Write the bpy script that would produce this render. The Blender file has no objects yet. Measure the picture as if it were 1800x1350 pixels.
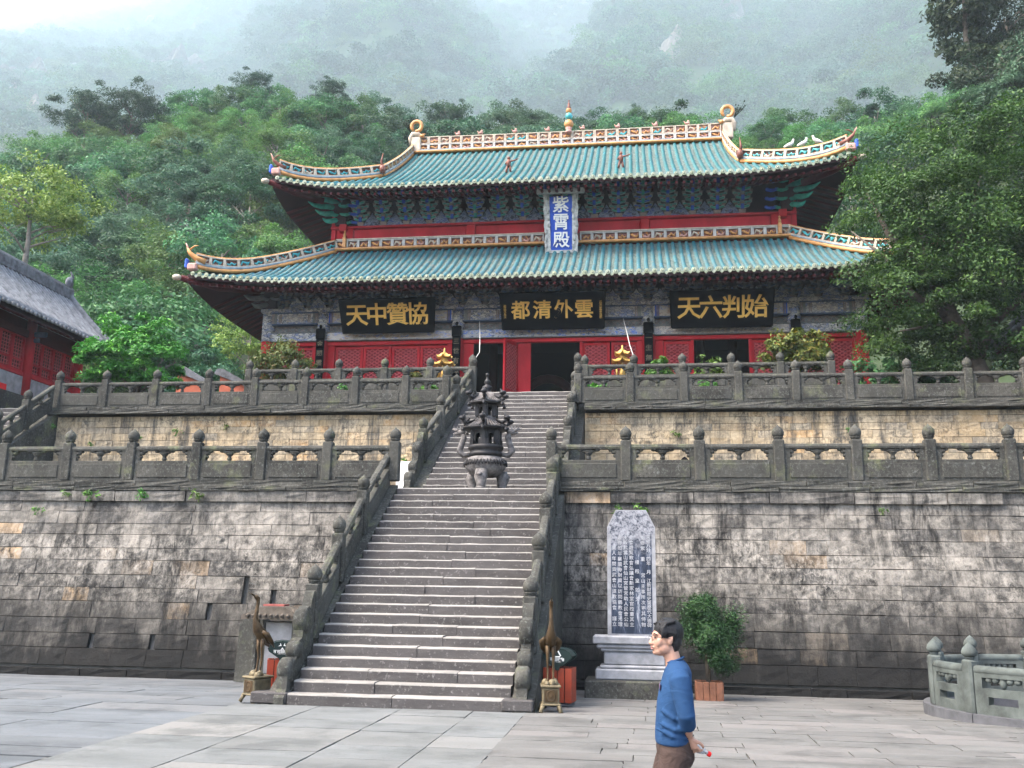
import bpy, bmesh, math, random
import numpy as np
from mathutils import Vector, Matrix, Euler, noise as mnoise

# ------------------------------------------------------------------ camera, sky, sun, exposure
SC = bpy.context.scene
COL = SC.collection
R = math.radians
F_PX, PSI, TH, RO = 1650.0, R(7.5), R(12.25), R(0.9)
_f = Vector((-math.sin(PSI) * math.cos(TH), math.cos(PSI) * math.cos(TH), math.sin(TH)))
_r = Vector((math.cos(PSI), math.sin(PSI), 0))
_u = _r.cross(_f)
_r2 = math.cos(RO) * _r + math.sin(RO) * _u
_u2 = -math.sin(RO) * _r + math.cos(RO) * _u
CAM_LOC = Vector((0, 0, 1.9))
cd = bpy.data.cameras.new('camera')
cd.sensor_width = 36.0
cd.lens = 36.0 * F_PX / 1800.0
cd.clip_start, cd.clip_end = 0.1, 20000
cam = bpy.data.objects.new('camera', cd)
cam.matrix_world = Matrix(((_r2.x, _u2.x, -_f.x, CAM_LOC.x), (_r2.y, _u2.y, -_f.y, CAM_LOC.y),
                           (_r2.z, _u2.z, -_f.z, CAM_LOC.z), (0, 0, 0, 1)))
COL.objects.link(cam)
SC.camera = cam

SUN_EL, SUN_AZ = R(56), R(-118)          # azimuth from +Y towards +X: a veiled sun high on the left, a little behind
world = bpy.data.worlds.new("World")
SC.world = world
world.use_nodes = True
wn = world.node_tree
bg = wn.nodes['Background']
sky = wn.nodes.new('ShaderNodeTexSky')
sky.sky_type = 'NISHITA'
sky.sun_disc = False
sky.sun_elevation = SUN_EL
sky.sun_rotation = SUN_AZ
sky.air_density, sky.dust_density, sky.ozone_density = 1.0, 4.2, 1.0
wn.links.new(sky.outputs[0], bg.inputs['Color'])
bg.inputs['Strength'].default_value = 0.15
sl = bpy.data.lights.new('sun', 'SUN')
sl.energy, sl.angle, sl.color = 1.5, R(25), (1.0, 0.94, 0.85)
sun = bpy.data.objects.new('sun', sl)
sd = Vector((math.sin(SUN_AZ) * math.cos(SUN_EL), math.cos(SUN_AZ) * math.cos(SUN_EL), math.sin(SUN_EL)))
sun.rotation_euler = sd.to_track_quat('Z', 'Y').to_euler()
sun.location = (0, 0, 60)
COL.objects.link(sun)
SC.view_settings.view_transform = 'Standard'
SC.view_settings.look = 'None'
SC.view_settings.gamma = 1.0
SC.view_settings.use_curve_mapping = False
SC.view_settings.exposure = 2.5
SC.render.engine = 'CYCLES'
cy = SC.cycles
cy.max_bounces, cy.diffuse_bounces, cy.glossy_bounces, cy.transmission_bounces = 12, 4, 2, 4
cy.transparent_max_bounces, cy.volume_bounces = 6, 8
cy.use_denoising = True
cy.use_adaptive_sampling = True
cy.adaptive_threshold = 0.02
cy.caustics_reflective = cy.caustics_refractive = False
random.seed(7)
# ------------------------------------------------------------------ helpers
PX = {}                                                    # world location of the Empties used as parents


def wloc(o):
    return PX.get(o.name, Vector((0, 0, 0))) if o else Vector((0, 0, 0))


def tag(o, label=None, cat=None, group=None, kind=None):
    if label: o['label'] = label
    if cat: o['category'] = cat
    if group: o['group'] = group
    if kind: o['kind'] = kind
    return o


def thing(name, label, cat, loc=(0, 0, 0), group=None, rz=0.0):
    o = bpy.data.objects.new(name, None)
    COL.objects.link(o)
    o.location = loc
    o.rotation_euler = (0, 0, rz)
    o.empty_display_size = 0.2
    PX[o.name] = Vector(loc)
    return tag(o, label, cat, group)


def link(name, me, parent=None, loc=None, rot=None, scale=None, world=False):
    """me placed; with world=True loc is a world point, and the parent is an unrotated Empty."""
    o = bpy.data.objects.new(name, me)
    COL.objects.link(o)
    l = Vector(loc) if loc is not None else Vector((0, 0, 0))
    PX[o.name] = l.copy() if world else wloc(parent) + l
    if parent:
        o.parent = parent
        if world: l = l - wloc(parent)
    o.location = l
    if rot is not None: o.rotation_euler = rot
    if scale is not None: o.scale = scale
    return o


def copy_tree(o, parent=None):
    c = o.copy()
    COL.objects.link(c)
    if parent: c.parent = parent
    PX[c.name] = Vector(c.location)
    for ch in list(o.children):
        copy_tree(ch, c)
    return c


class MB:
    def __init__(s):
        s.v, s.f, s.m, s.s = [], [], [], []

    def add(s, vs, fs, mi=0, smooth=False, M=None):
        b = len(s.v)
        if M is not None: vs = [M @ Vector(v) for v in vs]
        s.v += [tuple(v) for v in vs]
        s.f += [tuple(i + b for i in f) for f in fs]
        s.m += [mi] * len(fs)
        s.s += [smooth] * len(fs)
        return s

    def box(s, c, d, mi=0, ch=0.0, M=None, taper=1.0):
        x, y, z = c
        a, b, h = d[0] / 2, d[1] / 2, d[2] / 2
        if ch <= 0:
            t = taper
            vs = [(x - a, y - b, z - h), (x + a, y - b, z - h), (x + a, y + b, z - h), (x - a, y + b, z - h),
                  (x - a * t, y - b * t, z + h), (x + a * t, y - b * t, z + h), (x + a * t, y + b * t, z + h), (x - a * t, y + b * t, z + h)]
            fs = [(0, 3, 2, 1), (4, 5, 6, 7), (0, 1, 5, 4), (1, 2, 6, 5), (2, 3, 7, 6), (3, 0, 4, 7)]
            return s.add(vs, fs, mi, False, M)
        ch = min(ch, a * .9, b * .9, h * .9)
        vs, idx = [], {}
        for sx in (-1, 1):
            for sy in (-1, 1):
                for sz in (-1, 1):
                    for ax in range(3):
                        p = [x + sx * (a - ch), y + sy * (b - ch), z + sz * (h - ch)]
                        p[ax] = (x, y, z)[ax] + (sx, sy, sz)[ax] * (a, b, h)[ax]
                        idx[(sx, sy, sz, ax)] = len(vs)
                        vs.append(tuple(p))
        fs = []
        def q(*k): return tuple(idx[i] for i in k)
        for sg in (-1, 1):
            fs.append(q((sg, -1, -1, 0), (sg, 1, -1, 0), (sg, 1, 1, 0), (sg, -1, 1, 0)))
            fs.append(q((-1, sg, -1, 1), (1, sg, -1, 1), (1, sg, 1, 1), (-1, sg, 1, 1)))
            fs.append(q((-1, -1, sg, 2), (1, -1, sg, 2), (1, 1, sg, 2), (-1, 1, sg, 2)))
        for s1 in (-1, 1):
            for s2 in (-1, 1):
                fs.append(q((s1, s2, -1, 0), (s1, s2, 1, 0), (s1, s2, 1, 1), (s1, s2, -1, 1)))
                fs.append(q((s1, -1, s2, 0), (s1, 1, s2, 0), (s1, 1, s2, 2), (s1, -1, s2, 2)))
                fs.append(q((-1, s1, s2, 1), (1, s1, s2, 1), (1, s1, s2, 2), (-1, s1, s2, 2)))
                for s3 in (-1, 1):
                    fs.append(q((s1, s2, s3, 0), (s1, s2, s3, 1), (s1, s2, s3, 2)))
        return s.add(vs, fs, mi, False, M)

    def prism(s, prof, y0, y1, mi=0, M=None, smooth=False, axis='y'):
        """prof: (x, z) outline extruded along y (or (y, z) along x with axis='x')."""
        n = len(prof)
        if axis == 'y':
            vs = [(p[0], y0, p[1]) for p in prof] + [(p[0], y1, p[1]) for p in prof]
        elif axis == 'x':
            vs = [(y0, p[0], p[1]) for p in prof] + [(y1, p[0], p[1]) for p in prof]
        else:
            vs = [(p[0], p[1], y0) for p in prof] + [(p[0], p[1], y1) for p in prof]
        s.add(vs, [tuple(range(n)), tuple(range(2 * n - 1, n - 1, -1))], mi, False, M)
        b = len(s.v) - 2 * n
        for i in range(n):
            j = (i + 1) % n
            s.f.append((b + i, b + n + i, b + n + j, b + j)); s.m.append(mi); s.s.append(smooth)
        return s

    def tube(s, pts, rad, n=8, mi=0, caps=True, smooth=True, M=None, flat=1.0, up=(0, 0, 1)):
        pts = [Vector(p) for p in pts]
        if not hasattr(rad, '__len__'): rad = [rad] * len(pts)
        vs, fs = [], []
        px = None
        for i, p in enumerate(pts):
            t = (pts[min(i + 1, len(pts) - 1)] - pts[max(i - 1, 0)])
            if t.length < 1e-9: t = Vector((0, 0, 1))
            t.normalize()
            if px is None:
                a = Vector(up) if abs(t.dot(Vector(up))) < .95 else Vector((1, 0, 0))
                px = t.cross(a).normalized()
            else:
                px = (px - t * px.dot(t)).normalized()
            py = t.cross(px)
            for k in range(n):
                w = 2 * math.pi * k / n
                vs.append(p + (px * math.cos(w) + py * math.sin(w) * flat) * rad[i])
        for i in range(len(pts) - 1):
            for k in range(n):
                k2 = (k + 1) % n
                fs.append((i * n + k, i * n + k2, (i + 1) * n + k2, (i + 1) * n + k))
        s.add(vs, fs, mi, smooth, M)
        if caps:
            b = len(s.v) - len(vs)
            s.f.append(tuple(b + k for k in range(n))[::-1]); s.m.append(mi); s.s.append(False)
            e = b + (len(pts) - 1) * n
            s.f.append(tuple(e + k for k in range(n))); s.m.append(mi); s.s.append(False)
        return s

    def lathe(s, prof, n=12, mi=0, c=(0, 0, 0), smooth=True, M=None, a0=0.0, sq=1.0):
        """prof: (radius, z) from bottom to top."""
        vs, fs = [], []
        for (r, z) in prof:
            for k in range(n):
                w = 2 * math.pi * k / n + a0
                vs.append((c[0] + r * math.cos(w), c[1] + r * math.sin(w) * sq, c[2] + z))
        for i in range(len(prof) - 1):
            for k in range(n):
                k2 = (k + 1) % n
                fs.append((i * n + k, i * n + k2, (i + 1) * n + k2, (i + 1) * n + k))
        s.add(vs, fs, mi, smooth, M)
        b = len(s.v) - len(vs)
        if prof[0][0] > 1e-4:
            s.f.append(tuple(b + k for k in range(n))[::-1]); s.m.append(mi); s.s.append(False)
        if prof[-1][0] > 1e-4:
            e = b + (len(prof) - 1) * n
            s.f.append(tuple(e + k for k in range(n))); s.m.append(mi); s.s.append(False)
        return s

    def ball(s, c, r, mi=0, nu=8, nv=6, M=None):
        rx, ry, rz = r if hasattr(r, '__len__') else (r, r, r)
        vs = [(c[0], c[1], c[2] - rz)]
        for i in range(1, nv):
            p = -math.pi / 2 + math.pi * i / nv
            for k in range(nu):
                w = 2 * math.pi * k / nu
                vs.append((c[0] + rx * math.cos(p) * math.cos(w), c[1] + ry * math.cos(p) * math.sin(w), c[2] + rz * math.sin(p)))
        vs.append((c[0], c[1], c[2] + rz))
        fs = [(0, 1 + (k + 1) % nu, 1 + k) for k in range(nu)]
        for i in range(nv - 2):
            for k in range(nu):
                a, b = 1 + i * nu + k, 1 + i * nu + (k + 1) % nu
                fs.append((a, b, b + nu, a + nu))
        t = len(vs) - 1
        o = 1 + (nv - 2) * nu
        fs += [(o + k, o + (k + 1) % nu, t) for k in range(nu)]
        return s.add(vs, fs, mi, True, M)

    def grid(s, fn, nu, nv, mi=0, smooth=True, flip=False):
        vs = [fn(i / nu, j / nv) for j in range(nv + 1) for i in range(nu + 1)]
        fs = []
        for j in range(nv):
            for i in range(nu):
                a = j * (nu + 1) + i
                q = (a, a + 1, a + nu + 2, a + nu + 1)
                fs.append(q[::-1] if flip else q)
        return s.add(vs, fs, mi, smooth)

    def mesh(s, name, mats):
        me = bpy.data.meshes.new(name)
        me.from_pydata([tuple(v) for v in s.v], [], s.f)
        for m in (mats if isinstance(mats, (list, tuple)) else [mats]):
            me.materials.append(m)
        me.polygons.foreach_set('material_index', s.m)
        me.polygons.foreach_set('use_smooth', s.s)
        me.update()
        bm = bmesh.new(); bm.from_mesh(me)
        bmesh.ops.recalc_face_normals(bm, faces=bm.faces)
        bm.to_mesh(me); bm.free()
        return me

    def obj(s, name, mats, parent=None, origin=None):
        """world-space mesh; the object's origin is put at origin (default: its parent's)"""
        o0 = Vector(origin) if origin is not None else wloc(parent)
        s.v = [tuple(Vector(v) - o0) for v in s.v]
        return link(name, s.mesh(name, mats), parent, o0, world=True)


def rotz(a): return Matrix.Rotation(a, 4, 'Z')
def rotx(a): return Matrix.Rotation(a, 4, 'X')
def roty(a): return Matrix.Rotation(a, 4, 'Y')
def tr(x, y, z): return Matrix.Translation((x, y, z))


def text(name, body, size, m, parent, loc, rot=(R(90), 0, 0), extrude=0.01, offset=0.0, sx=1.0, world=True, spacing=1.0):
    c = bpy.data.curves.new(name, 'FONT')
    c.body = body
    c.size = size
    c.align_x, c.align_y = 'CENTER', 'CENTER'
    c.extrude = extrude
    c.offset = offset
    c.space_line = spacing
    c.resolution_u = 2
    c.materials.append(m)
    o = link(name, c, parent, loc, rot, None, world)
    o.scale = (sx, 1, 1)
    return o


# ------------------------------------------------------------------ material helpers
class T:
    def __init__(s, name, rough=0.85, metal=0.0, spec=0.3):
        s.mat = bpy.data.materials.new(name)
        s.mat.use_nodes = True
        s.nt = s.mat.node_tree
        s.b = s.nt.nodes['Principled BSDF']
        s.b.inputs['Roughness'].default_value = rough
        s.b.inputs['Metallic'].default_value = metal
        s.b.inputs['Specular IOR Level'].default_value = spec

    def n(s, t): return s.nt.nodes.new('ShaderNode' + t)
    def l(s, a, b): s.nt.links.new(a, b)

    def put(s, sock, v):
        if isinstance(v, bpy.types.NodeSocket): s.l(v, sock)
        elif isinstance(v, (tuple, list)) and len(v) == 3 and sock.type == 'RGBA': sock.default_value = (*v, 1)
        else: sock.default_value = v

    def pos(s): return s.n('NewGeometry').outputs['Position']
    def obj(s): return s.n('TexCoord').outputs['Object']
    def gen(s): return s.n('TexCoord').outputs['Generated']
    def rand(s): return s.n('ObjectInfo').outputs['Random']

    def scale(s, v, sc, loc=(0, 0, 0)):
        m = s.n('Mapping')
        s.l(v, m.inputs['Vector'])
        m.inputs['Scale'].default_value = sc
        m.inputs['Location'].default_value = loc
        return m.outputs[0]

    def noise(s, v, sc, det=4, ro=.55, di=0.0):
        m = s.n('TexNoise')
        s.l(v, m.inputs['Vector'])
        m.inputs['Scale'].default_value = sc
        m.inputs['Detail'].default_value = det
        m.inputs['Roughness'].default_value = ro
        m.inputs['Distortion'].default_value = di
        return m.outputs[0]

    def voro(s, v, sc, feat='F1', out='Distance', rnd=1.0):
        m = s.n('TexVoronoi')
        m.feature = feat
        s.l(v, m.inputs['Vector'])
        m.inputs['Scale'].default_value = sc
        m.inputs['Randomness'].default_value = rnd
        return m.outputs[out]

    def wave(s, v, sc, di=2.0, det=2, dsc=1.0, band='BANDS', dr='X'):
        m = s.n('TexWave')
        m.wave_type = band
        if band == 'BANDS': m.bands_direction = dr
        s.l(v, m.inputs['Vector'])
        m.inputs['Scale'].default_value = sc
        m.inputs['Distortion'].default_value = di
        m.inputs['Detail'].default_value = det
        m.inputs['Detail Scale'].default_value = dsc
        return m.outputs['Fac']

    def ramp(s, f, stops, interp='LINEAR'):
        m = s.n('ValToRGB')
        m.color_ramp.interpolation = interp
        e = m.color_ramp.elements
        while len(e) < len(stops): e.new(0.5)
        for i, (p, c) in enumerate(stops):
            e[i].position = p
            e[i].color = (*c, 1) if hasattr(c, '__len__') else (c, c, c, 1)
        s.put(m.inputs[0], f)
        return m.outputs[0]

    def mix(s, f, a, b, mode='MIX'):
        m = s.n('Mix')
        m.data_type = 'RGBA'
        m.blend_type = mode
        s.put(m.inputs[0], f)
        s.put(m.inputs[6], a)
        s.put(m.inputs[7], b)
        return m.outputs[2]

    def math(s, op, a, b=0.0, c=0.0):
        m = s.n('Math')
        m.operation = op
        s.put(m.inputs[0], a); s.put(m.inputs[1], b); s.put(m.inputs[2], c)
        return m.outputs[0]

    def sep(s, v):
        m = s.n('SeparateXYZ'); s.l(v, m.inputs[0]); return m.outputs

    def attr(s, name):
        m = s.n('Attribute'); m.attribute_name = name; return m.outputs['Fac']

    def col(s, c): s.put(s.b.inputs['Base Color'], c)
    def rough(s, c): s.put(s.b.inputs['Roughness'], c)

    def bump(s, h, st=.5, d=.02):
        m = s.n('Bump')
        m.inputs['Strength'].default_value = st
        m.inputs['Distance'].default_value = d
        s.l(h, m.inputs['Height'])
        s.l(m.outputs[0], s.b.inputs['Normal'])


def plain(name, c, rough=.8, metal=0, var=.25, sc=3.0, bump=0.0, spec=.3):
    t = T(name, rough, metal, spec)
    p = t.pos()
    nz = t.noise(p, sc, 5, .6)
    k0, k1 = 1 - var, 1 + var
    t.col(t.ramp(nz, [(.3, tuple(min(1, x * k0) for x in c)), (.7, tuple(min(1, x * k1) for x in c))]))
    if bump: t.bump(t.noise(p, sc * 8, 4, .6), bump, .01)
    return t.mat


MT = {}


def wall_stone(name, cols, pale, dark, ochre, ochre_at, damp):
    t = T(name, .93, 0, .15)
    p = t.pos()
    z = t.sep(p)[2]
    rnd = t.rand()
    c = t.ramp(rnd, [(0, cols[0]), (.35, cols[1]), (.7, cols[2]), (1, cols[3])])
    # warm stones, in groups
    warm = t.ramp(t.noise(t.scale(p, (1, 1, 1), (2, 0, 5)), .5, 2, .5), [(.46, 0), (.6, 1)])
    c = t.mix(t.math('MULTIPLY', t.math('GREATER_THAN', t.math('FRACT', t.math('MULTIPLY', rnd, 7.31)), ochre_at), t.math('MULTIPLY_ADD', warm, .6, .12)), c, ochre)
    big = t.noise(t.scale(p, (1, 1, 1.6), (3.1, 0, 7)), .6, 8, .74)
    c = t.mix(t.math('MULTIPLY', t.ramp(big, [(.47, 0), (.6, 1)]), .72), c, pale)
    # flaking lichen: fine pale and dark mottling that comes in patches
    fine = t.noise(t.scale(p, (9, 9, 6)), 1.35, 6, .72, .8)
    fine2 = t.noise(t.scale(p, (3.2, 3.2, 2.6), (4, 1, 2)), 1.3, 6, .7, .4)
    patch = t.ramp(t.noise(t.scale(p, (.8, .8, 1.2), (0, 0, 3)), .9, 7, .75), [(.40, 0), (.58, 1)])
    if damp:
        zone = t.ramp(t.math('MULTIPLY', z, .25), [(.28, 0), (.42, 1), (.7, 1), (.84, .15)])
        patch = t.math('MULTIPLY', t.math('MULTIPLY_ADD', patch, .8, .2), t.math('MULTIPLY_ADD', zone, .9, .1))
    pl = tuple(min(1, x * 1.3) for x in pale)
    c = t.mix(t.math('MULTIPLY', t.ramp(fine2, [(.50, 0), (.60, 1)]), t.math('MULTIPLY_ADD', patch, .55, .08)), c, pl)
    c = t.mix(t.math('MULTIPLY', t.ramp(fine2, [(.36, 1), (.46, 0)]), t.math('MULTIPLY_ADD', patch, .5, .38)), c, dark)
    c = t.mix(t.math('MULTIPLY', t.ramp(fine, [(.52, 0), (.60, 1)]), t.math('MULTIPLY_ADD', patch, .5, .04)), c, pl)
    c = t.mix(t.math('MULTIPLY', t.ramp(fine, [(.40, 1), (.47, 0)]), t.math('MULTIPLY_ADD', patch, .5, .12)), c, dark)
    # water streaks running down
    st = t.noise(t.scale(p, (2.6, 2.6, .26)), 1.2, 9, .78, .3)
    sm = t.noise(t.scale(p, (1, 1, 1), (9, 4, 2)), .4, 3, .55)
    c = t.mix(t.math('MULTIPLY', t.ramp(st, [(.47, 0), (.62, 1)]), t.ramp(sm, [(.38, .35), (.54, .95)])), c, dark)
    st2 = t.noise(t.scale(p, (4.4, 4.4, .45), (7, 3, 1)), 1.0, 8, .75, .3)
    c = t.mix(t.math('MULTIPLY', t.ramp(st2, [(.56, 0), (.68, .75)]), t.ramp(sm, [(.45, 1), (.62, .2)])), c, pale)
    if damp:
        dm = t.math('ADD', z, t.math('MULTIPLY', t.math('SUBTRACT', t.noise(t.scale(p, (1.7, 1.7, .5), (2, 2, 2)), 1.0, 9, .78), .5), 4.2))
        c = t.mix(t.math('MULTIPLY', t.ramp(t.math('MULTIPLY_ADD', dm, .3, .2), [(.33, 1), (.92, 0)]), damp), c, tuple(x * .9 for x in dark))
    t.col(c)
    h = t.math('ADD', t.math('MULTIPLY', fine, .6), t.noise(p, 3.5, 5, .6))
    t.bump(h, .6, .035)
    return t.mat


def make_mats():
    MT['wall_low'] = wall_stone('weathered_grey_wall_stone', [(.045, .042, .039), (.085, .079, .07), (.15, .136, .116), (.065, .062, .058)],
                                (.265, .24, .206), (.012, .0117, .0112), (.40, .27, .15), .95, .97)
    MT['wall_up'] = wall_stone('ochre_wall_stone', [(.24, .19, .125), (.34, .25, .14), (.28, .23, .155), (.20, .175, .135)],
                               (.42, .335, .22), (.065, .06, .052), (.44, .265, .115), .78, 0)
    # grey green balustrade stone
    t = T('mossy_balustrade_stone', .95, 0, .15)
    p = t.pos()
    c = t.ramp(t.noise(p, 1.1, 5, .65), [(.3, (.018, .0178, .0155)), (.5, (.043, .041, .035)), (.72, (.095, .089, .076))])
    f = t.noise(t.scale(p, (1, 1, .8)), 17, 6, .75, .5)
    c = t.mix(t.ramp(f, [(.54, 0), (.66, .75)]), c, (.16, .165, .148))
    c = t.mix(t.ramp(f, [(.37, .85), (.46, 0)]), c, (.016, .0165, .015))
    c = t.mix(t.ramp(t.noise(t.scale(p, (1, 1, 1), (4, 9, 1)), 1.5, 5, .7), [(.56, 0), (.7, .55)]), c, (.15, .165, .075))
    c = t.mix(t.ramp(t.noise(t.scale(p, (3, 3, .5), (1, 2, 3)), 1.4, 4, .6), [(.56, 0), (.72, .7)]), c, (.05, .05, .047))
    c = t.mix(t.math('MULTIPLY', t.rand(), .5), c, (.066, .064, .055))
    t.col(c)
    t.bump(t.math('ADD', f, t.noise(p, 4, 4, .6)), .55, .03)
    MT['bal'] = t.mat
    # steps: one stone, tops paler for wear and painted light, risers painted shade-dark
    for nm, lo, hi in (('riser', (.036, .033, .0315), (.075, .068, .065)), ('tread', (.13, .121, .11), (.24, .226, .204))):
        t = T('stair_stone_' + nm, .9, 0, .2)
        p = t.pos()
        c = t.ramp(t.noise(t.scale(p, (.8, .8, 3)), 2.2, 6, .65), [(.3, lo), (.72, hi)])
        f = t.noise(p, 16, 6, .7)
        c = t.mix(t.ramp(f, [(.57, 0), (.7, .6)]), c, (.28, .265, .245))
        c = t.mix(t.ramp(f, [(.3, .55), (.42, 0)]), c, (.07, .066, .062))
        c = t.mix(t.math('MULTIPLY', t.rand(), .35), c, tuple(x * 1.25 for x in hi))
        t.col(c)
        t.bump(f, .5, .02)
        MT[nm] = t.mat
    # paving
    for nm, lo, hi, warm in (('slab', (.085, .088, .085), (.128, .13, .127), (.16, .152, .14)), ('paving', (.072, .078, .083), (.108, .114, .12), (.114, .112, .11)),
                             ('paving_warm', (.08, .077, .072), (.12, .1155, .108), (.134, .122, .114))):
        t = T('stone_' + nm, .8, 0, .25)
        p = t.pos()
        r = t.rand()
        c = t.ramp(t.noise(t.scale(p, (.5, 1.6, 1)), 1.3, 5, .6), [(.3, lo), (.7, hi)])
        c = t.mix(t.ramp(r, [(0, .35), (.4, 0), (.75, 0), (.9, .55), (1, .75)]), c, warm)
        c = t.mix(t.ramp(r, [(.1, .3), (.25, 0)]), c, tuple(x * .72 for x in lo))
        f = t.noise(t.scale(p, (1, 2.5, 1)), 9, 6, .7)
        c = t.mix(t.ramp(f, [(.56, 0), (.72, .35)]), c, tuple(min(1, x * 1.2) for x in hi))
        c = t.mix(t.ramp(t.noise(p, .8, 6, .7), [(.38, .6), (.5, 0)]), c, tuple(x * .62 for x in lo))
        c = t.mix(t.ramp(t.noise(p, 26, 5, .75), [(.36, .35), (.44, 0)]), c, tuple(x * .5 for x in lo))
        c = t.mix(t.ramp(t.noise(t.scale(p, (1, 1, 1), (3, 8, 1)), 2.3, 6, .75), [(.6, 0), (.72, .35)]), c, tuple(x * .7 for x in warm))
        t.col(c)
        t.bump(f, .25, .01)
        MT[nm] = t.mat
    MT['kerb'] = plain('dark_kerb_stone', (.07, .07, .075), .85, 0, .3, 4, .3)
    MT['joint'] = plain('joint_dirt', (.085, .081, .073), .95, 0, .4, 3)
    # red lacquer, weathered
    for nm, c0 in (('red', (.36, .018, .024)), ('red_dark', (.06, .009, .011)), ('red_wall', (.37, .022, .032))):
        t = T('red_lacquer_' + nm, .7, 0, .1)
        p = t.pos()
        c = t.ramp(t.noise(t.scale(p, (1, 1, .5)), 1.6, 6, .65), [(.3, tuple(x * .72 for x in c0)), (.7, tuple(x * 1.2 for x in c0))])
        c = t.mix(t.ramp(t.noise(p, 9, 5, .7), [(.6, 0), (.75, .35)]), c, (.32, .12, .11))
        t.col(c)
        t.bump(t.noise(t.scale(p, (8, 8, 1)), 4, 3, .5), .15, .01)
        MT[nm] = t.mat
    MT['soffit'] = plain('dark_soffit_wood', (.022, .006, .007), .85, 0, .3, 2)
    # painted beams: faded scrollwork in grey, brown, blue and white
    def painted(name, ground, cols, sc, edge):
        t = T(name, .85, 0, .2)
        p = t.scale(t.pos(), (1.9, .3, 3.6))
        w = t.noise(p, sc * .6, 3, .6, 1.5)
        v = t.n('VectorMath'); v.operation = 'ADD'
        t.l(p, v.inputs[0])
        m = t.n('Mix'); m.data_type = 'RGBA'
        cmb = t.n('CombineXYZ'); t.l(w, cmb.inputs[0]); t.l(t.noise(p, sc * .7, 2, .5), cmb.inputs[2])
        t.l(cmb.outputs[0], v.inputs[1])
        cell = t.voro(v.outputs[0], sc, 'F1', 'Color')
        e = t.voro(v.outputs[0], sc, 'DISTANCE_TO_EDGE', 'Distance')
        c = t.ramp(t.sep(cell)[0], [(0, cols[0]), (.28, cols[1]), (.52, cols[2]), (.8, cols[3])], 'CONSTANT')
        ring = t.wave(v.outputs[0], sc * 1.2, 6, 2, 1.0)
        c = t.mix(t.ramp(ring, [(.62, 0), (.75, .8)]), c, ground)
        c = t.mix(t.ramp(e, [(.05, .85), (.1, 0)]), c, edge)
        c = t.mix(t.ramp(t.noise(t.pos(), 6, 5, .7), [(.5, 0), (.72, .45)]), c, ground)
        t.col(c)
        t.bump(e, .35, .01)
        return t.mat
    MT['beam_grey'] = painted('painted_beam_grey', (.54, .515, .485), [(.08, .14, .36), (.50, .48, .45), (.22, .24, .30), (.42, .40, .38)], 3.4, (.07, .075, .09))
    MT['beam_blue'] = painted('painted_beam_blue', (.24, .27, .36), [(.07, .17, .60), (.38, .37, .36), (.05, .07, .13), (.33, .26, .2)], 3.8, (.5, .49, .46))
    MT['beam_brown'] = painted('painted_beam_brown', (.50, .43, .37), [(.36, .25, .18), (.5, .47, .44), (.13, .22, .55), (.3, .27, .25)], 3.2, (.55, .52, .48))
    MT['beam_pale'] = painted('painted_beam_pale', (.54, .49, .44), [(.45, .38, .32), (.2, .21, .27), (.5, .46, .41), (.36, .27, .2)], 3.6, (.17, .17, .19))
    MT['panel_blue'] = painted('bracket_panel_paint', (.05, .06, .09), [(.07, .11, .32), (.02, .025, .05), (.14, .17, .27), (.03, .07, .11)], 3.0, (.26, .29, .36))
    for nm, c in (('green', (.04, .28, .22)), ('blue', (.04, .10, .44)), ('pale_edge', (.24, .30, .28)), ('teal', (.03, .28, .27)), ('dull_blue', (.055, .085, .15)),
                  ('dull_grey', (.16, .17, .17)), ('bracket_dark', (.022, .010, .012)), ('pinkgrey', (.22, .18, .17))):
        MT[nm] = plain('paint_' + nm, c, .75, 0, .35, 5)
    # glazed tiles
    for nm, a, b, g in (('tile_up', (.003, .075, .09), (.008, .145, .15), (.03, .06, .052)), ('tile_low', (.003, .07, .10), (.010, .13, .15), (.095, .10, .09))):
        t = T('glazed_' + nm, .55, 0, .2)
        p = t.pos()
        c = t.ramp(t.noise(p, 1.6, 5, .7), [(.3, a), (.7, b)])
        c = t.mix(t.ramp(t.noise(t.scale(p, (1, 1, 1), (5, 2, 8)), 2.8, 5, .7), [(.56, 0), (.66, .65)]), c, (.02, .11, .24))
        w = t.noise(t.scale(p, (2.2, 1.1, 1.1)), 1.9, 6, .75)
        c = t.mix(t.ramp(w, [(.50, 0), (.64, .45 if nm == 'tile_up' else .8)]), c, g)
        c = t.mix(t.ramp(t.noise(p, 7, 5, .7), [(.58, 0), (.7, .4)]), c, (.11, .24, .22))
        c = t.mix(t.ramp(t.noise(t.scale(p, (3.14, 2.75, .4)), 1.0, 0, .5), [(.38, .55), (.5, 0), (.62, .35)]), c, (.03, .09, .09))
        c = t.mix(t.ramp(t.noise(p, 5, 4, .7), [(.3, .6), (.4, 0)]), c, (.05, .07, .06))
        c = t.mix(t.math('MULTIPLY', t.rand(), .16), c, g)
        t.col(c)
        t.bump(w, .3, .02)
        MT[nm] = t.mat
    t = T('roof_bed', .85, 0, .2)
    p = t.pos()
    c = t.ramp(t.noise(t.scale(p, (3, 1, 1)), 3.2, 6, .75), [(.32, (.025, .035, .03)), (.5, (.07, .10, .09)), (.7, (.16, .165, .15))])
    t.col(c); MT['bed'] = t.mat
    t = T('eave_cap_glaze', .55, 0, .4)
    p = t.pos()
    c = t.ramp(t.noise(p, 6, 5, .75), [(.3, (.06, .08, .045)), (.5, (.17, .20, .125)), (.72, (.30, .32, .21))])
    c = t.mix(t.math('MULTIPLY', t.rand(), .45), c, (.34, .36, .30))
    t.col(c); MT['cap'] = t.mat
    MT['orange'] = plain('orange_glaze', (.46, .21, .06), .5, 0, .35, 4, 0, .45)
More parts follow.
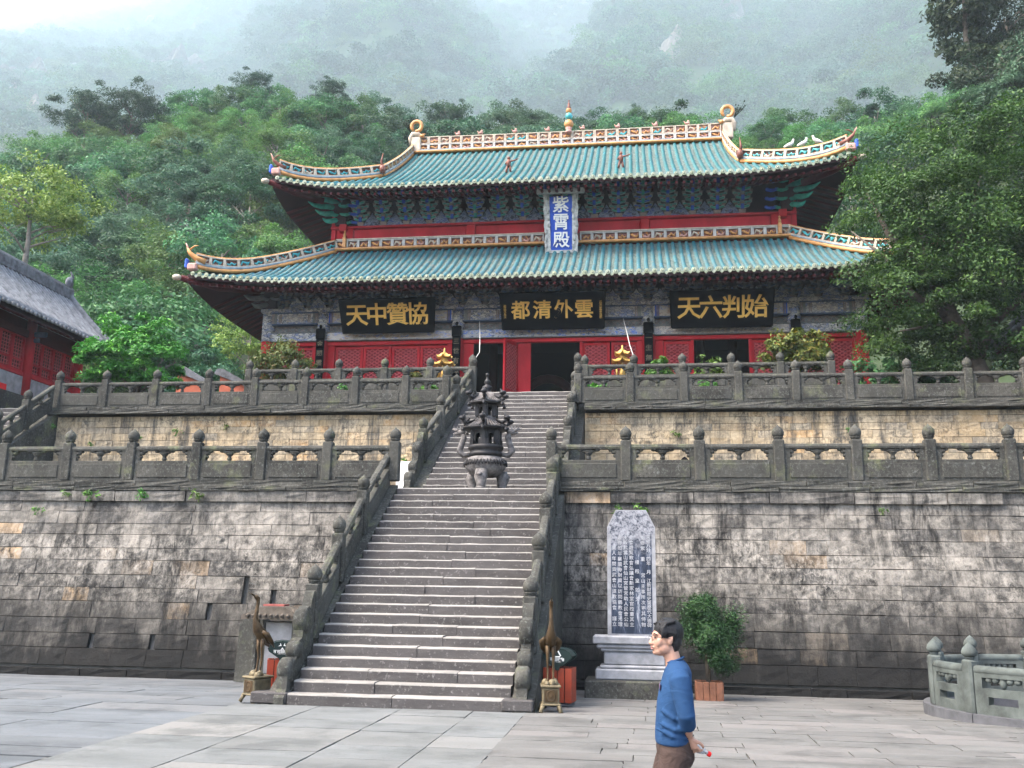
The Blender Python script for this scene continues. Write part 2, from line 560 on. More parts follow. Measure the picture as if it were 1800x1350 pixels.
    MT['cream'] = plain('cream_frame_glaze', (.42, .35, .27), .6, 0, .3, 4)
    MT['white_frame'] = plain('white_frame_glaze', (.42, .405, .375), .6, 0, .25, 4)
    MT['pink'] = plain('pink_glaze', (.42, .23, .19), .6, 0, .3, 4)
    MT['teal_glaze'] = plain('teal_glaze', (.04, .30, .32), .4, 0, .3, 6, 0, .5)
    MT['grey_glaze'] = plain('grey_blue_glaze', (.22, .27, .30), .6, 0, .3, 4)
    MT['brown_glaze'] = plain('brown_glaze', (.16, .055, .035), .5, 0, .4, 5)
    MT['black'] = plain('black_lacquer', (.003, .003, .004), .8, 0, .3, 3, 0, .0)
    MT['gold'] = plain('gold_leaf_paint', (.78, .47, .11), .5, .1, .15, 5)
    MT['gold_metal'] = plain('gilt_metal', (.50, .31, .085), .42, .5, .2, 6)
    MT['signblue'] = plain('sign_blue', (.018, .065, .36), .6, 0, .2, 3)
    MT['white'] = plain('white_paint', (.66, .65, .62), .7, 0, .08, 4)
    MT['iron'] = plain('cast_iron', (.016, .0145, .015), .55, .35, .5, 7, .4, .4)
    MT['iron_light'] = plain('dusty_cast_iron', (.115, .105, .10), .75, .1, .65, 9, .6)
    MT['bronze'] = plain('bronze', (.06, .037, .017), .5, .45, .45, 8, .2)
    MT['bronze_pale'] = plain('pale_bronze', (.125, .10, .058), .6, .3, .4, 9, .3)
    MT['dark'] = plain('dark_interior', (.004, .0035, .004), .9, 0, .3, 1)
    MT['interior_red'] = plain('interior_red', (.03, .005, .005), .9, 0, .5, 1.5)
    MT['grey_tile'] = plain('grey_roof_tile', (.145, .148, .156), .8, 0, .45, 4, .2)
    MT['dark_tile'] = plain('dark_ridge_tile', (.10, .105, .115), .85, 0, .5, 5, .3)
    MT['grey_brick'] = plain('grey_brick', (.27, .26, .255), .9, 0, .35, 3, .3)
    MT['brick_wall_red'] = plain('orange_plaster', (.36, .10, .055), .9, 0, .25, 2)
    MT['red_bright'] = plain('red_cloth', (.62, .012, .012), .8, 0, .1, 4)
    MT['faded_red'] = plain('faded_red_sheet', (.26, .075, .062), .8)
    MT['bin_red'] = plain('bin_red_orange', (.22, .028, .008), .5, 0, .2, 4, 0, .4)
    MT['bin_green'] = plain('bin_dark_green', (.0025, .014, .012), .4, 0, .2, 4, 0, .4)
    MT['marble'] = plain('stele_grey_stone', (.22, .22, .228), .8, 0, .3, 5, .2)
    MT['wood_tub'] = plain('tub_wood', (.15, .062, .034), .8, 0, .4, 6, .3)
    MT['soil'] = plain('soil', (.03, .022, .015), .95)
    MT['wire'] = plain('pale_rope', (.40, .38, .35), .8)
    MT['bark'] = plain('bark', (.085, .07, .055), .95, 0, .45, 5, .5)
    MT['bark_pale'] = plain('bark_pale', (.16, .14, .12), .95, 0, .4, 4, .4)
    MT['terracotta'] = plain('terracotta_pot', (.36, .15, .07), .85, 0, .3, 5)
    # stele face
    t = T('stele_ink_face', .8, 0, .25)
    p = t.pos()
    w = t.noise(t.scale(p, (2.2, 1, .55)), 3.0, 6, .7, .4)
    c = t.ramp(w, [(.46, (.012, .018, .032)), (.58, (.04, .052, .08)), (.68, (.30, .31, .34))])
    c = t.mix(t.ramp(t.math('ADD', t.sep(p)[2], t.math('MULTIPLY', t.noise(p, 3, 4, .6), 1.0)), [(3.15 / 4, 0), (3.45 / 4, .85)]) if False else
              t.ramp(t.math('MULTIPLY', t.math('ADD', t.sep(p)[2], t.math('MULTIPLY', t.noise(p, 3.5, 5, .7), .9)), .25), [(.775, 0), (.83, .85)]), c, t.ramp(t.noise(t.scale(p, (2, 1, 2)), 7, 6, .75), [(.40, (.04, .045, .06)), (.52, (.22, .22, .235)), (.66, (.34, .34, .355))]))
    t.col(c); MT['stele'] = t.mat
    # leaves
    def leaf(name, a, b, c3, tr=.25, var=.35):
        t = T(name, .6, 0, .3)
        k = t.attr('tint')
        c = t.ramp(k, [(0, a), (.55, b), (1, c3)])
        h = t.n('HueSaturation')
        t.l(c, h.inputs['Color'])
        t.l(t.math('MULTIPLY_ADD', t.rand(), .06, .47), h.inputs['Hue'])
        t.l(t.math('MULTIPLY_ADD', t.rand(), var * 1.6, 1 - var * .8), h.inputs['Value'])
        t.col(h.outputs[0])
        tb = t.n('BsdfTranslucent')
        t.l(h.outputs[0], tb.inputs['Color'])
        mx = t.n('MixShader')
        mx.inputs[0].default_value = tr
        t.l(t.b.outputs[0], mx.inputs[1]); t.l(tb.outputs[0], mx.inputs[2])
        out = [n for n in t.nt.nodes if n.type == 'OUTPUT_MATERIAL'][0]
        t.l(mx.outputs[0], out.inputs['Surface'])
        return t.mat
    MT['leaf_hill'] = leaf('leaf_hillside', (.026, .088, .030), (.050, .150, .048), (.115, .235, .075), .32)
    MT['leaf_hill_grey'] = leaf('leaf_hill_grey', (.030, .078, .040), (.060, .132, .066), (.125, .205, .105), .3)
    MT['leaf_hill_dark'] = leaf('leaf_hill_dark', (.016, .058, .026), (.030, .098, .038), (.064, .15, .058), .25)
    MT['leaf_hill_yellow'] = leaf('leaf_hill_yellow', (.042, .105, .026), (.080, .178, .042), (.16, .27, .066), .35)
    MT['leaf_pine'] = leaf('leaf_pine', (.018, .048, .028), (.032, .078, .042), (.06, .12, .062), .1, .2)
    MT['leaf_big'] = leaf('leaf_camphor', (.013, .046, .010), (.036, .105, .019), (.105, .215, .04), .3)
    MT['leaf_mag'] = leaf('leaf_broad', (.022, .08, .010), (.06, .165, .018), (.17, .34, .045))
    MT['leaf_yel'] = leaf('leaf_yellow_green', (.07, .12, .018), (.17, .225, .04), (.34, .36, .09))
    MT['leaf_bush'] = leaf('leaf_yellow_bush', (.04, .07, .012), (.10, .13, .02), (.24, .17, .03))
    MT['leaf_redbush'] = leaf('leaf_red_bush', (.045, .085, .018), (.09, .14, .028), (.19, .13, .04))
    MT['leaf_bright'] = leaf('leaf_bright', (.03, .09, .012), (.07, .18, .02), (.15, .29, .05))
    MT['leaf_juniper'] = leaf('leaf_juniper', (.008, .027, .007), (.018, .05, .011), (.045, .09, .02), .15)
    MT['leaf_dark'] = leaf('leaf_dark_forest', (.012, .028, .013), (.024, .05, .021), (.06, .085, .03))


make_mats()
# ------------------------------------------------------------------ levels of the place
Z1, Z2, Z3 = 4.2, 7.6, 8.37                  # lower, middle and upper terrace
YB1, YB2, YB3 = 22.0, 29.0, 31.0             # their balustrades
rnd = random.Random(11)


def gz(y):                                   # the court drains towards the wall
    return -0.036 * min(max(y - 15.4, 0), 5.6)


def gnoise(x, y, z=0):
    return mnoise.noise(Vector((x, y, z)))


# ------------------------------------------------------------------ ground
mb = MB()
ys = [-130, 0, 15.4, 18, 21, 30, 80, 500, 5420]
xs = [-5180, -200, -30, 0, 30, 200, 5180]
for j in range(len(ys) - 1):
    for i in range(len(xs) - 1):
        a = [(xs[i], ys[j]), (xs[i + 1], ys[j]), (xs[i + 1], ys[j + 1]), (xs[i], ys[j + 1])]
        mb.add([(x, y, gz(y) - .035) for x, y in a], [(0, 1, 2, 3)])
ground = tag(mb.obj('ground', MT['joint']), kind='structure')

SLAB = []
for k in range(4):                            # a few worn slab tops, shared by all slabs
    mb = MB()
    r_ = random.Random(40 + k)
    n = 3
    vs, fs = [], []
    for j in range(n + 1):
        for i in range(n + 1):
            e = i in (0, n) or j in (0, n)
            x = (i / n - .5) * (1 if e else .97)
            y = (j / n - .5)
            vs.append((x * (.995 if e else 1) + r_.uniform(-.006, .006), y + r_.uniform(-.006, .006), (-.005 if e else 0) + r_.uniform(-.002, .002)))
    for j in range(n):
        for i in range(n):
            a = j * (n + 1) + i
            fs.append((a, a + 1, a + n + 2, a + n + 1))
    mb.add(vs, fs, 0, False)
    ring = [i for i in range(n + 1)] + [(j + 1) * (n + 1) - 1 for j in range(1, n + 1)] + [n * (n + 1) + i for i in range(n - 1, -1, -1)] + [j * (n + 1) for j in range(n - 1, 0, -1)]
    vb = [(vs[i][0], vs[i][1], -.06) for i in ring]
    mb.add([vs[i] for i in ring] + vb, [(i, (i + 1) % len(ring), len(ring) + (i + 1) % len(ring), len(ring) + i) for i in range(len(ring))])
    SLAB.append({nm: mb.mesh('slab_' + nm, MT[nm]) for nm in ('slab', 'paving', 'paving_warm')})


def slab(x0, x1, y0, y1, kind, gap=.007, dz=0.0):
    xc, yc = (x0 + x1) / 2, (y0 + y1) / 2
    sl = (gz(y1) - gz(y0)) / (y1 - y0)
    link('paving_slab', rnd.choice(SLAB)[kind], ground, (xc, yc, gz(yc) + rnd.uniform(-.004, .004) + dz),
         (math.atan(sl) + rnd.uniform(-.002, .002), rnd.uniform(-.002, .002), 0), (x1 - x0 - gap, y1 - y0 - gap, 1))


# the processional path of large slabs, a hand higher than the court on its left
NS = 0
path_cols = [-6.45, -5.05, -3.7, -2.55, -1.72]
for i in range(len(path_cols) - 1):
    y = 8.3 + rnd.uniform(0, 1)
    while y < 15.3:
        d = rnd.uniform(.75, 1.35)
        y1 = y + d if y + d < 15.0 else 15.33
        slab(path_cols[i], path_cols[i + 1], y, y1, 'slab'); NS += 1
        y = y1
# right of the path: long thin stones laid across
y = 9.6
while y < 20.6:
    d = rnd.uniform(.36, .5)
    x = -1.72 + rnd.uniform(-.02, 0) if y < 15.3 else -1.5
    while x < 6.2 + (y - 10) * .45:
        w = rnd.uniform(1.0, 1.9)
        slab(x, x + w, y, y + d, 'paving_warm', .006); NS += 1
        x += w
    y += d
# left of the path: the older court, a step lower
y = 10.4
while y < 20.6:
    d = rnd.uniform(.55, .8)
    x = -6.45 if y < 15.3 else -6.2
    while x > -9 - (y - 10.4) * .62:
        w = rnd.uniform(1.3, 2.2)
        slab(x - w, x, y, y + d, 'paving', .005, -.012); NS += 1
        x -= w
    y += d
print('slabs', NS)
mb = MB()                                      # the rest of the court as plain sheets 3 cm down, where nothing is picked out
for (x0, x1, y0, y1, m) in ((-60, -6.5, -60, 10.3, 0), (-6.5, -1.72, -60, 8.2, 0), (-1.72, 60, -60, 9.5, 1)):
    mb.add([(x0, y0, -.014), (x1, y0, -.014), (x1, y1, -.014), (x0, y1, -.014)], [(0, 1, 2, 3)], m)
for (x0, x1, y0, y1, m) in ((-60, -9, 10.4, 15.4, 0), (-60, -9, 15.4, 20.95, 0), (6.2, 60, 9.6, 15.4, 1), (6.2, 60, 15.4, 20.95, 1)):
    mb.add([(x0, y0, gz(y0) - .03), (x1, y0, gz(y0) - .03), (x1, y1, gz(y1) - .03), (x0, y1, gz(y1) - .03)], [(0, 1, 2, 3)], m)
mb.obj('court_pavement', [MT['paving'], MT['paving_warm']])['kind'] = 'structure'

# ------------------------------------------------------------------ terraces (fill behind the retaining walls)
mb = MB()
mb.box((-28, 25.6, 2.0), (44, 7.0, 4.38)); mb.box((19, 25.6, 2.0), (41.2, 7.0, 4.38))
mb.box((-3.9, 25.9, 2.0), (4.6, 6.6, 4.38))
tag(mb.obj('lower_terrace', MT['riser']), kind='structure')
mb = MB()
mb.box((-13.0, 30.15, 5.7), (13.2, 1.8, 3.8)); mb.box((19.2, 30.4, 5.7), (41.2, 2.2, 3.8)); mb.box((-22.5, 46, 5.7), (33, 30, 3.79)); mb.box((25, 46, 5.7), (30, 30, 3.79))
tag(mb.obj('middle_terrace', MT['riser']), kind='structure')
mb = MB()
mb.box((-3.3, 46, 6.1), (23.0, 30.0, 4.54))
tag(mb.obj('upper_terrace', MT['riser']), kind='structure')

# ------------------------------------------------------------------ walls of squared stones
def rough_block(seed, m):
    r_ = random.Random(seed)
    nx, nz = 4, 3
    vs, fs = [], []
    for j in range(nz + 1):
        for i in range(nx + 1):
            ex, ez = i in (0, nx), j in (0, nz)
            y = -.5 + (.014 if (ex or ez) else 0) + r_.uniform(0, .03 if (ex or ez) else .06)
            vs.append(((i / nx - .5) + (0 if ex else r_.uniform(-.03, .03)), y, (j / nz - .5) + (0 if ez else r_.uniform(-.05, .05))))
    for j in range(nz):
        for i in range(nx):
            a = j * (nx + 1) + i
            fs.append((a, a + 1, a + nx + 2, a + nx + 1))
    mb = MB().add(vs, fs)
    per = [i for i in range(nx + 1)] + [(j + 1) * (nx + 1) - 1 for j in range(1, nz + 1)] + [nz * (nx + 1) + i for i in range(nx - 1, -1, -1)] + [j * (nx + 1) for j in range(nz - 1, 0, -1)]
    n = len(per)
    mb.add([vs[i] for i in per] + [(vs[i][0], .5, vs[i][2]) for i in per], [(i, n + i, n + (i + 1) % n, (i + 1) % n) for i in range(n)])
    return mb.mesh('rough_block', m)


BLK = {k: [rough_block(s, MT[k]) for s in range(7)] for k in ('wall_low', 'wall_up', 'bal')}


def course(par, name, kind, x0, x1, z0, z1, y, lmin, lmax, r_, dep=.3, gap=.014, jit=.015, gaps=(), rot=None):
    x, n = x0, 0
    while x < x1 - .05:
        w = r_.uniform(lmin, lmax)
        xe = x + w
        for (gx, gz0, gz1) in gaps:
            if x < gx < xe + .25 and gz0 < (z0 + z1) / 2 < gz1: xe = max(gx, x + .2)
        if x1 - xe < lmin * .6: xe = x1
        skip = any(abs(xe - gx) < .02 and gz0 < (z0 + z1) / 2 < gz1 for gx, gz0, gz1 in gaps)
        link(name, r_.choice(BLK[kind]), par, ((x + xe) / 2, y + dep / 2 + r_.uniform(-jit, jit), (z0 + z1) / 2 + r_.uniform(-.004, .004)), rot,
             (xe - x - gap * r_.uniform(.7, 1.6), dep, z1 - z0 - gap * r_.uniform(.6, 1.5)), True)
        n += 1
        x = xe + (.13 if skip else 0)
    return n


def wall_front(z):                            # the lower wall leans back
    return 20.95 + (z + .2) * .2


def lower_wall(x0, x1, label, gaps, seed):
    r_ = random.Random(seed)
    w = thing('retaining_wall', label, 'stone wall', ((x0 + x1) / 2, 21.3, -.2))
    n = 0
    n += course(w, 'footing_stone', 'wall_low', x0, x1, -.28, -.04, 20.84, .7, 1.3, r_, .5)
    z = -.02
    hs = [.37, .31, .33, .36, .30, .29, .33, .27, .31, .25, .29, .26]
    tot = 3.83 - z
    k = tot / sum(hs)
    for i, h in enumerate(hs):
        n += course(w, 'stone_block', 'wall_low', x0, x1, z, z + h * k, wall_front(z + h * k / 2), .42, 1.05 if i > 8 else 1.15, r_, .32, .005, .010, gaps, (-math.atan(.2), 0, 0))
        z += h * k
    n += course(w, 'ledge_stone', 'wall_low', x0, x1, 3.83, 4.09, 21.68, .9, 2.0, r_, .45, .018, .03)
    core = MB()
    core.prism([(21.02, -.3), (21.3, -.3), (22.3, -.3), (22.3, 4.08), (22.0, 4.08)], x0, x1, axis='x')
    core.obj('wall_core', MT['joint'], w)
    print('lower wall blocks', n)
    return w


lower_wall(-18.0, -6.2, 'tall weathered grey stone retaining wall left of the long stairs, streaked dark at its foot',
           [(-9.85, .93, 1.3), (-9.05, 1.55, 1.9), (-8.35, 1.25, 1.6), (-12.6, .25, .75), (-11.1, .25, .75)], 3)
lower_wall(-1.6, 11.6, 'tall blotchy stone retaining wall right of the long stairs, behind the inscribed stele', [], 5)


def upper_wall(x0, x1, label, seed):
    r_ = random.Random(seed)
    w = thing('retaining_wall', label, 'stone wall', ((x0 + x1) / 2, 29.1, Z1))
    n, z = 0, 4.2
    hs = [.36, .34, .34, .30, .27, .25, .25, .24, .24, .22, .22, .16]
    k = (7.28 - z) / sum(hs)
    for i, h in enumerate(hs):
        n += course(w, 'stone_block', 'wall_up', x0, x1, z, z + h * k, 28.92 + (i - 11) * .006, .45, .95, r_, .3, .01, .012)
        z += h * k
    MB().box(((x0 + x1) / 2, 29.14, 5.74), (x1 - x0, .3, 3.1)).obj('wall_core', MT['joint'], w)
    print('upper wall blocks', n)
    return w


upper_wall(-19.3, -6.35, 'ochre stone retaining wall of the middle terrace left of the upper stairs', 8)
upper_wall(-1.5, 12.5, 'ochre and cream stone retaining wall of the middle terrace right of the upper stairs', 9)

# ------------------------------------------------------------------ stairs of worn stone steps
def step_block(seed):
    """unit step stone: x -.5..5, y 0 (front)..1, z -1..0, worn nosing and top in the pale tread tone, light painted in"""
    r_ = random.Random(seed)
    n = 8
    vs, fs, mi = [], [], []
    prof = [(0, -1), (0, -.16), (.015, -.05), (.05, 0), (.5, .0), (1, 0)]
    for i in range(n + 1):
        x = i / n - .5
        d = r_.uniform(0, .035); e = r_.uniform(-.10, .0)
        for k, (y, z) in enumerate(prof):
            vs.append((x, y + (d if k in (1, 2, 3) else 0) * .8, z + (e * (1.0 if k in (2, 3) else .5 if k == 4 else 0) if k > 0 else 0)))
    m = len(prof)
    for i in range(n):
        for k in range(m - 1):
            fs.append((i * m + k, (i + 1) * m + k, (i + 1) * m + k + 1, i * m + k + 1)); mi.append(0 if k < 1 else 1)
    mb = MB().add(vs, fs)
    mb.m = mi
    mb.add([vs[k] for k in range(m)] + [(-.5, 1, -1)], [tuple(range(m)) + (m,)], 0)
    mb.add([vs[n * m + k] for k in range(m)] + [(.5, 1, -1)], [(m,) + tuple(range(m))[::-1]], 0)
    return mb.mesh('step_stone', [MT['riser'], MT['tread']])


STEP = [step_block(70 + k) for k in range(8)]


def stairs(name, label, xl, xr, y0, z0, n, rise, run, seed, taper=0.0):
    r_ = random.Random(seed)
    st = thing(name, label, 'stairs', ((xl + xr) / 2, y0, z0))
    for i in range(n):
        l, r2 = xl + taper * i / n, xr
        cut = [l]
        k = r_.choice((2, 2, 3))
        cut += sorted(l + (r2 - l) * (j + r_.uniform(-.25, .25)) / k for j in range(1, k)) + [r2]
        for a, b in zip(cut, cut[1:]):
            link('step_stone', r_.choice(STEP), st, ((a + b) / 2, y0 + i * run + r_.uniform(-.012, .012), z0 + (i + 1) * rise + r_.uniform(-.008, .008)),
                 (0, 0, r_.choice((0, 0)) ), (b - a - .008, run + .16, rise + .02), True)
    mb = MB()
    mb.prism([(y0 + .12, z0 - .3), (y0 + n * run + .2, z0 - .3), (y0 + n * run + .2, z0 + n * rise - .12), (y0 + n * run - .1, z0 + n * rise - .12), (y0 + .12, z0 + .02)], xl, xr, axis='x')
    mb.obj('stair_core', MT['riser'], st)
    return st


RISE1, RUN1, Y01 = .175, .285, 15.35
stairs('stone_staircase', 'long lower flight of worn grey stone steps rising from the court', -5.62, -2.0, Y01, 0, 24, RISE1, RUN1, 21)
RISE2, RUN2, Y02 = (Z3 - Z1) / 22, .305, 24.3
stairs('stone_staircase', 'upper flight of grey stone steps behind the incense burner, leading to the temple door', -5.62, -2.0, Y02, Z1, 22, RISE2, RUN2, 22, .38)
stairs('stone_staircase', 'side flight of grey stone steps at the far left end of the terrace', -23.2, -19.7, 24.0, Z1, 17, (Z2 - Z1) / 17, .3, 23)
# the first step runs on under both balustrades
mb = MB().box((-5.94, 15.62, .09), (.62, .52, .18), ch=.02).box((-1.86, 15.62, .09), (.5, .6, .18), ch=.02)
lo = [o for o in COL.objects if o.name.startswith('stone_staircase')][0]
mb.obj('foot_stone', MT['riser'], lo)
# side cheeks under the stair balustrades
def cheek(par, x0, x1, y0, z0, y1, z1, zb, m='bal', nm='stair_cheek'):
    MB().prism([(y0, zb), (y1, zb), (y1, z1), (y0, z0)], x0, x1, axis='x').obj(nm, MT[m], par)
sts = [o for o in COL.objects if o.name.startswith('stone_staircase') and o.parent is None]
cheek(sts[0], -6.02, -5.64, Y01 + .25, .18, 22.1, 4.28, -.25)
cheek(sts[0], -1.97, -1.60, Y01 + .25, .18, 22.1, 4.28, -.25)
cheek(sts[1], -6.2, -5.62, Y02 + .1, 4.25, 31.0, 8.4, 4.1)
cheek(sts[1], -2.0, -1.52, Y02 + .1, 4.25, 31.0, 8.4, 4.1)
cheek(sts[2], -19.72, -19.2, 24.0, 4.25, 29.2, 7.62, 4.1)
cheek(sts[2], -23.6, -23.2, 24.0, 4.25, 29.2, 7.62, 4.1)

# ------------------------------------------------------------------ balustrades
POSTS = {}


def post_meshes(h):
    k = round(h, 2)
    if k in POSTS: return POSTS[k]
    mb = MB()
    s = .245
    mb.box((0, 0, (h - .34) / 2), (s, s * .95, h - .34), ch=.025)
    mb.lathe([(.105, h - .36), (.095, h - .31), (.125, h - .29), (.125, h - .275)], 10)
    fin = MB().lathe([(.105, h - .275), (.135, h - .225), (.14, h - .16), (.12, h - .10), (.07, h - .045), (.03, h - .015), (0.001, h + .02)], 12)
    POSTS[k] = (mb.mesh('post', MT['bal']), fin.mesh('finial', MT['bal']))
    return POSTS[k]


def bal_post(par, p, h=1.3, tilt=None):
    a, b = post_meshes(h)
    rr = tilt or (rnd.uniform(-.012, .012), rnd.uniform(-.014, .014), rnd.uniform(-.05, .05))
    o = link('post', a, par, p, rr, None, True)
    link('finial', b, o, (0, 0, 0))
    return o


PAN = {}


def panel_meshes(L, dz):
    key = (round(L, 2), round(dz, 2))
    if key in PAN: return PAN[key]
    sh = Matrix(((1, 0, 0, 0), (0, 1, 0, 0), (dz / L, 0, 1, 0), (0, 0, 0, 1)))
    w = L - .2
    a = MB()
    a.box((0, 0, .25), (w, .13, .50), ch=.012, M=sh)                         # solid lower slab
    a.box((0, -.07, .25), (w - .24, .03, .34), ch=.012, M=sh)                # raised field
    for s in (-1, 1):                                                        # jambs stepping in under the rail
        a.box((s * (w / 2 - .07), 0, .63), (.14, .12, .27), M=sh)
        a.ball((s * (w / 2 - .17), 0, .69), (.075, .065, .055), M=sh, nu=8, nv=5)
        a.ball((s * (w / 2 - .15), 0, .60), (.05, .055, .045), M=sh, nu=8, nv=5)
        a.ball((s * (w / 2 - .25), 0, .735), (.06, .065, .04), M=sh, nu=8, nv=5)
    v = MB()
    v.lathe([(.045, .50), (.065, .54), (.05, .58), (.045, .61), (.085, .65), (.10, .68)], 8, M=sh)
    v.ball((0, 0, .71), (.17, .065, .045), M=sh)
    for s in (-1, 1): v.ball((s * .19, 0, .735), (.08, .065, .035), M=sh, nu=8, nv=5)
    r_ = MB()
    n = 5
    pr = [(-.075, .755), (-.085, .80), (-.06, .855), (0, .875), (.06, .855), (.085, .80), (.075, .755)]
    r_.prism([(p[0], p[1]) for p in pr], -w / 2, w / 2, axis='x', M=sh, smooth=False)
    PAN[key] = (a.mesh('panel', MT['bal']), v.mesh('vase', MT['bal']), r_.mesh('handrail', MT['bal']))
    return PAN[key]


def bal_panel(par, p, q):
    p, q = Vector(p), Vector(q)
    d = q - p
    L = math.hypot(d.x, d.y)
    a, v, r_ = panel_meshes(L, d.z)
    rot = (0, 0, math.atan2(d.y, d.x))
    o = link('panel', a, par, (p + q) / 2, rot, None, True)
    link('vase', v, o, (0, 0, 0))
    link('handrail', r_, par, (p + q) / 2, rot, None, True)


def level_bal(label, xs, y, z, sill=True, group=None, h=1.3, base=None):
    b = thing('stone_balustrade', label, 'balustrade', ((xs[0] + xs[-1]) / 2, y, z), group)
    for x in xs: bal_post(b, (x, y, z), h)
    for x0, x1 in zip(xs, xs[1:]): bal_panel(b, (x0, y, z), (x1, y, z))
    if base:
        r_ = random.Random(int(abs(xs[0]) * 10))
        course(b, 'coping_stone', 'bal', min(base[0], base[1]), max(base[0], base[1]), z - .15, z + .0, y - .24, .8, 1.8, r_, .6, .012, .02)
        course(b, 'cornice_stone', 'bal', min(base[0], base[1]), max(base[0], base[1]), z - .27, z - .15, y - .36, .9, 2.1, r_, .6, .012, .03)
    return b


B1 = 4.36
level_bal('lower terrace stone balustrade to the left of the long stairs', [-19.2, -17.55, -15.94, -14.19, -12.49, -10.75, -9.08, -7.4, -5.72], YB1, B1, base=(-20, -6.05))
level_bal('lower terrace stone balustrade to the right of the long stairs, above the stele', [-1.92, -.18, 1.52, 3.31, 5.01, 6.61, 8.32, 10.0, 11.7], YB1, B1, base=(-1.7, 12.4))
level_bal('middle terrace stone balustrade left of the upper stairs, in front of the green round tree', [-19.35, -17.64, -15.84, -13.99, -12.35, -10.65, -8.94, -7.27, -5.95], YB2, Z2, base=(-19.5, -6.15))
level_bal('middle terrace stone balustrade right of the upper stairs, below the big leafy tree', [-1.72, -.08, 1.59, 3.25, 4.96, 6.55, 8.26, 9.97, 11.6, 13.3], YB2, Z2, base=(-1.5, 14))
level_bal('topmost stone balustrade before the temple facade, left of the door', [-13.48, -11.82, -10.2, -8.56, -6.95, -5.45], YB3, Z3 + .08, h=1.22)
level_bal('topmost stone balustrade before the temple facade, right of the door', [-1.6, .04, 1.66, 3.26, 4.84, 6.45], YB3, Z3 + .08, h=1.22)
mb = MB().box((-9.5, 31.05, 8.0), (8.4, .5, .9)).box((2.5, 31.05, 8.0), (8.4, .5, .9))
mb.obj('terrace_edge', MT['bal'])['kind'] = 'structure'


def stair_bal(label, xf, ys, y0, z0, slope, drum, h=1.3, top=None):
    zz = lambda y: z0 + (y - y0) * slope
    b = thing('stone_balustrade', label, 'balustrade', (xf(ys[0]), ys[0], zz(ys[0])))
    for i, y in enumerate(ys):
        if top and i == len(ys) - 1: continue
        bal_post(b, (xf(y), y, zz(y)), h)
    for ya, yb in zip(ys, ys[1:]): bal_panel(b, (xf(ya), ya, zz(ya)), (xf(yb), yb, zz(yb)))
    if drum:                                       # the scrolled drum stones that end the rail
        yd = ys[0] - .14
        x = xf(yd)
        L = yd - (y0 + .02)
        k = L / 1.6
        prof = [(0, 1.0), (.10, 1.02), (.2, .93), (.27, .80), (.36, .90), (.5, .92), (.62, .80), (.72, .52), (.86, .55), (.97, .44), (1.07, .26), (1.2, .42), (1.36, .44), (1.48, .30), (1.52, .08), (1.66, .02)]
        out = [(yd - a * k, zz(yd - a * k) + z * .93) for a, z in prof] + [(yd - 1.66 * k, zz(yd - 1.66 * k) - .1), (yd, zz(yd) - .1)]
        MB().prism(out, x - .085, x + .085, axis='x').obj('scroll_stone', MT['bal'], b)
        for a, z, r in ((1.26, .24, .20), (.45, .62, .23), (.88, .36, .15)):
            yy = yd - a * k
            m = MB()
            m.lathe([(.0, -.115), (r * .8, -.115), (r, -.075), (r, .075), (r * .8, .115), (0, .115)], 14, M=tr(x, yy, zz(yy) + z) @ roty(R(90)))
            m.obj('drum', MT['bal'], b)
    return b


S1 = RISE1 / RUN1
S2 = RISE2 / RUN2
stair_bal('sloping stone balustrade on the left side of the long lower stairs', lambda y: -5.90 + max(0, 19.5 - y) * .05, [16.75, 18.37, 20.03, 22.2], Y01, .1, S1, True, top=True)
stair_bal('sloping stone balustrade on the right side of the long lower stairs', lambda y: -1.80, [16.5, 17.85, 19.35, 20.85, 22.2], Y01, .1, S1, True, top=True)
stair_bal('sloping stone balustrade on the left side of the upper stairs, beside the white board', lambda y: -6.0 + max(0, (y - 26)) * .1, [26.1, 27.67, 29.3, 31.1], Y02, Z1 + .05, S2, True)
stair_bal('sloping stone balustrade on the right side of the upper stairs', lambda y: -1.84, [26.2, 27.8, 29.5, 31.1], Y02, Z1 + .05, S2, True)
stair_bal('mossy sloping stone balustrade of the side stairs at the far left', lambda y: -19.4, [24.5, 26.2, 27.5, 28.85], 24.0, Z1 + .05, (Z2 - Z1) / 5.0, False, top=True)
# ------------------------------------------------------------------ the temple hall
XC = -3.3
FY = 38.0                                       # column line of the front
hall = thing('temple_hall', 'red double-eaved temple hall with turquoise glazed roofs on the upper terrace', 'temple', (XC, FY, Z3))
hr = random.Random(5)


def hp(mb, name, m): return mb.obj(name, m, hall)


hp(MB().box((XC, 45, 8.42), (26.5, 14.6, .2)), 'plinth', MT['bal'])
colx = [-15.8, -13.3, -7.35, .67, 6.56, 9.15]
cm = MB().lathe([(.33, 0), (.33, .12), (.27, .16), (.26, 4.6)], 16).mesh('column', MT['red'])
cmp_ = MB().lathe([(.275, 0), (.275, 1.35)], 16).mesh('painted_column_head', MT['beam_grey'])
for x in colx:
    link('column', cm, hall, (x, FY, 8.45), None, None, True)
    link('painted_column_head', cmp_, hall, (x, FY, 12.2), None, None, True)
# body: side and back walls, dark room behind the doors
for x in (-15.85, 9.2):
    hp(MB().box((x, 45, 11), (.4, 13.4, 5.2)), 'side_wall', MT['red_wall'])
hp(MB().box((XC, 51.8, 11), (25.0, .4, 5.2)), 'back_wall', MT['red_wall'])
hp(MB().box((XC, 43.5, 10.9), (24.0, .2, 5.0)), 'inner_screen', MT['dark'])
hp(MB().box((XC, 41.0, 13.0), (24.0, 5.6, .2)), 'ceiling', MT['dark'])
hp(MB().box((XC, 41.0, 8.56), (24.4, 5.6, .08)), 'room_floor', MT['dark'])
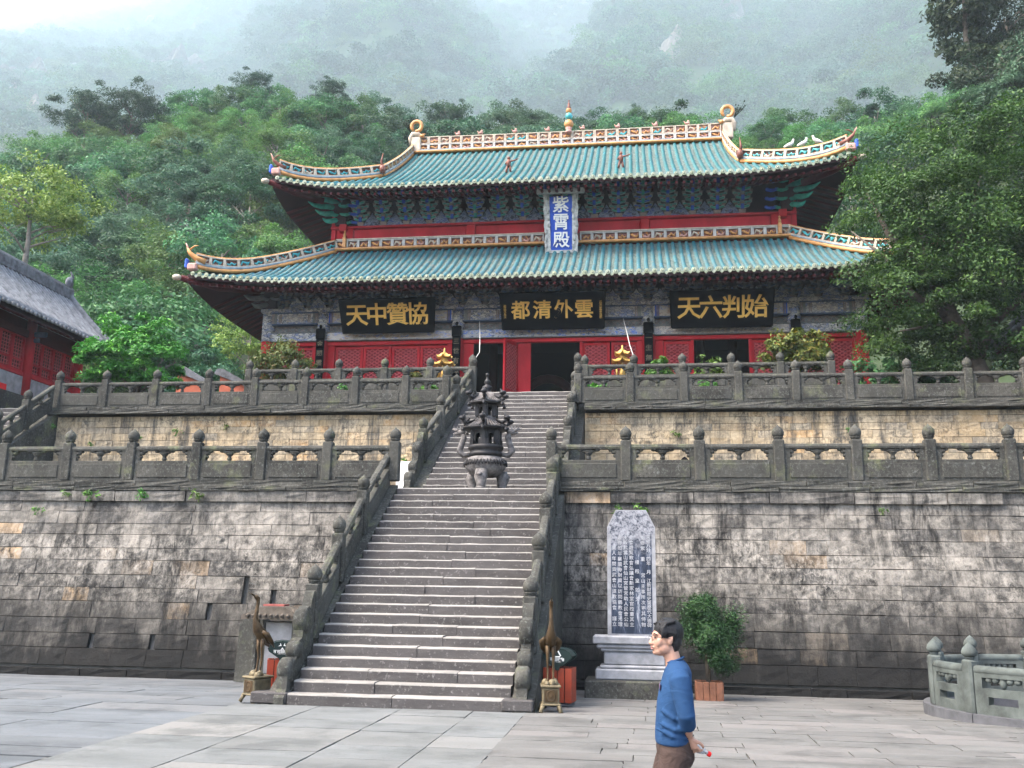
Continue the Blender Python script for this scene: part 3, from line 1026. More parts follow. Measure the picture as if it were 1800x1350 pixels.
# a faint red arch deep inside the middle bay
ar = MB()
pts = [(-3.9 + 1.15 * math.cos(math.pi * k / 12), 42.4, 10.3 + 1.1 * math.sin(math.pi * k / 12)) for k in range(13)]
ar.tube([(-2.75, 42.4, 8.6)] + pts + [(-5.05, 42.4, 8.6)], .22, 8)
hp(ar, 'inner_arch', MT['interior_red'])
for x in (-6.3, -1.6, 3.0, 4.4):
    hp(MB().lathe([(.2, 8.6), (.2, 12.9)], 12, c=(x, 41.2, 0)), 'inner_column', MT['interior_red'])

# --- doors
LW, LH = 1.14, 3.42
def door_mesh(w):
    f = MB()
    for sx in (-1, 1): f.box((sx * (w / 2 - .055), 0, LH / 2), (.11, .09, LH))
    for z, h in ((.05, .1), (1.02, .12), (1.30, .09), (LH - .06, .12)): f.box((0, 0, z), (w - .22, .085, h))
    f.box((0, .01, .56), (w - .22, .03, .8)); f.box((0, .01, 1.17), (w - .22, .03, .18))
    l = MB()
    z0, z1, x0, x1 = 1.345, LH - .12, -w / 2 + .11, w / 2 - .11
    st = .15
    for sg in (-1, 1):
        c = -(x1 - x0) * 1.2
        k0 = z0 - (x1 - x0) * .62
        z = k0
        while z < z1 + (x1 - x0) * .62:
            # the bar z = z + sg*.62*(x - xm), clipped to the frame
            a = [(x, z + sg * .62 * (x - (x0 + x1) / 2)) for x in (x0, x1)]
            (xa, za), (xb, zb) = a
            t0, t1 = 0.0, 1.0
            dz = zb - za
            if abs(dz) > 1e-6:
                ta, tb = sorted(((z0 - za) / dz, (z1 - za) / dz))
                t0, t1 = max(t0, ta), min(t1, tb)
            if t1 - t0 > .04:
                p = (xa + (xb - xa) * t0, 0, za + dz * t0); q = (xa + (xb - xa) * t1, 0, za + dz * t1)
                l.tube([p, q], .026, 4, caps=False, smooth=False)
            z += st
    l.box(((x0 + x1) / 2, .045, (z0 + z1) / 2), (x1 - x0, .02, z1 - z0), 1)
    return f.mesh('door_leaf', MT['red']), l.mesh('lattice', [MT['lattice'], MT['lattice_back']])


MT['lattice'] = plain('lattice_bars', (.42, .075, .08), .65, 0, .25, 5)
MT['lattice_back'] = plain('lattice_backing', (.20, .022, .03), .9, 0, .3, 4)
DM = {w: door_mesh(w) for w in (1.14, 1.22)}


def door(x, w=1.14, a=0.0, y=FY + .12):
    f, l = DM[w]
    o = link('door_leaf', f, hall, (x, y, 8.55), (0, 0, a), None, True)
    link('lattice', l, o)


for i in range(4): door(-12.12 + 1.25 * i, 1.22)
for x in (-14.1, -15.1): door(x)
door(-5.02, 1.14, R(68), FY - .35)
hp(MB().box((-4.5, FY + .05, 10.26), (.55, .12, 3.42), ch=.02), 'door_stile', MT['red'])
door(-1.50, 1.14); door(-.30, 1.14)
door(1.85, 1.14); door(5.4, 1.14)
for x in (7.35, 8.4): door(x)
for x, w in ((-13.0 + .1, .3), (-7.75 + .12, .36), (-6.88, .42), (.25 + .06, .2), (1.1, .32), (6.2, .3), (6.85, .2), (-13.65, .2), (4.78, .12), (2.45, .12), (-2.12, .12)):
    hp(MB().box((x, FY + .06, 10.27), (w, .14, 3.45), ch=.015), 'door_jamb', MT['red'])
hp(MB().box((8.95, FY + .08, 10.27), (.3, .12, 3.45)), 'door_jamb', MT['red'])

# --- lintels and painted beams, bay by bay
kinds = ['beam_grey', 'beam_brown', 'beam_blue', 'beam_pale', 'beam_grey']
for i in range(5):
    xa, xb = colx[i] + .22, colx[i + 1] - .22
    xm, w = (xa + xb) / 2, xb - xa
    hp(MB().box((xm, FY + .02, 12.08), (w, .2, .17), ch=.015), 'door_lintel', MT['red'])
    hp(MB().box((xm, FY - .04, 12.385), (w, .26, .40), ch=.03), 'lower_beam', MT[['beam_grey', 'beam_brown', 'beam_blue', 'beam_pale', 'beam_grey'][i]])
    # fretwork strip: crossing bars before a dark board
    hp(MB().box((xm, FY + .08, 12.755), (w, .06, .29)), 'fret_board', MT['dull_grey'])
    fr = MB()
    n = int(w / .26)
    for k in range(n):
        x0 = xa + w * k / n
        x1 = xa + w * (k + 1) / n
        fr.tube([(x0, FY + .03, 12.63), (x1, FY + .03, 12.88)], .022, 4, smooth=False, caps=False)
        fr.tube([(x0, FY + .03, 12.88), (x1, FY + .03, 12.63)], .022, 4, smooth=False, caps=False)
    fr.box((xm, FY + .03, 12.615), (w, .05, .03)); fr.box((xm, FY + .03, 12.895), (w, .05, .03))
    f = hp(fr, 'fretwork', MT['pinkgrey']); f['kind'] = 'stuff'
    hp(MB().box((xm, FY - .06, 13.2), (w, .3, .55), ch=.04), 'upper_beam', MT[['beam_grey', 'beam_brown', 'beam_grey', 'beam_brown', 'beam_grey'][i]])
    for zz, hh in ((13.455, .05), (12.945, .05), (12.575, .03), (12.195, .03)):
        hp(MB().box((xm, FY - .075 - (.03 if zz > 12.9 else 0), zz), (w, .3, hh)), 'beam_edge', MT['dull_blue' if zz > 12.9 else 'dull_grey'])
    fc = MB()
    for q in (.26, .40):
        a_, h_ = w * q, .46 if q > .3 else .36
        for s_ in (-1, 1):
            fc.box((xm + s_ * a_ * 1.15, FY - .225, 13.2), (.05, .04, h_)); fc.box((xm + s_ * (a_ * 1.15 + .07), FY - .22, 13.2), (.04, .03, h_))
    hp(fc, 'cartouche_frame', MT['pinkgrey'])['kind'] = 'stuff'
    for s, x in ((-1, xa + .14), (1, xb - .14)):                            # blue end bands
        hp(MB().box((x, FY - .07, 13.2), (.16, .3, .56)), 'beam_end_band', MT['blue'] if i in (1, 3) else MT['dull_grey'])
    hp(MB().box((xm, FY - .07, 13.2), (w * .42, .31, .40), ch=.06), 'beam_cartouche', MT[['beam_pale', 'beam_blue', 'beam_grey', 'beam_blue', 'beam_pale'][i]])
hp(MB().box((XC, FY - .05, 13.57), (25.6, .5, .17), ch=.03), 'plate_beam', MT['beam_grey'])
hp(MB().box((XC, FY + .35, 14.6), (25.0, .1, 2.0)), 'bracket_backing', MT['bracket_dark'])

# --- bracket sets
def arm_profile(w, h):
    """the boat-shaped arm: flat top with curled ends, rounded below"""
    return [(-w / 2, h), (-w / 2 - .03, h * .62), (-w / 2 + .03, h * .28), (-w / 2 + .12, .03), (-w / 2 + .2, 0), (w / 2 - .2, 0), (w / 2 - .12, .03), (w / 2 - .03, h * .28),
            (w / 2 + .03, h * .62), (w / 2, h), (w / 2 - .09, h), (w / 2 - .14, h * .72), (-w / 2 + .14, h * .72), (-w / 2 + .09, h)]


def bracket_meshes(ca, cb, edge):
    out = []
    for w in (.60, .80):
        a = MB()
        a.prism(arm_profile(w, .17), -.045, .045, 0)
        inner = [(x * .9, .035 + (z - .035) * .62) for x, z in arm_profile(w, .17)]
        a.prism(inner, -.055, -.035, 1)
        for sx in (-1, 1):
            a.box((sx * w * .47, 0, .21), (.13, .12, .075), 2, taper=1.25)
        out.append(a.mesh('arm', [MT[edge], MT[ca], MT['pinkgrey']]))
    core = MB()
    core.box((0, 0, .08), (.26, .26, .16), 2, taper=1.25)
    for k in range(4):
        z = .16 + k * .30
        y = -.27 * k
        core.box((0, y + .2, z + .1), (.11, .8, .17), 0)
        core.box((0, y - .22, z + .10), (.13, .1, .2), 1)
        core.box((0, y - .16, z + .24), (.17, .17, .1), 2, taper=1.3)
    return core.mesh('bracket_set', [MT[edge], MT[cb], MT['pinkgrey']]), out


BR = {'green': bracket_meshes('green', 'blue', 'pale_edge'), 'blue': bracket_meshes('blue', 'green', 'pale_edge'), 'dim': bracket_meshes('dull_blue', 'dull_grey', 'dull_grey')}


def bracket(x, y, z, kind, tiers=4, s=1.0):
    core, arms = BR[kind]
    o = link('bracket_set', core, hall, (x, y, z), None, (s, s, s), True)
    for k in range(tiers):
        link('arm', arms[0 if k < tiers - 1 else 1], o, (0, -.27 * k - .14, .2 + k * .30))
        if k: link('arm', arms[1], o, (0, -.27 * k + .14, .10 + k * .30))


UY = 39.6                                        # front plane of the upper storey
for i in range(18):
    x = -12.35 + i * 1.075
    if i == 17: continue
    bracket(x, UY, 18.1, 'blue' if i in (5, 12) else 'green')
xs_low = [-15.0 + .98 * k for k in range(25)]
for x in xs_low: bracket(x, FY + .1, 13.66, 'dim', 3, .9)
# painted boards between the upper sets
pm = MB().prism([(-.42, 0), (.42, 0), (.28, .25), (.14, .40), (0, .62), (-.14, .40), (-.28, .25)], -.03, .03).mesh('bracket_panel', MT['panel_blue'])
pm2 = MB().prism([(-.36, 0), (.36, 0), (.26, .25), (.12, .34), (0, .52), (-.12, .34), (-.26, .25)], -.03, .03).mesh('bracket_panel', MT['beam_grey'])
for i in range(16): link('bracket_panel', pm, hall, (-12.35 + (i + .5) * 1.075, UY - .1, 18.08), None, None, True)
for k in range(24): link('bracket_panel', pm2, hall, (-15.0 + .98 * (k + .5), FY - .18, 13.66), None, None, True)
# corner clusters: long curved arms reaching out along the diagonal
def corner(cx, cy, z, sx, ca, cb, nm='corner_bracket', s=1.0):
    base = MB()
    base.box((cx, cy, z + .3), (.5, .5, .5)); base.box((cx, cy, z + .8), (.8, .8, .45))
    o = hp(base, nm, MT['bracket_dark'])
    for k in range(4):
        L = (1.0 + .38 * k) * s
        a = MB()
        d = Vector((sx, -1, 0)).normalized()
        pts = [Vector((cx, cy, z + .15 + .3 * k)) + d * (L * t) + Vector((0, 0, (.10 * math.sin(t * 6.0) + .10 * t))) for t in (0, .2, .4, .6, .8, .9, 1.0)]
        a.tube(pts, [.11, .11, .11, .10, .08, .05, .015], 6, 0, flat=1.2)
        a.obj('arm', [MT[ca]], o)
        for q in range(2):
            a = MB()
            yy = cy - .27 * k - .05
            a.prism([(cx - sx * (.25 + .42 * q) + p[0], z + .14 + .3 * k + p[1]) for p in arm_profile(.5, .17)], yy - .05, yy + .05)
            a.obj('arm', [MT[cb if q else ca]], o)


corner(-13.3, UY + .05, 18.1, -1, 'green', 'blue')
corner(6.75, UY + .05, 18.1, 1, 'green', 'blue')
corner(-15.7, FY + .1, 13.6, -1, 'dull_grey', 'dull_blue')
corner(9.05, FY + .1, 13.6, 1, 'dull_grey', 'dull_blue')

# --- upper storey: red boards
xs = [-13.72, -12.9, -7.2, .62, 6.25, 7.15]
hp(MB().box((XC, UY + .15, 17.45), (20.9, .2, 1.3)), 'upper_wall', MT['red_wall'])
for i in range(5):
    hp(MB().box(((xs[i] + xs[i + 1]) / 2, UY + .02, 17.55), (xs[i + 1] - xs[i] - .46, .1, .8), ch=.02), 'red_board', MT['red_wall'])
for x in xs[1:5]:
    hp(MB().box((x, UY - .02, 17.45), (.40, .2, 1.22), ch=.03), 'board_post', MT['red'])
hp(MB().box((XC, UY - .02, 18.02), (20.9, .34, .1), ch=.02), 'plate_beam', MT['red_wall'])
for sx in (-1, 1):
    xw = XC + sx * 10.35
    hp(MB().box((xw, 45, 18.2), (.2, 10.9, 2.8)), 'side_wall', MT['red_wall'])
    for z, d in ((17.98, .35), (17.55, .22)):
        hp(MB().box((XC + sx * 9.85, UY - .12, z), (.34, .3, d), ch=.02), 'beam_head', MT['red'])
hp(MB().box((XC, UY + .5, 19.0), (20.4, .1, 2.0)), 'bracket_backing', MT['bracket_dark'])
hp(MB().box((XC, 45, 19.75), (20.6, 11.0, .1)), 'attic_floor', MT['soffit'])

# --- roofs
def lift(dx, flat, hw, amt):
    t = max(0.0, (abs(dx) - flat) / (hw - flat))
    return amt * t ** 2.1


class Roof:
    """front slope of a hipped roof: eave line, profile and hip lines"""
    def __init__(s, hw, hw_top, ye, yt, ze, zt, flat, amt, sag, ridge=None):
        s.__dict__.update(locals())

    def ytop(s, x):
        dx = abs(x - XC)
        if dx <= s.hw_top: return s.yt
        k = (dx - s.hw_top) / (s.hw - s.hw_top)
        return s.yhip + (s.ye - s.yhip) * k

    def z(s, x, y):
        t = (y - s.ye) / (s.yt - s.ye)
        f = (1 - s.sag) * t + s.sag * t * t
        return s.ze + (s.zt - s.ze) * f + lift(x - XC, s.flat, s.hw, s.amt) * max(0, 1 - t * 2.2) ** 1.3


def build_roof(rf, nm, tile, pitch, capm):
    n = int(2 * rf.hw / pitch)
    # bed under the tiles and soffit below it
    def f(u, v, dz=0.0):
        x = XC - rf.hw + 2 * rf.hw * u
        y = rf.ye + (rf.ytop(x) - rf.ye) * v
        return (x, y, rf.z(x, y) + dz)
    m = MB().grid(lambda u, v: f(u, v, .0), 96, 8)
    hp(m, nm + '_bed', MT['bed'])
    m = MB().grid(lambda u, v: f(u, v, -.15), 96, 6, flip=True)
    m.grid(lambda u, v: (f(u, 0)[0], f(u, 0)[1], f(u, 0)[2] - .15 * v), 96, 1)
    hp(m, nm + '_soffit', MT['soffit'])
    tr_ = random.Random(int(pitch * 1000))
    cap = MB().lathe([(0, -.02), (.085, -.02), (.10, -.01), (.10, .02), (.085, .03), (.06, .018), (0, .022)], 12, M=rotx(R(90)))
    cap.lathe([(.0, .03), (.045, .028), (.0, .032)], 8, M=rotx(R(90)))
    cap = cap.mesh('eave_cap', MT['cap'])
    drip = MB().prism([(-.085, .03), (.085, .03), (.07, -.04), (0, -.10), (-.07, -.04)], -.012, .012).mesh('drip_tile', MT['cap'])
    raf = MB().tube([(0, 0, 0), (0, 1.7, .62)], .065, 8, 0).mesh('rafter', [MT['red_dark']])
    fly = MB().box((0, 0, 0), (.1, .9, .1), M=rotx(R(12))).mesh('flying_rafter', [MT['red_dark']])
    for i in range(n):
        x = XC - rf.hw + .12 + (2 * rf.hw - .24) * (i + .5) / n
        yt = rf.ytop(x)
        if yt - rf.ye < .18: yt = rf.ye + .18
        mb = MB()
        L = yt - rf.ye
        ns = max(1, int(L / .36))
        vs, fs = [], []
        for k in range(ns):
            jx = tr_.uniform(-.008, .008)
            for (t, rr) in ((k / ns, .088), ((k + 1) / ns, .076)):
                y = rf.ye - .03 + L * t
                z = rf.z(x, y)
                for q in range(5):
                    w = math.pi * q / 4
                    vs.append((x + jx + rr * math.cos(w), y, z + .015 + rr * math.sin(w) * 1.05))
            b = k * 10
            for q in range(4): fs.append((b + q, b + q + 1, b + 6 + q, b + 5 + q))
            if k: fs += [(b - 5 + q, b - 4 + q, b + 1 + q, b + q) for q in range(4)]
        mb.add(vs, fs, 0, True)
        o = hp(mb, 'tile_column', [tile])
        y0 = rf.ye - .05
        ze = rf.z(x, rf.ye)
        link('eave_cap', cap, hall, (x, y0, ze + .045), (R(tr_.uniform(-6, 6)), 0, R(tr_.uniform(-8, 8))), None, True)
        if i < n - 1:
            xd = x + rf.hw / n
            link('drip_tile', drip, hall, (xd, y0, rf.z(xd, rf.ye) - .02), None, None, True)
        dx = x - XC
        fan = max(-1, min(1, dx / rf.hw)) * max(0, (abs(dx) - rf.hw_top) / (rf.hw - rf.hw_top)) * R(38)
        link('flying_rafter', fly, hall, (x, rf.ye + .52, ze - .20), (0, 0, fan), None, True)
        link('rafter', raf, hall, (x, rf.ye + .55, ze - .27), (0, 0, fan), (1, max(.05, min(1, (yt - rf.ye - .7) / 1.7)), max(.05, min(1, (yt - rf.ye - .7) / 1.7))), True)


# lower skirt roof
LO = Roof(14.95, 10.1, 35.0, 39.3, 13.93, 16.72, 8.6, .46, .22)
LO.yhip = 39.3
UP = Roof(12.45, 8.15, 37.0, 44.5, 18.86, 24.0, 7.4, .62, .16)
UP.yhip = 39.7
build_roof(LO, 'lower_roof', MT['tile_low'], .30, MT['cap'])
build_roof(UP, 'upper_roof', MT['tile_up'], .318, MT['cap'])
# sides and back of the roofs
for sx in (-1, 1):
    m = MB()
    def sidelo(u, v):
        y = 35.0 + (55 - 35.0) * u
        a = Vector((XC + sx * 14.95, y, 13.93 + .46 * abs(2 * u - 1) ** 6))
        yb = 39.3 + (50.7 - 39.3) * u
        b = Vector((XC + sx * 10.1, yb, 16.72))
        return tuple(a.lerp(b, v))
    m.grid(sidelo, 20, 4, flip=sx > 0)
    m.grid(lambda u, v: tuple(Vector(sidelo(u, v)) - Vector((0, 0, .3 - .1 * v))), 20, 4, 1, flip=sx < 0)
    hp(m, 'lower_roof_side', [MT['bed'], MT['soffit']])
    m = MB()
    def sideup(u, v):
        y = 37.0 + 15 * u
        a = Vector((XC + sx * 12.45, y, 18.86 + .62 * abs(2 * u - 1) ** 6))
        b = Vector((XC + sx * 8.2, 39.7 + 9.6 * u, 20.65))
        return tuple(a.lerp(b, v))
    m.grid(sideup, 20, 4, flip=sx > 0)
    m.grid(lambda u, v: tuple(Vector(sideup(u, v)) - Vector((0, 0, .3 - .1 * v))), 20, 4, 1, flip=sx < 0)
    hp(m, 'upper_roof_side', [MT['bed'], MT['soffit']])
    m = MB().add([(XC + sx * 8.2, 39.7, 20.6), (XC + sx * 8.2, 49.3, 20.6), (XC + sx * 8.2, 44.5, 24.0)], [(0, 1, 2)])
    hp(m, 'gable', MT['red_wall'])
    # rafters of the side eaves seen from below at the corner
    rs = MB()
    for k in range(14):
        y = 38.9 + .5 * k
        rs.tube([(XC + sx * 12.4, y, 18.6), (XC + sx * 10.8, y + .2, 19.25)], .06, 6)
    hp(rs, 'side_rafters', MT['red_dark'])['kind'] = 'stuff'
    rs = MB()
    for k in range(14):
        y = 37.5 + .5 * k
        rs.tube([(XC + sx * 14.9, y, 13.7), (XC + sx * 12.8, y + .3, 14.75)], .06, 6)
    hp(rs, 'side_rafters', MT['red_dark'])['kind'] = 'stuff'
m = MB().grid(lambda u, v: (XC - 12.45 + 24.9 * u + (v * 4.2 * (1 - 2 * u)), 52 - 7.5 * v, 18.86 + 5.14 * v), 10, 4, flip=True)
m.grid(lambda u, v: (XC - 14.95 + 29.9 * u + (v * 4.85 * (1 - 2 * u)), 55 - 4.3 * v, 13.93 + 2.8 * v), 10, 4, flip=True)
hp(m, 'back_roof', [MT['bed']])

# --- ridge ornaments: openwork panels of glazed figures in pale frames
ORN = []
for k in range(5):
    r_ = random.Random(200 + k)
    mb = MB()
    mi0 = (0, 1, 0, 2, 0)[k]
    pts = [(-.2 + .1 * j, 0, .0 + r_.uniform(-.10, .10)) for j in range(5)]
    mb.tube(pts, [.03, .05, .045, .05, .02], 6, mi0)
    for j in range(5):
        mb.ball((r_.uniform(-.19, .19), r_.uniform(-.02, .02), r_.uniform(-.11, .11)), (r_.uniform(.03, .055), .04, r_.uniform(.03, .06)), r_.choice((0, 1, 2, 0, 3)), 6, 4)
    mb.add([(-.25, .04, -.15), (.25, .04, -.15), (.25, .04, .15), (-.25, .04, .15)], [(0, 1, 2, 3)], 3)
    ORN.append(mb)
ORN_M = {'warm': [o.mesh('ornament', [MT['orange'], MT['pink'], MT['cream'], MT['brown_glaze']]) for o in ORN],
         'cool': [o.mesh('ornament', [MT['teal_glaze'], MT['cream'], MT['teal_glaze'], MT['brown_glaze']]) for o in ORN],
         'mixed': [o.mesh('ornament', [MT['orange'], MT['teal_glaze'], MT['cream'], MT['pink']]) for o in ORN]}
FRM = {}


def frame_mesh(w, h, m):
    k = (w, h, m)
    if k not in FRM:
        mb = MB()
        for s in (-1, 1):
            mb.box((s * (w / 2 - .03), 0, 0), (.06, .13, h), ch=.01)
            mb.box((0, 0, s * (h / 2 - .025)), (w - .12, .13, .05), ch=.01)
        FRM[k] = mb.mesh('ridge_panel', MT[m])
    return FRM[k]


def ridge_panel(p, w, h, fm, kind, rot=(0, 0, 0)):
    o = link('ridge_panel', frame_mesh(w, h, fm), hall, p, rot, None, True)
    link('ornament', hr.choice(ORN_M[kind]), o, (0, 0, 0), None, (w / .54 * .92, 1, h / .34 * .95))


x0, x1 = XC - 8.0, XC + 8.15
hp(MB().box(((x0 + x1) / 2, 44.36, 24.05), (16.3, .34, .13), ch=.05), 'ridge_roll', MT['orange'])
hp(MB().box(((x0 + x1) / 2, 44.42, 24.16), (16.2, .26, .08)), 'ridge_roll', MT['grey_glaze'])
hp(MB().box(((x0 + x1) / 2, 44.56, 24.5), (16.0, .1, .8)), 'ridge_core', MT['brown_glaze'])
n = 27
for i in range(n):
    w = 15.6 / n
    x = x0 + .28 + w * (i + .5)
    sag = -.06 * (1 - ((x - XC) / 8) ** 2)
    ridge_panel((x, 44.4, 24.36 + sag), round(w - .01, 3), .33, 'white_frame', 'warm')
    ridge_panel((x, 44.4, 24.74 + sag), round(w - .01, 3), .42, 'cream', 'mixed')
for x in (-8.9, -7.7, -5.9, -4.2, -2.4, -.6, 1.3, 2.9):          # little figures sitting on the ridge
    MB().ball((x, 44.4, 25.03), (.14, .08, .07), 0).ball((x + .05, 44.4, 25.13), (.06, .05, .08), 0).tube([(x - .1, 44.4, 25.03), (x - .17, 44.4, 25.16)], [.04, .01], 5).obj('ridge_figure', MT['pink'], hall)
# finial of stacked glazed balls
fin = thing('finial_dummy', None, None) if False else None
fx, fz = -3.1, 24.75
f0 = hp(MB().lathe([(.19, 0), (.16, .12), (.13, .2), (.18, .3)], 12, c=(fx, 44.35, fz)), 'ridge_finial', MT['pink'])
for z, r, m in ((.52, .25, 'orange'), (.95, .20, 'teal_glaze'), (1.28, .16, 'orange')):
    MB().lathe([(.08, -r * .95), (r * .75, -r * .62), (r, 0), (r * .75, r * .62), (.07, r * .95)], 12, c=(fx, 44.35, fz + z)).obj('finial_ball', MT[m], f0)
MB().lathe([(.13, 1.38), (.08, 1.5), (.055, 1.6), (.07, 1.66), (.03, 1.72), (.03, 1.8), (.045, 1.84), (0.001, 1.9)], 8, c=(fx, 44.35, fz)).obj('finial_tip', MT['brown_glaze'], f0)
# dragon-tail ends of the ridge: a curled ring on a scaly body
for sx, x in ((-1, -11.1), (1, 4.9)):
    o = hp(MB().box((x, 44.4, 24.5), (.52, .3, .85), 0, ch=.05), 'ridge_dragon', [MT['cream']])
    MB().tube([(x - sx * .3, 44.35, 24.9), (x - sx * .1, 44.35, 25.1), (x + sx * .2, 44.35, 25.1), (x + sx * .32, 44.35, 24.9), (x + sx * .3, 44.35, 24.5)], [.06, .14, .15, .12, .08], 8).obj('dragon_body', MT['cream'], o)
    ring = [(x + .0 + .27 * math.cos(a), 44.3, 25.52 + .29 * math.sin(a)) for a in [R(-100 + 22 * k) for k in range(16)]]
    MB().tube(ring, [.10] * 13 + [.09, .08, .05], 8).obj('dragon_tail', MT['orange'], o)
    MB().ball((x - sx * .32, 44.25, 24.95), (.13, .1, .1)).tube([(x - sx * .3, 44.25, 24.98), (x - sx * .5, 44.25, 25.05)], [.07, .02], 6).obj('dragon_snout', MT['orange'], o)
    for k in range(9):
        a = R(50 + hr.uniform(0, 80))
        b = Vector((x + sx * .3, 44.3, 25.2))
        d = Vector((math.cos(a) * sx, hr.uniform(-.2, .2), math.sin(a)))
    tw = MB()
    for k in range(10):
        d = Vector((sx * hr.uniform(.1, .8), hr.uniform(-.3, .3), hr.uniform(.6, 1.1))).normalized() * hr.uniform(.5, 1.0)
        b = Vector((x + sx * .32, 44.35, 25.2))
        tw.tube([b, b + d * .6 + Vector((sx * .05, 0, 0)), b + d], [.018, .012, .004], 4)
        for q in range(3): tw.ball(tuple(b + d * hr.uniform(.5, 1)), (.035, .03, .05), 0, 4, 3)
    tw.obj('roof_weed', MT['leaf_dark'], hall)['kind'] = 'stuff'

# --- sloping gable ridges and hip ridges
def strip_ridge(path, nm, h, n, fm, kind, base='orange', w=.2):
    """a ridge following path: orange roll, grey course, openwork panels on top"""
    P = [Vector(p) for p in path]
    hp(MB().tube(P, [w * .45] * len(P), 8, smooth=True), nm + '_roll', MT[base])
    hp(MB().tube([p + Vector((0, 0, .13)) for p in P], [w * .4] * len(P), 6), nm + '_course', MT['grey_glaze'])
    # resample
    L = [0]
    for a, b in zip(P, P[1:]): L.append(L[-1] + (b - a).length)
    def at(s):
        s = max(0, min(L[-1], s))
        for i in range(len(P) - 1):
            if s <= L[i + 1] + 1e-9: return P[i].lerp(P[i + 1], (s - L[i]) / max(1e-9, L[i + 1] - L[i]))
        return P[-1]
    for i in range(n):
        a, b = at(L[-1] * i / n), at(L[-1] * (i + 1) / n)
        d = b - a
        w_ = d.length
        rz = math.atan2(d.y, d.x)
        ry = -math.asin(max(-1, min(1, d.z / w_)))
        flip = False
        if abs(rz) > R(90): rz += R(180); ry = -ry
        ridge_panel((a + b) / 2 + Vector((0, 0, .17 + h / 2)), round(w_ * 1.0, 2), h, fm, kind, (0, ry, rz))
    top = [at(L[-1] * i / (n * 2)) + Vector((0, 0, .2 + h)) for i in range(n * 2 + 1)]
    hp(MB().tube(top, .035, 6), nm + '_coping', MT['orange'])
    return at, L[-1]


def beast(p, sx, m='orange', s=1.0):
    """upswept corner end with a small beast rearing on it"""
    x, y, z = p
    mb = MB()
    mb.tube([(x - sx * .7 * s, y + .35 * s, z), (x - sx * .3 * s, y + .15 * s, z + .12 * s), (x, y, z + .38 * s), (x + sx * .1 * s, y - .05, z + .62 * s)], [.16 * s, .15 * s, .10 * s, .04 * s], 8, 0)
    mb.tube([(x + sx * .02, y, z + .45 * s), (x + sx * .16 * s, y, z + .75 * s), (x + sx * .24 * s, y, z + .9 * s)], [.07 * s, .045 * s, .01], 6, 1)
    mb.tube([(x - sx * .02, y, z + .55 * s), (x - sx * .25 * s, y, z + .72 * s), (x - sx * .45 * s, y, z + .72 * s)], [.05 * s, .04 * s, .01], 5, 0)
    return mb.obj('corner_beast', [MT[m], MT['pink']], hall)


for sx in (-1, 1):
    # gable ridge down the front slope, curving outwards at the foot
    top = Vector((XC + sx * 8.0, 44.3, 24.1))
    pts = []
    for k in range(9):
        t = k / 8
        y = 44.3 - 4.6 * t
        x = XC + sx * (7.95 + .2 * t * t)
        pts.append((x, y, UP.z(x, y) + .12))
    strip_ridge(pts, 'gable_ridge', .34, 9, 'cream', 'warm', w=.2)
    foot = Vector(pts[-1])
    mb = MB().ball(tuple(foot + Vector((0, -.15, .25))), (.16, .2, .22)).tube([foot + Vector((0, -.1, .3)), foot + Vector((sx * .05, -.25, .6)), foot + Vector((0, -.2, 1.05))], [.09, .06, .01], 6)
    mb.obj('ridge_beast', MT['brown_glaze'], hall)
    # hip ridge out to the upswept corner
    pts = []
    for k in range(12):
        t = k / 11
        x = XC + sx * (8.2 + 4.0 * t)
        y = 39.65 + (37.12 - 39.65) * t
        pts.append((x, y, UP.z(x, y) + .12 + .25 * t ** 4))
    strip_ridge(pts, 'hip_ridge', .36, 9, 'cream', 'cool', w=.2)
    e = Vector(pts[-1])
    beast(e + Vector((sx * .22, -.1, .22)), sx, 'brown_glaze', .7)
    hp(MB().box(tuple(e + Vector((sx * .1, -.02, -.02))), (.4, .3, .3), ch=.05), 'hip_end', MT['pink'])
    hp(MB().box(tuple(e + Vector((sx * .34, -.05, .1))), (.14, .22, .42), ch=.05), 'hip_mask', MT['blue'])
    cb = (XC + sx * 12.55, 36.95, 19.28)
    hp(MB().tube([(XC + sx * 10.6, 38.6, 19.0), (XC + sx * 11.6, 37.7, 19.05), cb], [.16, .15, .13], 8), 'corner_beam', MT['red_dark'])
    hp(MB().ball((cb[0] + sx * .12, cb[1] - .1, cb[2]), (.19, .16, .12)), 'beam_cap', MT['cream'])
    # lower hip ridge
    pts = []
    for k in range(14):
        t = k / 13
        x = XC + sx * (10.05 + 4.65 * t)
        y = 39.2 + (35.15 - 39.2) * t
        pts.append((x, y, LO.z(x, y) + .14 + .26 * t ** 4))
    strip_ridge(pts, 'hip_ridge', .36, 11, 'cream', 'cool', w=.2)
    e = Vector(pts[-1])
    beast(e + Vector((sx * .26, -.1, .24)), sx, 'orange', .85)
    hp(MB().box(tuple(e + Vector((sx * .1, -.02, -.05))), (.4, .3, .3), ch=.05), 'hip_end', MT['pink'])
    hp(MB().box(tuple(e + Vector((sx * .36, -.05, .1))), (.14, .22, .42), ch=.05), 'hip_mask', MT['blue'])
    cb = (XC + sx * 15.15, 34.9, 14.2)
    hp(MB().tube([(XC + sx * 12.8, 37.4, 14.4), (XC + sx * 14.0, 36.0, 14.1), cb], [.17, .16, .14], 8), 'corner_beam', MT['red_dark'])
    hp(MB().ball((cb[0] + sx * .14, cb[1] - .1, cb[2]), (.20, .16, .13)), 'beam_cap', MT['cream'])

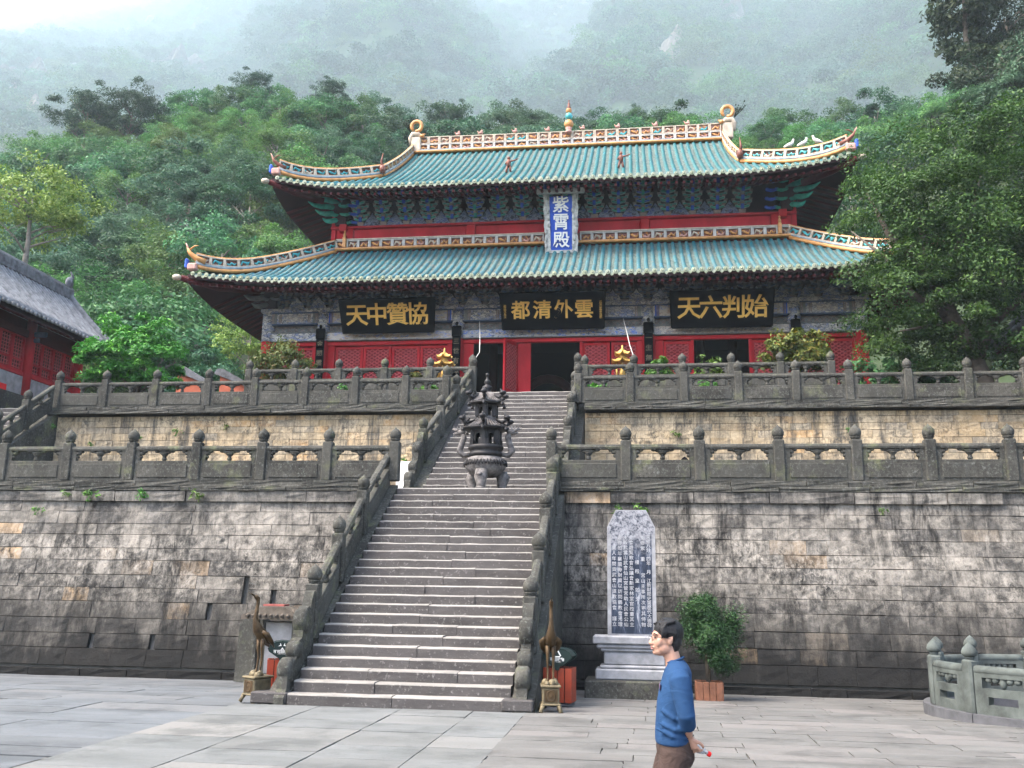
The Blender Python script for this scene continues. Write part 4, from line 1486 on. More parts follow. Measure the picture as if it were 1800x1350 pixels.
# --- band of framed figures along the top of the skirt roof
hp(MB().box((XC, 39.22, 16.86), (20.4, .3, .12), ch=.04), 'band_roll', MT['orange'])
hp(MB().box((XC, 39.36, 17.08), (20.3, .1, .5)), 'band_core', MT['brown_glaze'])
n = 38
for i in range(n):
    w = 20.2 / n
    x = XC - 10.1 + w * (i + .5)
    if -4.0 < x < -2.1: continue
    ridge_panel((x, 39.24, 17.10), round(w - .005, 3), .40, 'white_frame', 'warm')
    hp(MB().box((x, 39.24, 17.33), (w, .18, .05)), 'band_coping', MT['cream'])
for sx in (-1, 1):
    MB().box((XC + sx * 9.65, 39.1, 17.15), (.16, .16, .5), ch=.02).ball((XC + sx * 9.65, 39.1, 17.5), (.07, .07, .14)).ball((XC + sx * 9.65, 39.1, 17.68), (.05, .05, .06)).obj('band_figure', MT['orange'], hall)
# two dark glazed warriors standing on the upper tiles
for x in (-5.5, -.4):
    y = 39.4
    z = UP.z(x, y) + .08
    mb = MB()
    mb.tube([(x - .12, y, z), (x - .05, y, z + .3)], [.05, .06], 6).tube([(x + .1, y, z), (x + .05, y, z + .3)], [.05, .06], 6)
    mb.tube([(x, y, z + .26), (x, y, z + .55), (x, y, z + .62)], [.09, .11, .06], 8).ball((x, y, z + .7), (.075, .075, .09))
    mb.tube([(x + .08, y, z + .55), (x + .25, y, z + .58), (x + .42, y, z + .66)], [.04, .035, .02], 6).tube([(x - .08, y, z + .55), (x - .16, y, z + .4)], [.04, .03], 6)
    mb.obj('roof_warrior', MT['brown_glaze'], hall)

# ------------------------------------------------------------------ boards that hang on the hall
def tilt_board(name, label, cx, ytop, ybot, ztop, zbot, w, wt, m, chars, size, mt, sxs, group=None, side=None):
    b = thing(name, label, 'sign', (cx, (ytop + ybot) / 2, (ztop + zbot) / 2), group)
    dz, dy = ztop - zbot, ytop - ybot
    h = math.hypot(dz, dy)
    a = math.atan2(-dy, dz)                     # leaning forward at the top
    M_ = Matrix.Translation(wloc(b)) @ rotx(a)
    mb = MB().prism([(-w / 2, -h / 2), (w / 2, -h / 2), (wt / 2, h / 2), (-wt / 2, h / 2)], -.05, .05, 0, M=M_)
    mb.obj('board', [m], b)
    fr = MB()
    for p, q in (((-wt / 2, h / 2), (wt / 2, h / 2)), ((-w / 2, -h / 2), (w / 2, -h / 2)), ((-w / 2, -h / 2), (-wt / 2, h / 2)), ((w / 2, -h / 2), (wt / 2, h / 2))):
        fr.tube([M_ @ Vector((p[0], -.04, p[1])), M_ @ Vector((q[0], -.04, q[1]))], .03, 4, smooth=False)
    fr.obj('board_frame', [MT['black'] if m == MT['black'] else MT['grey_glaze']], b)
    for ch, x in zip(chars, sxs):
        p = M_ @ Vector((x, -.075, 0.0))
        text('character', ch, size, mt, b, p, (R(90) + a, 0, 0), .03, .015)
    return b, M_, h


KB = dict(size=.98, mt=MT['gold'])
b, M_, h = tilt_board('name_board', 'black board with the gold characters 天中贊協 hanging over the left bay', -10.25, 36.95, 37.45, 13.75, 12.40, 3.95, 4.15, MT['black'], '天中贊協', .98, MT['gold'], (-1.32, -.45, .45, 1.3))
b, M_, h = tilt_board('name_board', 'black board with the gold characters 都清外雲 hanging over the middle door', -3.25, 36.95, 37.45, 13.85, 12.42, 4.2, 4.35, MT['black'], '都清外雲', .80, MT['gold'], (-1.32, -.42, .46, 1.3))
for x, s in ((1.98, '武當山紫霄宮清都'), (-1.98, '歲次甲子年立')):
    text('inscription', '\n'.join(s), .12, MT['gold'], b, M_ @ Vector((x, -.07, 0)), (R(90) + math.atan2(.5, 1.43), 0, 0), .004, .0, spacing=.75)
tilt_board('name_board', 'black board with the gold characters 天六判始 hanging over the right bay', 3.6, 36.95, 37.45, 13.78, 12.36, 3.98, 4.12, MT['black'], '天六判始', .98, MT['gold'], (-1.3, -.43, .48, 1.36))
# upright blue board of the upper storey
cx = -3.0
vb = thing('hall_name_board', 'upright blue board with the white characters 紫霄殿 in a carved grey frame', 'sign', (cx, 38.3, 17.45))
a = math.atan2(.75, 2.75)
M_ = tr(cx, 38.3, 17.45) @ rotx(a)
MB().prism([(-.46, -1.22), (.46, -1.22), (.49, 1.12), (-.49, 1.12)], -.04, .05, M=M_).obj('board', MT['signblue'], vb)
MT['carved'] = plain('carved_grey_frame', (.36, .355, .33), .85, 0, .45, 7, .6)
for sx in (-1, 1):
    mb = MB()
    pr = [(sx * .46, -1.4), (sx * .72, -1.42), (sx * .70, -1.1), (sx * .74, -.8), (sx * .69, -.5), (sx * .75, -.15), (sx * .70, .2), (sx * .77, .55), (sx * .72, .85), (sx * .78, 1.25), (sx * .50, 1.25)]
    mb.prism(pr, -.10, .06, M=M_)
    for k in range(9): mb.ball((sx * hr.uniform(.52, .68), -.11, -1.3 + k * .3), (.07, .04, .13), M=M_, nu=6, nv=4)
    mb.obj('carved_border', MT['carved'], vb)
MB().prism([(-.72, -1.42), (.72, -1.42), (.5, -1.2), (-.5, -1.2)], -.10, .05, M=M_).obj('carved_border', MT['carved'], vb)
mb = MB()
top = [(-1.02, 1.22), (-1.06, 1.36), (-.98, 1.42), (-.6, 1.40), (-.3, 1.43), (0, 1.41), (.3, 1.44), (.6, 1.41), (.98, 1.43), (1.06, 1.36), (1.02, 1.22)]
mb.prism(top, -.32, .05, M=M_)
mb.obj('carved_hood', MT['carved'], vb)
for ch, z in zip('紫霄殿', (.72, -.03, -.80)):
    text('character', ch, .74, MT['white'], vb, M_ @ Vector((0, -.06, z)), (R(90) + a, 0, 0), .03, .009)
# couplets on the four columns
for x, s, lb in ((-13.3, '金闕雲宮上帝居', 'narrow dark couplet board on the column left of the left bay'), (-7.35, '三世有緣登福地', 'narrow dark couplet board on the column left of the middle door'),
                 (.67, '一生無愧到靈山', 'narrow dark couplet board on the column right of the middle door'), (6.56, '玉虛勝境真人府', 'narrow dark couplet board on the column behind the yellow-green bush')):
    c = thing('couplet_board', lb, 'couplet board', (x, FY - .33, 10.7))
    MB().box((x, FY - .33, 10.85), (.36, .07, 3.5), ch=.015).obj('board', MT['black'], c)
    MB().box((x, FY - .35, 12.45), (.42, .12, .5), ch=.05).ball((x, FY - .38, 12.78), (.07, .05, .09)).obj('board_head', MT['black'], c)
    for k, ch in enumerate(s): text('character', ch, .27, MT['bronze_pale'], c, (x, FY - .37, 12.0 - .42 * k), (R(90), 0, 0), .006, .004)
# ------------------------------------------------------------------ side halls
def side_hall(name, label, sx, xe, ze, xr, zr, xf, zf, ya, yb, left):
    """a hall along the side of the court; its front looks along sx. xe/ze eave, xr/zr ridge, xf/zf front wall and floor"""
    b = thing(name, label, 'side hall', (xf, (ya + yb) / 2, zf))
    n = int((yb - ya) / .27)
    def zt(t): return ze + (zr - ze) * (.8 * t + .2 * t * t)
    m = MB().grid(lambda u, v: (xe + (xr - xe) * v, ya + (yb - ya) * u, zt(v)), 2, 6, flip=sx > 0)
    m.obj('roof_bed', MT['grey_tile'], b)
    xb = 2 * xr - xe
    MB().grid(lambda u, v: (xb + (xr - xb) * v, ya + (yb - ya) * u, zt(v)), 2, 6, flip=sx < 0).obj('back_slope', MT['grey_tile'], b)
    MB().grid(lambda u, v: (xe + (xr - xe) * v, ya + (yb - ya) * u, zt(v) - .22), 2, 6, flip=sx < 0).obj('soffit', MT['soffit'], b)
    r_ = random.Random(int(abs(xe) * 7))
    prof = [(xe + (xr - xe) * t, zt(t)) for t in (0, .17, .34, .5, .67, .84, 1)]
    tm = MB().tube([(x - xe, 0, z - ze + .03) for x, z in prof], [.085, .08, .085, .08, .085, .08, .08], 8).mesh('tile_column', MT['grey_tile'])
    capm = MB().lathe([(0, -.02), (.09, -.02), (.09, .02), (0, .025)], 10, M=roty(R(90 * sx))).mesh('eave_cap', MT['grey_tile'])
    raf = MB().tube([(.1 * -sx, 0, -.12), (-1.3 * sx, 0, .55 * (zr - ze) / abs(xr - xe))], .06, 6).mesh('rafter', MT['red_dark'])
    for i in range(n):
        y = ya + (yb - ya) * (i + .5) / n
        link('tile_column', tm, b, (xe, y, ze + r_.uniform(-.01, .01)), None, None, True)
        link('eave_cap', capm, b, (xe + sx * .02, y, ze + .03), None, None, True)
        link('rafter', raf, b, (xe, y, ze - .12), None, None, True)
    # ridge with pierced dark tiles, gable ridges
    rg = MB().box((xr, (ya + yb) / 2, zr + .22), (.3, yb - ya + .2, .5), ch=.04)
    rg.obj('roof_ridge', MT['dark_tile'], b)
    MB().tube([(xr, ya - .1, zr + .5), (xr, yb + .1, zr + .5)], .1, 8).obj('ridge_coping', MT['grey_tile'], b)
    for y in (ya, yb):
        MB().tube([(x, y, z + .14) for x, z in prof], [.17] * 7, 8).obj('gable_ridge', MT['dark_tile'], b)
        MB().prism([(xe, ze - .2), (xr, zr - .1), (xb, ze - .2)], y - .05 if y == ya else y - .1, y + .1 if y == ya else y + .05).obj('gable_wall', MT['grey_brick'], b)
    MB().ball((xr, yb - .15, zr + .75), (.14, .25, .3)).tube([(xr, yb - .2, zr + .8), (xr, yb + .05, zr + 1.1), (xr, yb - .15, zr + 1.3)], [.12, .09, .02], 6).obj('ridge_beast', MT['dark_tile'], b)
    # front: posts, upper lattice windows, brick apron
    h = ze - zf
    MB().box((xf - sx * .25, (ya + yb) / 2, zf + h * .55), (.12, yb - ya - .6, h * 1.1)).obj('front_wall', MT['red_dark'], b)
    nb = max(2, int((yb - ya) / 3.3))
    for k in range(nb + 1):
        y = ya + .3 + (yb - ya - .6) * k / nb
        MB().lathe([(.2, 0), (.19, h * 1.1)], 12, c=(xf, y, zf)).obj('column', MT['red'], b)
        MB().box((xf + sx * .32, y, ze - .28), (.75, .14, .2), ch=.03).box((xf + sx * .15, y, ze - .52), (.5, .12, .18), ch=.03).obj('bracket', MT['dull_blue'], b)
    for k in range(nb):
        y0 = ya + .3 + (yb - ya - .6) * k / nb + .2
        y1 = ya + .3 + (yb - ya - .6) * (k + 1) / nb - .2
        MB().box((xf - sx * .1, (y0 + y1) / 2, zf + .52), (.22, y1 - y0, 1.04)).obj('brick_apron', MT['grey_brick'] if left else MT['red_dark'], b)
        MB().box((xf - sx * .08, (y0 + y1) / 2, zf + 1.14), (.2, y1 - y0, .16), ch=.02).obj('window_sill', MT['red'], b)
        MB().box((xf - sx * .05, (y0 + y1) / 2, ze - .30), (.2, y1 - y0, .3), ch=.02).obj('eave_beam', MT['red_dark'], b)
        q = 4
        for j in range(q):
            a, c = y0 + (y1 - y0) * j / q, y0 + (y1 - y0) * (j + 1) / q
            f = MB()
            for yy in (a + .04, c - .04): f.box((xf - sx * .1, yy, (zf + 1.2 + ze - .4) / 2), (.1, .07, ze - .4 - zf - 1.2))
            for zz in (zf + 1.26, zf + 1.26 + (ze - zf - 1.7) * .3, ze - .47): f.box((xf - sx * .1, (a + c) / 2, zz), (.1, c - a - .1, .07))
            fo = f.obj('window_leaf', MT['red_wall'], b)
            l = MB()
            for z in range(9):
                zz = zf + 1.3 + (ze - zf - 1.85) * (z + .5) / 9
                l.box((xf - sx * .13, (a + c) / 2, zz), (.03, c - a - .16, .025))
            for z in range(4):
                l.box((xf - sx * .125, a + (c - a) * (z + 1) / 5, (zf + 1.3 + ze - .5) / 2), (.03, .025, ze - zf - 1.85))
            l.obj('lattice', MT['lattice'], fo)
    MB().box((xf - sx * 3, (ya + yb) / 2, zf - 1.0), (8.0, yb - ya + 2.0, 2.0)).obj('stone_base', MT['bal'], b)
    return b


lh = side_hall('side_hall', 'low red side hall with grey tiled roof at the left edge of the terrace', 1, -22.9, 11.95, -25.3, 14.35, -24.3, 8.85, 27.0, 37.9, True)
rh = side_hall('side_hall', 'dark side hall with grey tiled eave behind the trunk of the big tree', -1, 13.0, 10.72, 15.6, 13.2, 14.6, 8.2, 24.0, 35.2, False)
# painted barge piece at the near end of the left hall's eave
MB().prism([(-1.2, .0), (0, -.05), (.15, .25), (.1, .5), (-.4, .55), (-1.2, .7)], -.06, .06, M=tr(-22.6, 29.6, 11.35)).obj('painted_bracket', MT['beam_blue'], lh)
b = thing('banner', 'plain red cloth banner on the grey brick apron of the left side hall', 'banner', (-24.12, 33.0, 9.1))
MB().box((-24.14, 31.4, 9.09), (.03, 2.9, .48), ch=.008).obj('cloth', MT['red_bright'], b)
# orange garden walls with dark tile copings
for k, (xa, za, xb, zb, lb) in enumerate(((-20.8, 11.55, -19.3, 10.75, 'orange plastered garden wall with sloping dark coping behind the terrace, left one of two'),
                                          (-19.0, 11.45, -17.6, 10.75, 'orange plastered garden wall with sloping dark coping behind the terrace, next to the hall'))):
    w = thing('garden_wall', lb, 'garden wall', ((xa + xb) / 2, 40 + k * .6, 7.6))
    y = 40 + k * .6
    MB().prism([(xa, 7.6), (xb, 7.6), (xb, zb), (xa, za)], y - .15, y + .15).obj('plaster', MT['brick_wall_red'], w)
    MB().prism([(xa - .25, za - .05), (xa - .1, za + .18), (xa + .2, za + .15), (xb + .1, zb + .14), (xb + .1, zb - .04)], y - .3, y + .3).obj('coping', MT['dark_tile'], w)
# ------------------------------------------------------------------ incense burner on the lower terrace, before the upper stairs
bx, by = -3.62, 22.75
bu = thing('incense_burner', 'black cast iron incense burner with two pagoda roofs before the upper stairs', 'incense burner', (bx, by, Z1))
OX = lambda z: (bx, by, Z1 + z)
# cauldron on three lion legs
MB().lathe([(.0, .40), (.22, .40), (.38, .48), (.49, .62), (.52, .76), (.49, .88), (.40, .96), (.34, .98)], 24, c=OX(0)).obj('cauldron', MT['iron_light'], bu)
rel = MB()
rr = random.Random(3)
for k in range(30):
    a = 2 * math.pi * k / 30
    pts = []
    for j in range(7):
        w_ = a + (j - 3) * .04
        zz = .78 + .08 * math.sin(j * 1.5 + k * 2.1)
        q_ = .525 if zz < .84 else .505
        pts.append((bx + q_ * math.cos(w_), by + q_ * math.sin(w_), Z1 + zz))
    rel.tube(pts, [.008, .02, .022, .022, .022, .02, .008], 5)
rel.obj('cauldron_relief', MT['iron'], bu)['kind'] = 'stuff'
for a in (-95, 25, 145):
    c, s = math.cos(R(a)), math.sin(R(a))
    l = MB()
    l.tube([(bx + .40 * c, by + .40 * s, Z1 + .55), (bx + .46 * c, by + .46 * s, Z1 + .34), (bx + .42 * c, by + .42 * s, Z1 + .14), (bx + .44 * c, by + .44 * s, Z1 - .0)], [.15, .16, .11, .13], 8)
    l.ball((bx + .56 * c, by + .56 * s, Z1 + .42), (.08, .08, .07)).ball((bx + .52 * c, by + .52 * s, Z1 + .04), (.12, .12, .05))
    l.obj('leg', MT['iron_light'], bu)
MB().lathe([(.34, .96), (.42, 1.0), (.44, 1.06), (.39, 1.09), (.40, 1.16), (.44, 1.2), (.44, 1.28), (.40, 1.30), (.33, 1.30)], 24, c=OX(0)).obj('collar', MT['iron'], bu)
par = MB()
for k in range(6):
    a0, a1 = R(60 * k + 12), R(60 * k + 48)
    pts = [(bx + .41 * math.cos(a0 + (a1 - a0) * t), by + .41 * math.sin(a0 + (a1 - a0) * t)) for t in (0, .5, 1)]
    for p, q in zip(pts, pts[1:]):
        par.add([(*p, Z1 + 1.28), (*q, Z1 + 1.28), (*q, Z1 + 1.45), (*p, Z1 + 1.45), (p[0] * .93 + bx * .07, p[1] * .93 + by * .07, Z1 + 1.28), (q[0] * .93 + bx * .07, q[1] * .93 + by * .07, Z1 + 1.28), (q[0] * .93 + bx * .07, q[1] * .93 + by * .07, Z1 + 1.45), (p[0] * .93 + bx * .07, p[1] * .93 + by * .07, Z1 + 1.45)],
                [(0, 1, 2, 3), (7, 6, 5, 4), (3, 2, 6, 7), (0, 3, 7, 4), (1, 5, 6, 2)])
par.obj('parapet', MT['iron'], bu)['kind'] = 'stuff'
for sx in (-1, 1):                                  # dragon handles
    h = MB().tube([(bx + sx * .38, by, Z1 + 1.05), (bx + sx * .56, by, Z1 + 1.02), (bx + sx * .66, by - .03, Z1 + 1.14), (bx + sx * .60, by - .05, Z1 + 1.34), (bx + sx * .55, by - .05, Z1 + 1.52), (bx + sx * .60, by - .05, Z1 + 1.66)],
                  [.07, .085, .085, .075, .075, .06], 10)
    h.ball((bx + sx * .63, by - .05, Z1 + 1.68), (.12, .09, .09))
    h.tube([(bx + sx * .66, by - .05, Z1 + 1.70), (bx + sx * .84, by - .06, Z1 + 1.78)], [.07, .025], 8).tube([(bx + sx * .66, by - .05, Z1 + 1.64), (bx + sx * .80, by - .06, Z1 + 1.66)], [.05, .02], 8)
    for k in range(4): h.tube([(bx + sx * (.56 + .07 * k), by - .05, Z1 + 1.74), (bx + sx * (.57 + .08 * k), by - .05, Z1 + 1.86)], [.03, .006], 5)
    h.obj('dragon_handle', MT['iron_light'], bu)


def pavilion(z0, z1, r, rr_, zr, nm):
    for k in range(6):
        a = R(60 * k + 30)
        x, y = bx + r * math.cos(a), by + r * math.sin(a)
        MB().box((x, y, (z0 + z1) / 2 + Z1), (.1, .1, z1 - z0), ch=.015).obj('pavilion_post', MT['iron'], bu)
    for k in range(6):                               # walls with arched openings
        a = R(60 * k + 60)
        M_ = tr(bx, by, Z1) @ rotz(a) @ tr(r * math.cos(R(30)), 0, 0) @ rotz(R(90))
        w = r * .98
        m = MB()
        h = z1 - z0
        for s in (-1, 1): m.box((s * w * .36, 0, z0 + h / 2), (w * .3, .03, h), M=M_)
        m.box((0, 0, z1 - h * .14), (w * .45, .03, h * .28), M=M_)
        m.prism([(-w * .22, z1 - h * .27), (-w * .22, z1 - h * .42), (-w * .08, z1 - h * .3), (.08 * w, z1 - h * .3), (w * .22, z1 - h * .42), (w * .22, z1 - h * .27)], -.015, .015, M=M_)
        m.obj('wall_panel', MT['iron'], bu)
    # six-sided roof with upswept corners
    rf = MB()
    N = 24
    prof = [(rr_, 0), (rr_ * .78, .07), (rr_ * .55, .17), (rr_ * .36, .30)]
    vs = []
    for (q, z) in prof:
        for k in range(N):
            a = 2 * math.pi * k / N + R(30)
            c6 = math.cos(R(30)) / math.cos((a - R(30)) % R(60) - R(30))
            up = max(0, (c6 - .93) / .07) ** 2 * .10 * (q / rr_) ** 2 if c6 > .93 else 0
            vs.append((bx + q * c6 * math.cos(a), by + q * c6 * math.sin(a), Z1 + z1 + z + up))
    fs = [(i * N + k, i * N + (k + 1) % N, (i + 1) * N + (k + 1) % N, (i + 1) * N + k) for i in range(3) for k in range(N)]
    rf.add(vs, fs, 0, False)
    rf.lathe([(.05, -.06), (rr_ * .93, -.03), (rr_ * .97, .01)], 24, c=(bx, by, Z1 + z1))
    ro = rf.obj('pagoda_roof', MT['iron'], bu)
    rb = MB()
    for k in range(36):
        a = 2 * math.pi * (k + .5) / 36
        c6 = math.cos(R(30)) / math.cos((a - R(30) + R(30)) % R(60) - R(30)) if False else math.cos(R(30)) / math.cos((a - R(30)) % R(60) - R(30))
        pts = [(bx + q * c6 * math.cos(a), by + q * c6 * math.sin(a), Z1 + z1 + z + .02) for q, z in prof]
        rb.tube(pts, .018, 5)
    rb.obj('roof_ribs', MT['iron_light'], ro)['kind'] = 'stuff'
    for k in range(6):
        a = R(60 * k + 30)
        c, s = math.cos(a), math.sin(a)
        d = MB().tube([(bx + rr_ * .5 * c, by + rr_ * .5 * s, Z1 + z1 + .24), (bx + rr_ * .85 * c, by + rr_ * .85 * s, Z1 + z1 + .14), (bx + rr_ * 1.05 * c, by + rr_ * 1.05 * s, Z1 + z1 + .22)], [.03, .04, .05], 6)
        d.ball((bx + rr_ * 1.08 * c, by + rr_ * 1.08 * s, Z1 + z1 + .27), (.09, .09, .07), 0, 8, 5).tube([(bx + rr_ * 1.02 * c, by + rr_ * 1.02 * s, Z1 + z1 + .3), (bx + rr_ * .92 * c, by + rr_ * .92 * s, Z1 + z1 + .4)], [.05, .01], 5)
        d.obj('roof_dragon', MT['iron'], ro)
        bl = MB().lathe([(.045, -.10), (.04, -.04), (.015, .0), (.008, .05)], 8, c=(bx + rr_ * 1.03 * c, by + rr_ * 1.03 * s, Z1 + z1 + .0))
        bl.obj('wind_bell', MT['iron'], ro)


pavilion(1.30, 1.78, .36, .60, .3, 'lower_pavilion')
MB().lathe([(.24, 2.06), (.24, 2.12), (.22, 2.14)], 12, c=OX(0)).obj('roof_collar', MT['iron_light'], bu)
pavilion(2.12, 2.52, .25, .46, .25, 'upper_pavilion')
MB().lathe([(.12, 2.78), (.13, 2.86), (.09, 2.9), (.13, 2.96), (.13, 3.02), (.06, 3.07), (.05, 3.1), (.085, 3.16), (.06, 3.22), (.03, 3.26), (.03, 3.33), (.045, 3.36), (.045, 3.42), (.0, 3.44)], 12, c=OX(0)).obj('finial', MT['iron'], bu)

bu.scale = (1, 1, .865)
# ------------------------------------------------------------------ inscribed stele before the right wall
sx_, sy_ = -.07, 19.15
gzs = gz(sy_)
st = thing('stone_stele', 'tall grey stone stele with rows of carved characters on a moulded plinth', 'stele', (sx_, sy_, gzs))
q = MB()
q.prism([(-.475, 1.02), (.475, 1.02), (.475, 3.12), (.30, 3.46), (-.30, 3.46), (-.475, 3.12)], sy_ - .09, sy_ + .11, M=tr(sx_, 0, 0))
q.obj('tablet', MT['marble'], st)
MB().prism([(-.40, 1.06), (.40, 1.06), (.40, 2.98), (-.40, 2.98)], sy_ - .094, sy_ - .08, M=tr(sx_, 0, 0)).obj('inked_face', MT['stele'], st)
MB().prism([(-.455, 2.98), (.455, 2.98), (.455, 3.11), (.29, 3.44), (-.29, 3.44), (-.455, 3.11)], sy_ - .094, sy_ - .08, M=tr(sx_, 0, 0)).obj('carved_head', MT['stele'], st)
for x, (w, z0, z1, d) in enumerate(((1.60, .86, 1.02, .52), (1.46, .78, .86, .46), (1.30, .72, .78, .42), (1.18, .47, .72, .36), (1.34, .40, .47, .44), (1.50, .20, .40, .54), (1.9, gzs - .1, .20, .9))):
    MB().box((sx_ + .04, sy_ + .05, (z0 + z1) / 2), (w, d * 1.1, z1 - z0), ch=.025).obj('plinth_block', MT['marble'] if x < 6 else MT['bal'], st)
MT['marble_light'] = plain('incised_pale_stone', (.34, .34, .35), .85, 0, .25, 8)
rows = ['貢人年間貢武會山道教協會　謹立', '書修如年襄國動財資以訪問鶴教會元理', '主殿武當山武會仙山宮管宮助人民會公仙',
        '全會遊覽教會弘議會新家林堂官殿重其主', '樓殿皇如文　　　　　', '重修紫　重　　宮山主事所次更其侍物', '宮修八分　四年　月　江新財閥史第歷代大德碑']
for k, s in enumerate(rows):
    x = sx_ - .34 + k * .113
    top = 2.78 if k == 0 else 2.98
    text('inscription', '\n'.join(s.strip()), .090, MT['marble_light'], st, (x, sy_ - .097, (top + 1.12) / 2 + .02), (R(90), 0, 0), .003, .0005, spacing=(top - 1.2) / max(1, len(s)) / .090)
# ------------------------------------------------------------------ bronze cranes on cast stands
def crane(label, x, y, face):
    c = thing('bronze_crane', label, 'crane statue', (x, y, gz(y)))
    z0 = gz(y)
    M_ = tr(x, y, z0) @ rotz(face)
    b = MB()
    b.box((0, 0, .27), (.34, .46, .28), ch=.02, M=M_)
    b.box((0, 0, .425), (.40, .52, .04), ch=.012, M=M_); b.box((0, 0, .13), (.38, .50, .03), ch=.01, M=M_)
    b.obj('stand', MT['bronze_pale'], c)
    for sx in (-1, 1):
        for sy in (-1, 1):
            MB().tube([(sx * .15, sy * .2, .13), (sx * .18, sy * .23, .06), (sx * .2, sy * .26, 0)], [.05, .04, .045], 6, M=M_).obj('foot', MT['bronze_pale'], c)
    md = MB().lathe([(.0, 0), (.10, 0), (.10, .012), (.08, .012), (.07, .004), (.03, .02), (0, .02)], 14, M=M_ @ tr(0, -.23, .27) @ rotx(R(90)))
    md.box((0, -.232, .27), (.26, .01, .2), M=M_)
    md.obj('medallion', MT['bronze'], c)
    rk = MB()
    r_ = random.Random(int(x * 10))
    for k in range(9): rk.ball((r_.uniform(-.13, .13), r_.uniform(-.17, .17), .46), (r_.uniform(.05, .09), r_.uniform(.05, .09), r_.uniform(.04, .09)), 0, 6, 4, M=M_)
    rk.obj('rock', MT['bronze_pale'], c)
    # body with folded wings, S neck, raised head; beak up
    bd = MB()
    bd.tube([(0, .30, .98), (0, .24, 1.02), (0, .12, 1.10), (0, -.02, 1.18), (0, -.10, 1.26), (0, -.15, 1.36), (0, -.17, 1.46), (0, -.15, 1.60), (0, -.13, 1.72), (0, -.14, 1.79), (0, -.19, 1.82), (0, -.24, 1.84)],
            [.02, .06, .10, .118, .105, .07, .05, .038, .036, .048, .045, .022], 12, M=M_)
    bd.tube([(0, -.22, 1.835), (0, -.32, 1.875), (0, -.40, 1.90)], [.024, .014, .003], 6, M=M_)
    bd.obj('crane_body', MT['bronze'], c)
    for s in (-1, 1):
        MB().tube([(s * .10, -.06, 1.22), (s * .14, .04, 1.16), (s * .12, .18, 1.04), (s * .07, .32, .92)], [.05, .10, .08, .015], 10, M=M_, flat=.55).obj('wing', MT['bronze'], c)
        c.scale = (.80, .80, .93)
        MB().tube([(s * .055, .02, 1.08), (s * .06, .0, .93), (s * .055, .03, .78), (s * .055, -.01, .52), (s * .055, -.03, .47)], [.06, .035, .024, .02, .028], 8, M=M_).obj('leg', MT['bronze'], c)
    return c


crane('bronze crane on a footed stand left of the stairs, before the small tiled shrine', -6.28, 15.72, R(-28))
crane('bronze crane on a footed stand right of the stairs, in front of a litter bin', -1.36, 15.6, R(8))

# ------------------------------------------------------------------ litter bins
def bin_(label, x, y, rot, mark):
    c = thing('litter_bin', label, 'litter bin', (x, y, gz(y)))
    M_ = tr(x, y, gz(y)) @ rotz(rot) @ Matrix.Scale(.9, 4)
    MB().box((0, 0, .03), (.5, .42, .06), ch=.02, M=M_).obj('bin_base', MT['kerb'], c)
    sl = MB().prism([(-.09, -.012), (.09, -.012), (.09, .012), (-.09, .012)], .08, .70, axis='z', M=None).mesh('slat', MT['bin_red'])
    MB().box((0, 0, .40), (.50, .40, .56), M=M_).obj('bin_core', MT['dark'], c)
    for k in range(4):
        for s in (-1, 1):
            o = link('slat', sl, c, (M_ @ Vector((-.21 + .14 * k, s * .215, 0))), (0, 0, rot), (.62, .9, .9), True)
    for k in range(3):
        for s in (-1, 1):
            link('slat', sl, c, (M_ @ Vector((s * .265, -.14 + .14 * k, 0))), (0, 0, rot + R(90)), (.62, .9, .9), True)
    # fan-shaped lid board front and back with a hood between
    fan = [(-.035, .66), (.035, .66), (.05, .72), (.26, .86), (.285, .92), (.24, .99), (.14, 1.045), (0, 1.065), (-.14, 1.045), (-.24, .99), (-.285, .92), (-.26, .86), (-.05, .72)]
    MB().prism(fan, -.25, -.225, M=M_).obj('lid_board', MT['bin_green'], c)
    MB().prism(fan, .225, .25, M=M_).obj('lid_board', MT['bin_green'], c)
    MB().prism([(-.26, .93), (-.20, 1.0), (-.12, 1.04), (0, 1.06), (.12, 1.04), (.20, 1.0), (.26, .93), (.26, .91), (-.26, .91)], -.225, .225, M=M_).obj('hood', MT['bin_green'], c)
    s = MB()
    if mark == 'tri':
        for a in (90, 210, 330):
            p = [(.075 * math.cos(R(a + d)), .95 + .075 * math.sin(R(a + d))) for d in (8, 112)]
            s.tube([(p[0][0], -.253, p[0][1]), (p[1][0], -.253, p[1][1])], .014, 4, M=M_, smooth=False)
    else:
        for a in (90 + 180, 30, 150):
            d = Vector((math.cos(R(a)), 0, math.sin(R(a)))); e = Vector((-d.z, 0, d.x))
            pts = [d * .02 + e * .0, d * .075 + e * .04, d * .055, d * .075 - e * .04]
            s.prism([(v.x, v.z + .96) for v in pts], -.257, -.251, M=M_)
    s.obj('emblem', MT['white'], c)
    rt = (R(90), 0, rot)
    text('lettering', '不可回收物' if mark != 'tri' else '可回收物', .062, MT['white'], c, M_ @ Vector((0, -.253, .855)), rt, .001, .002)
    text('lettering', 'UNRECYCLABLE' if mark != 'tri' else 'RECYCLABLE', .022, MT['white'], c, M_ @ Vector((0, -.253, .813)), rt, .001, 0)
    return c


bin_('red slatted litter bin with dark green fan-shaped lid left of the stairs', -6.42, 17.15, R(20), 'x')
bin_('red slatted litter bin with green lid and recycling triangle right of the stairs', -1.30, 16.75, R(-8), 'tri')

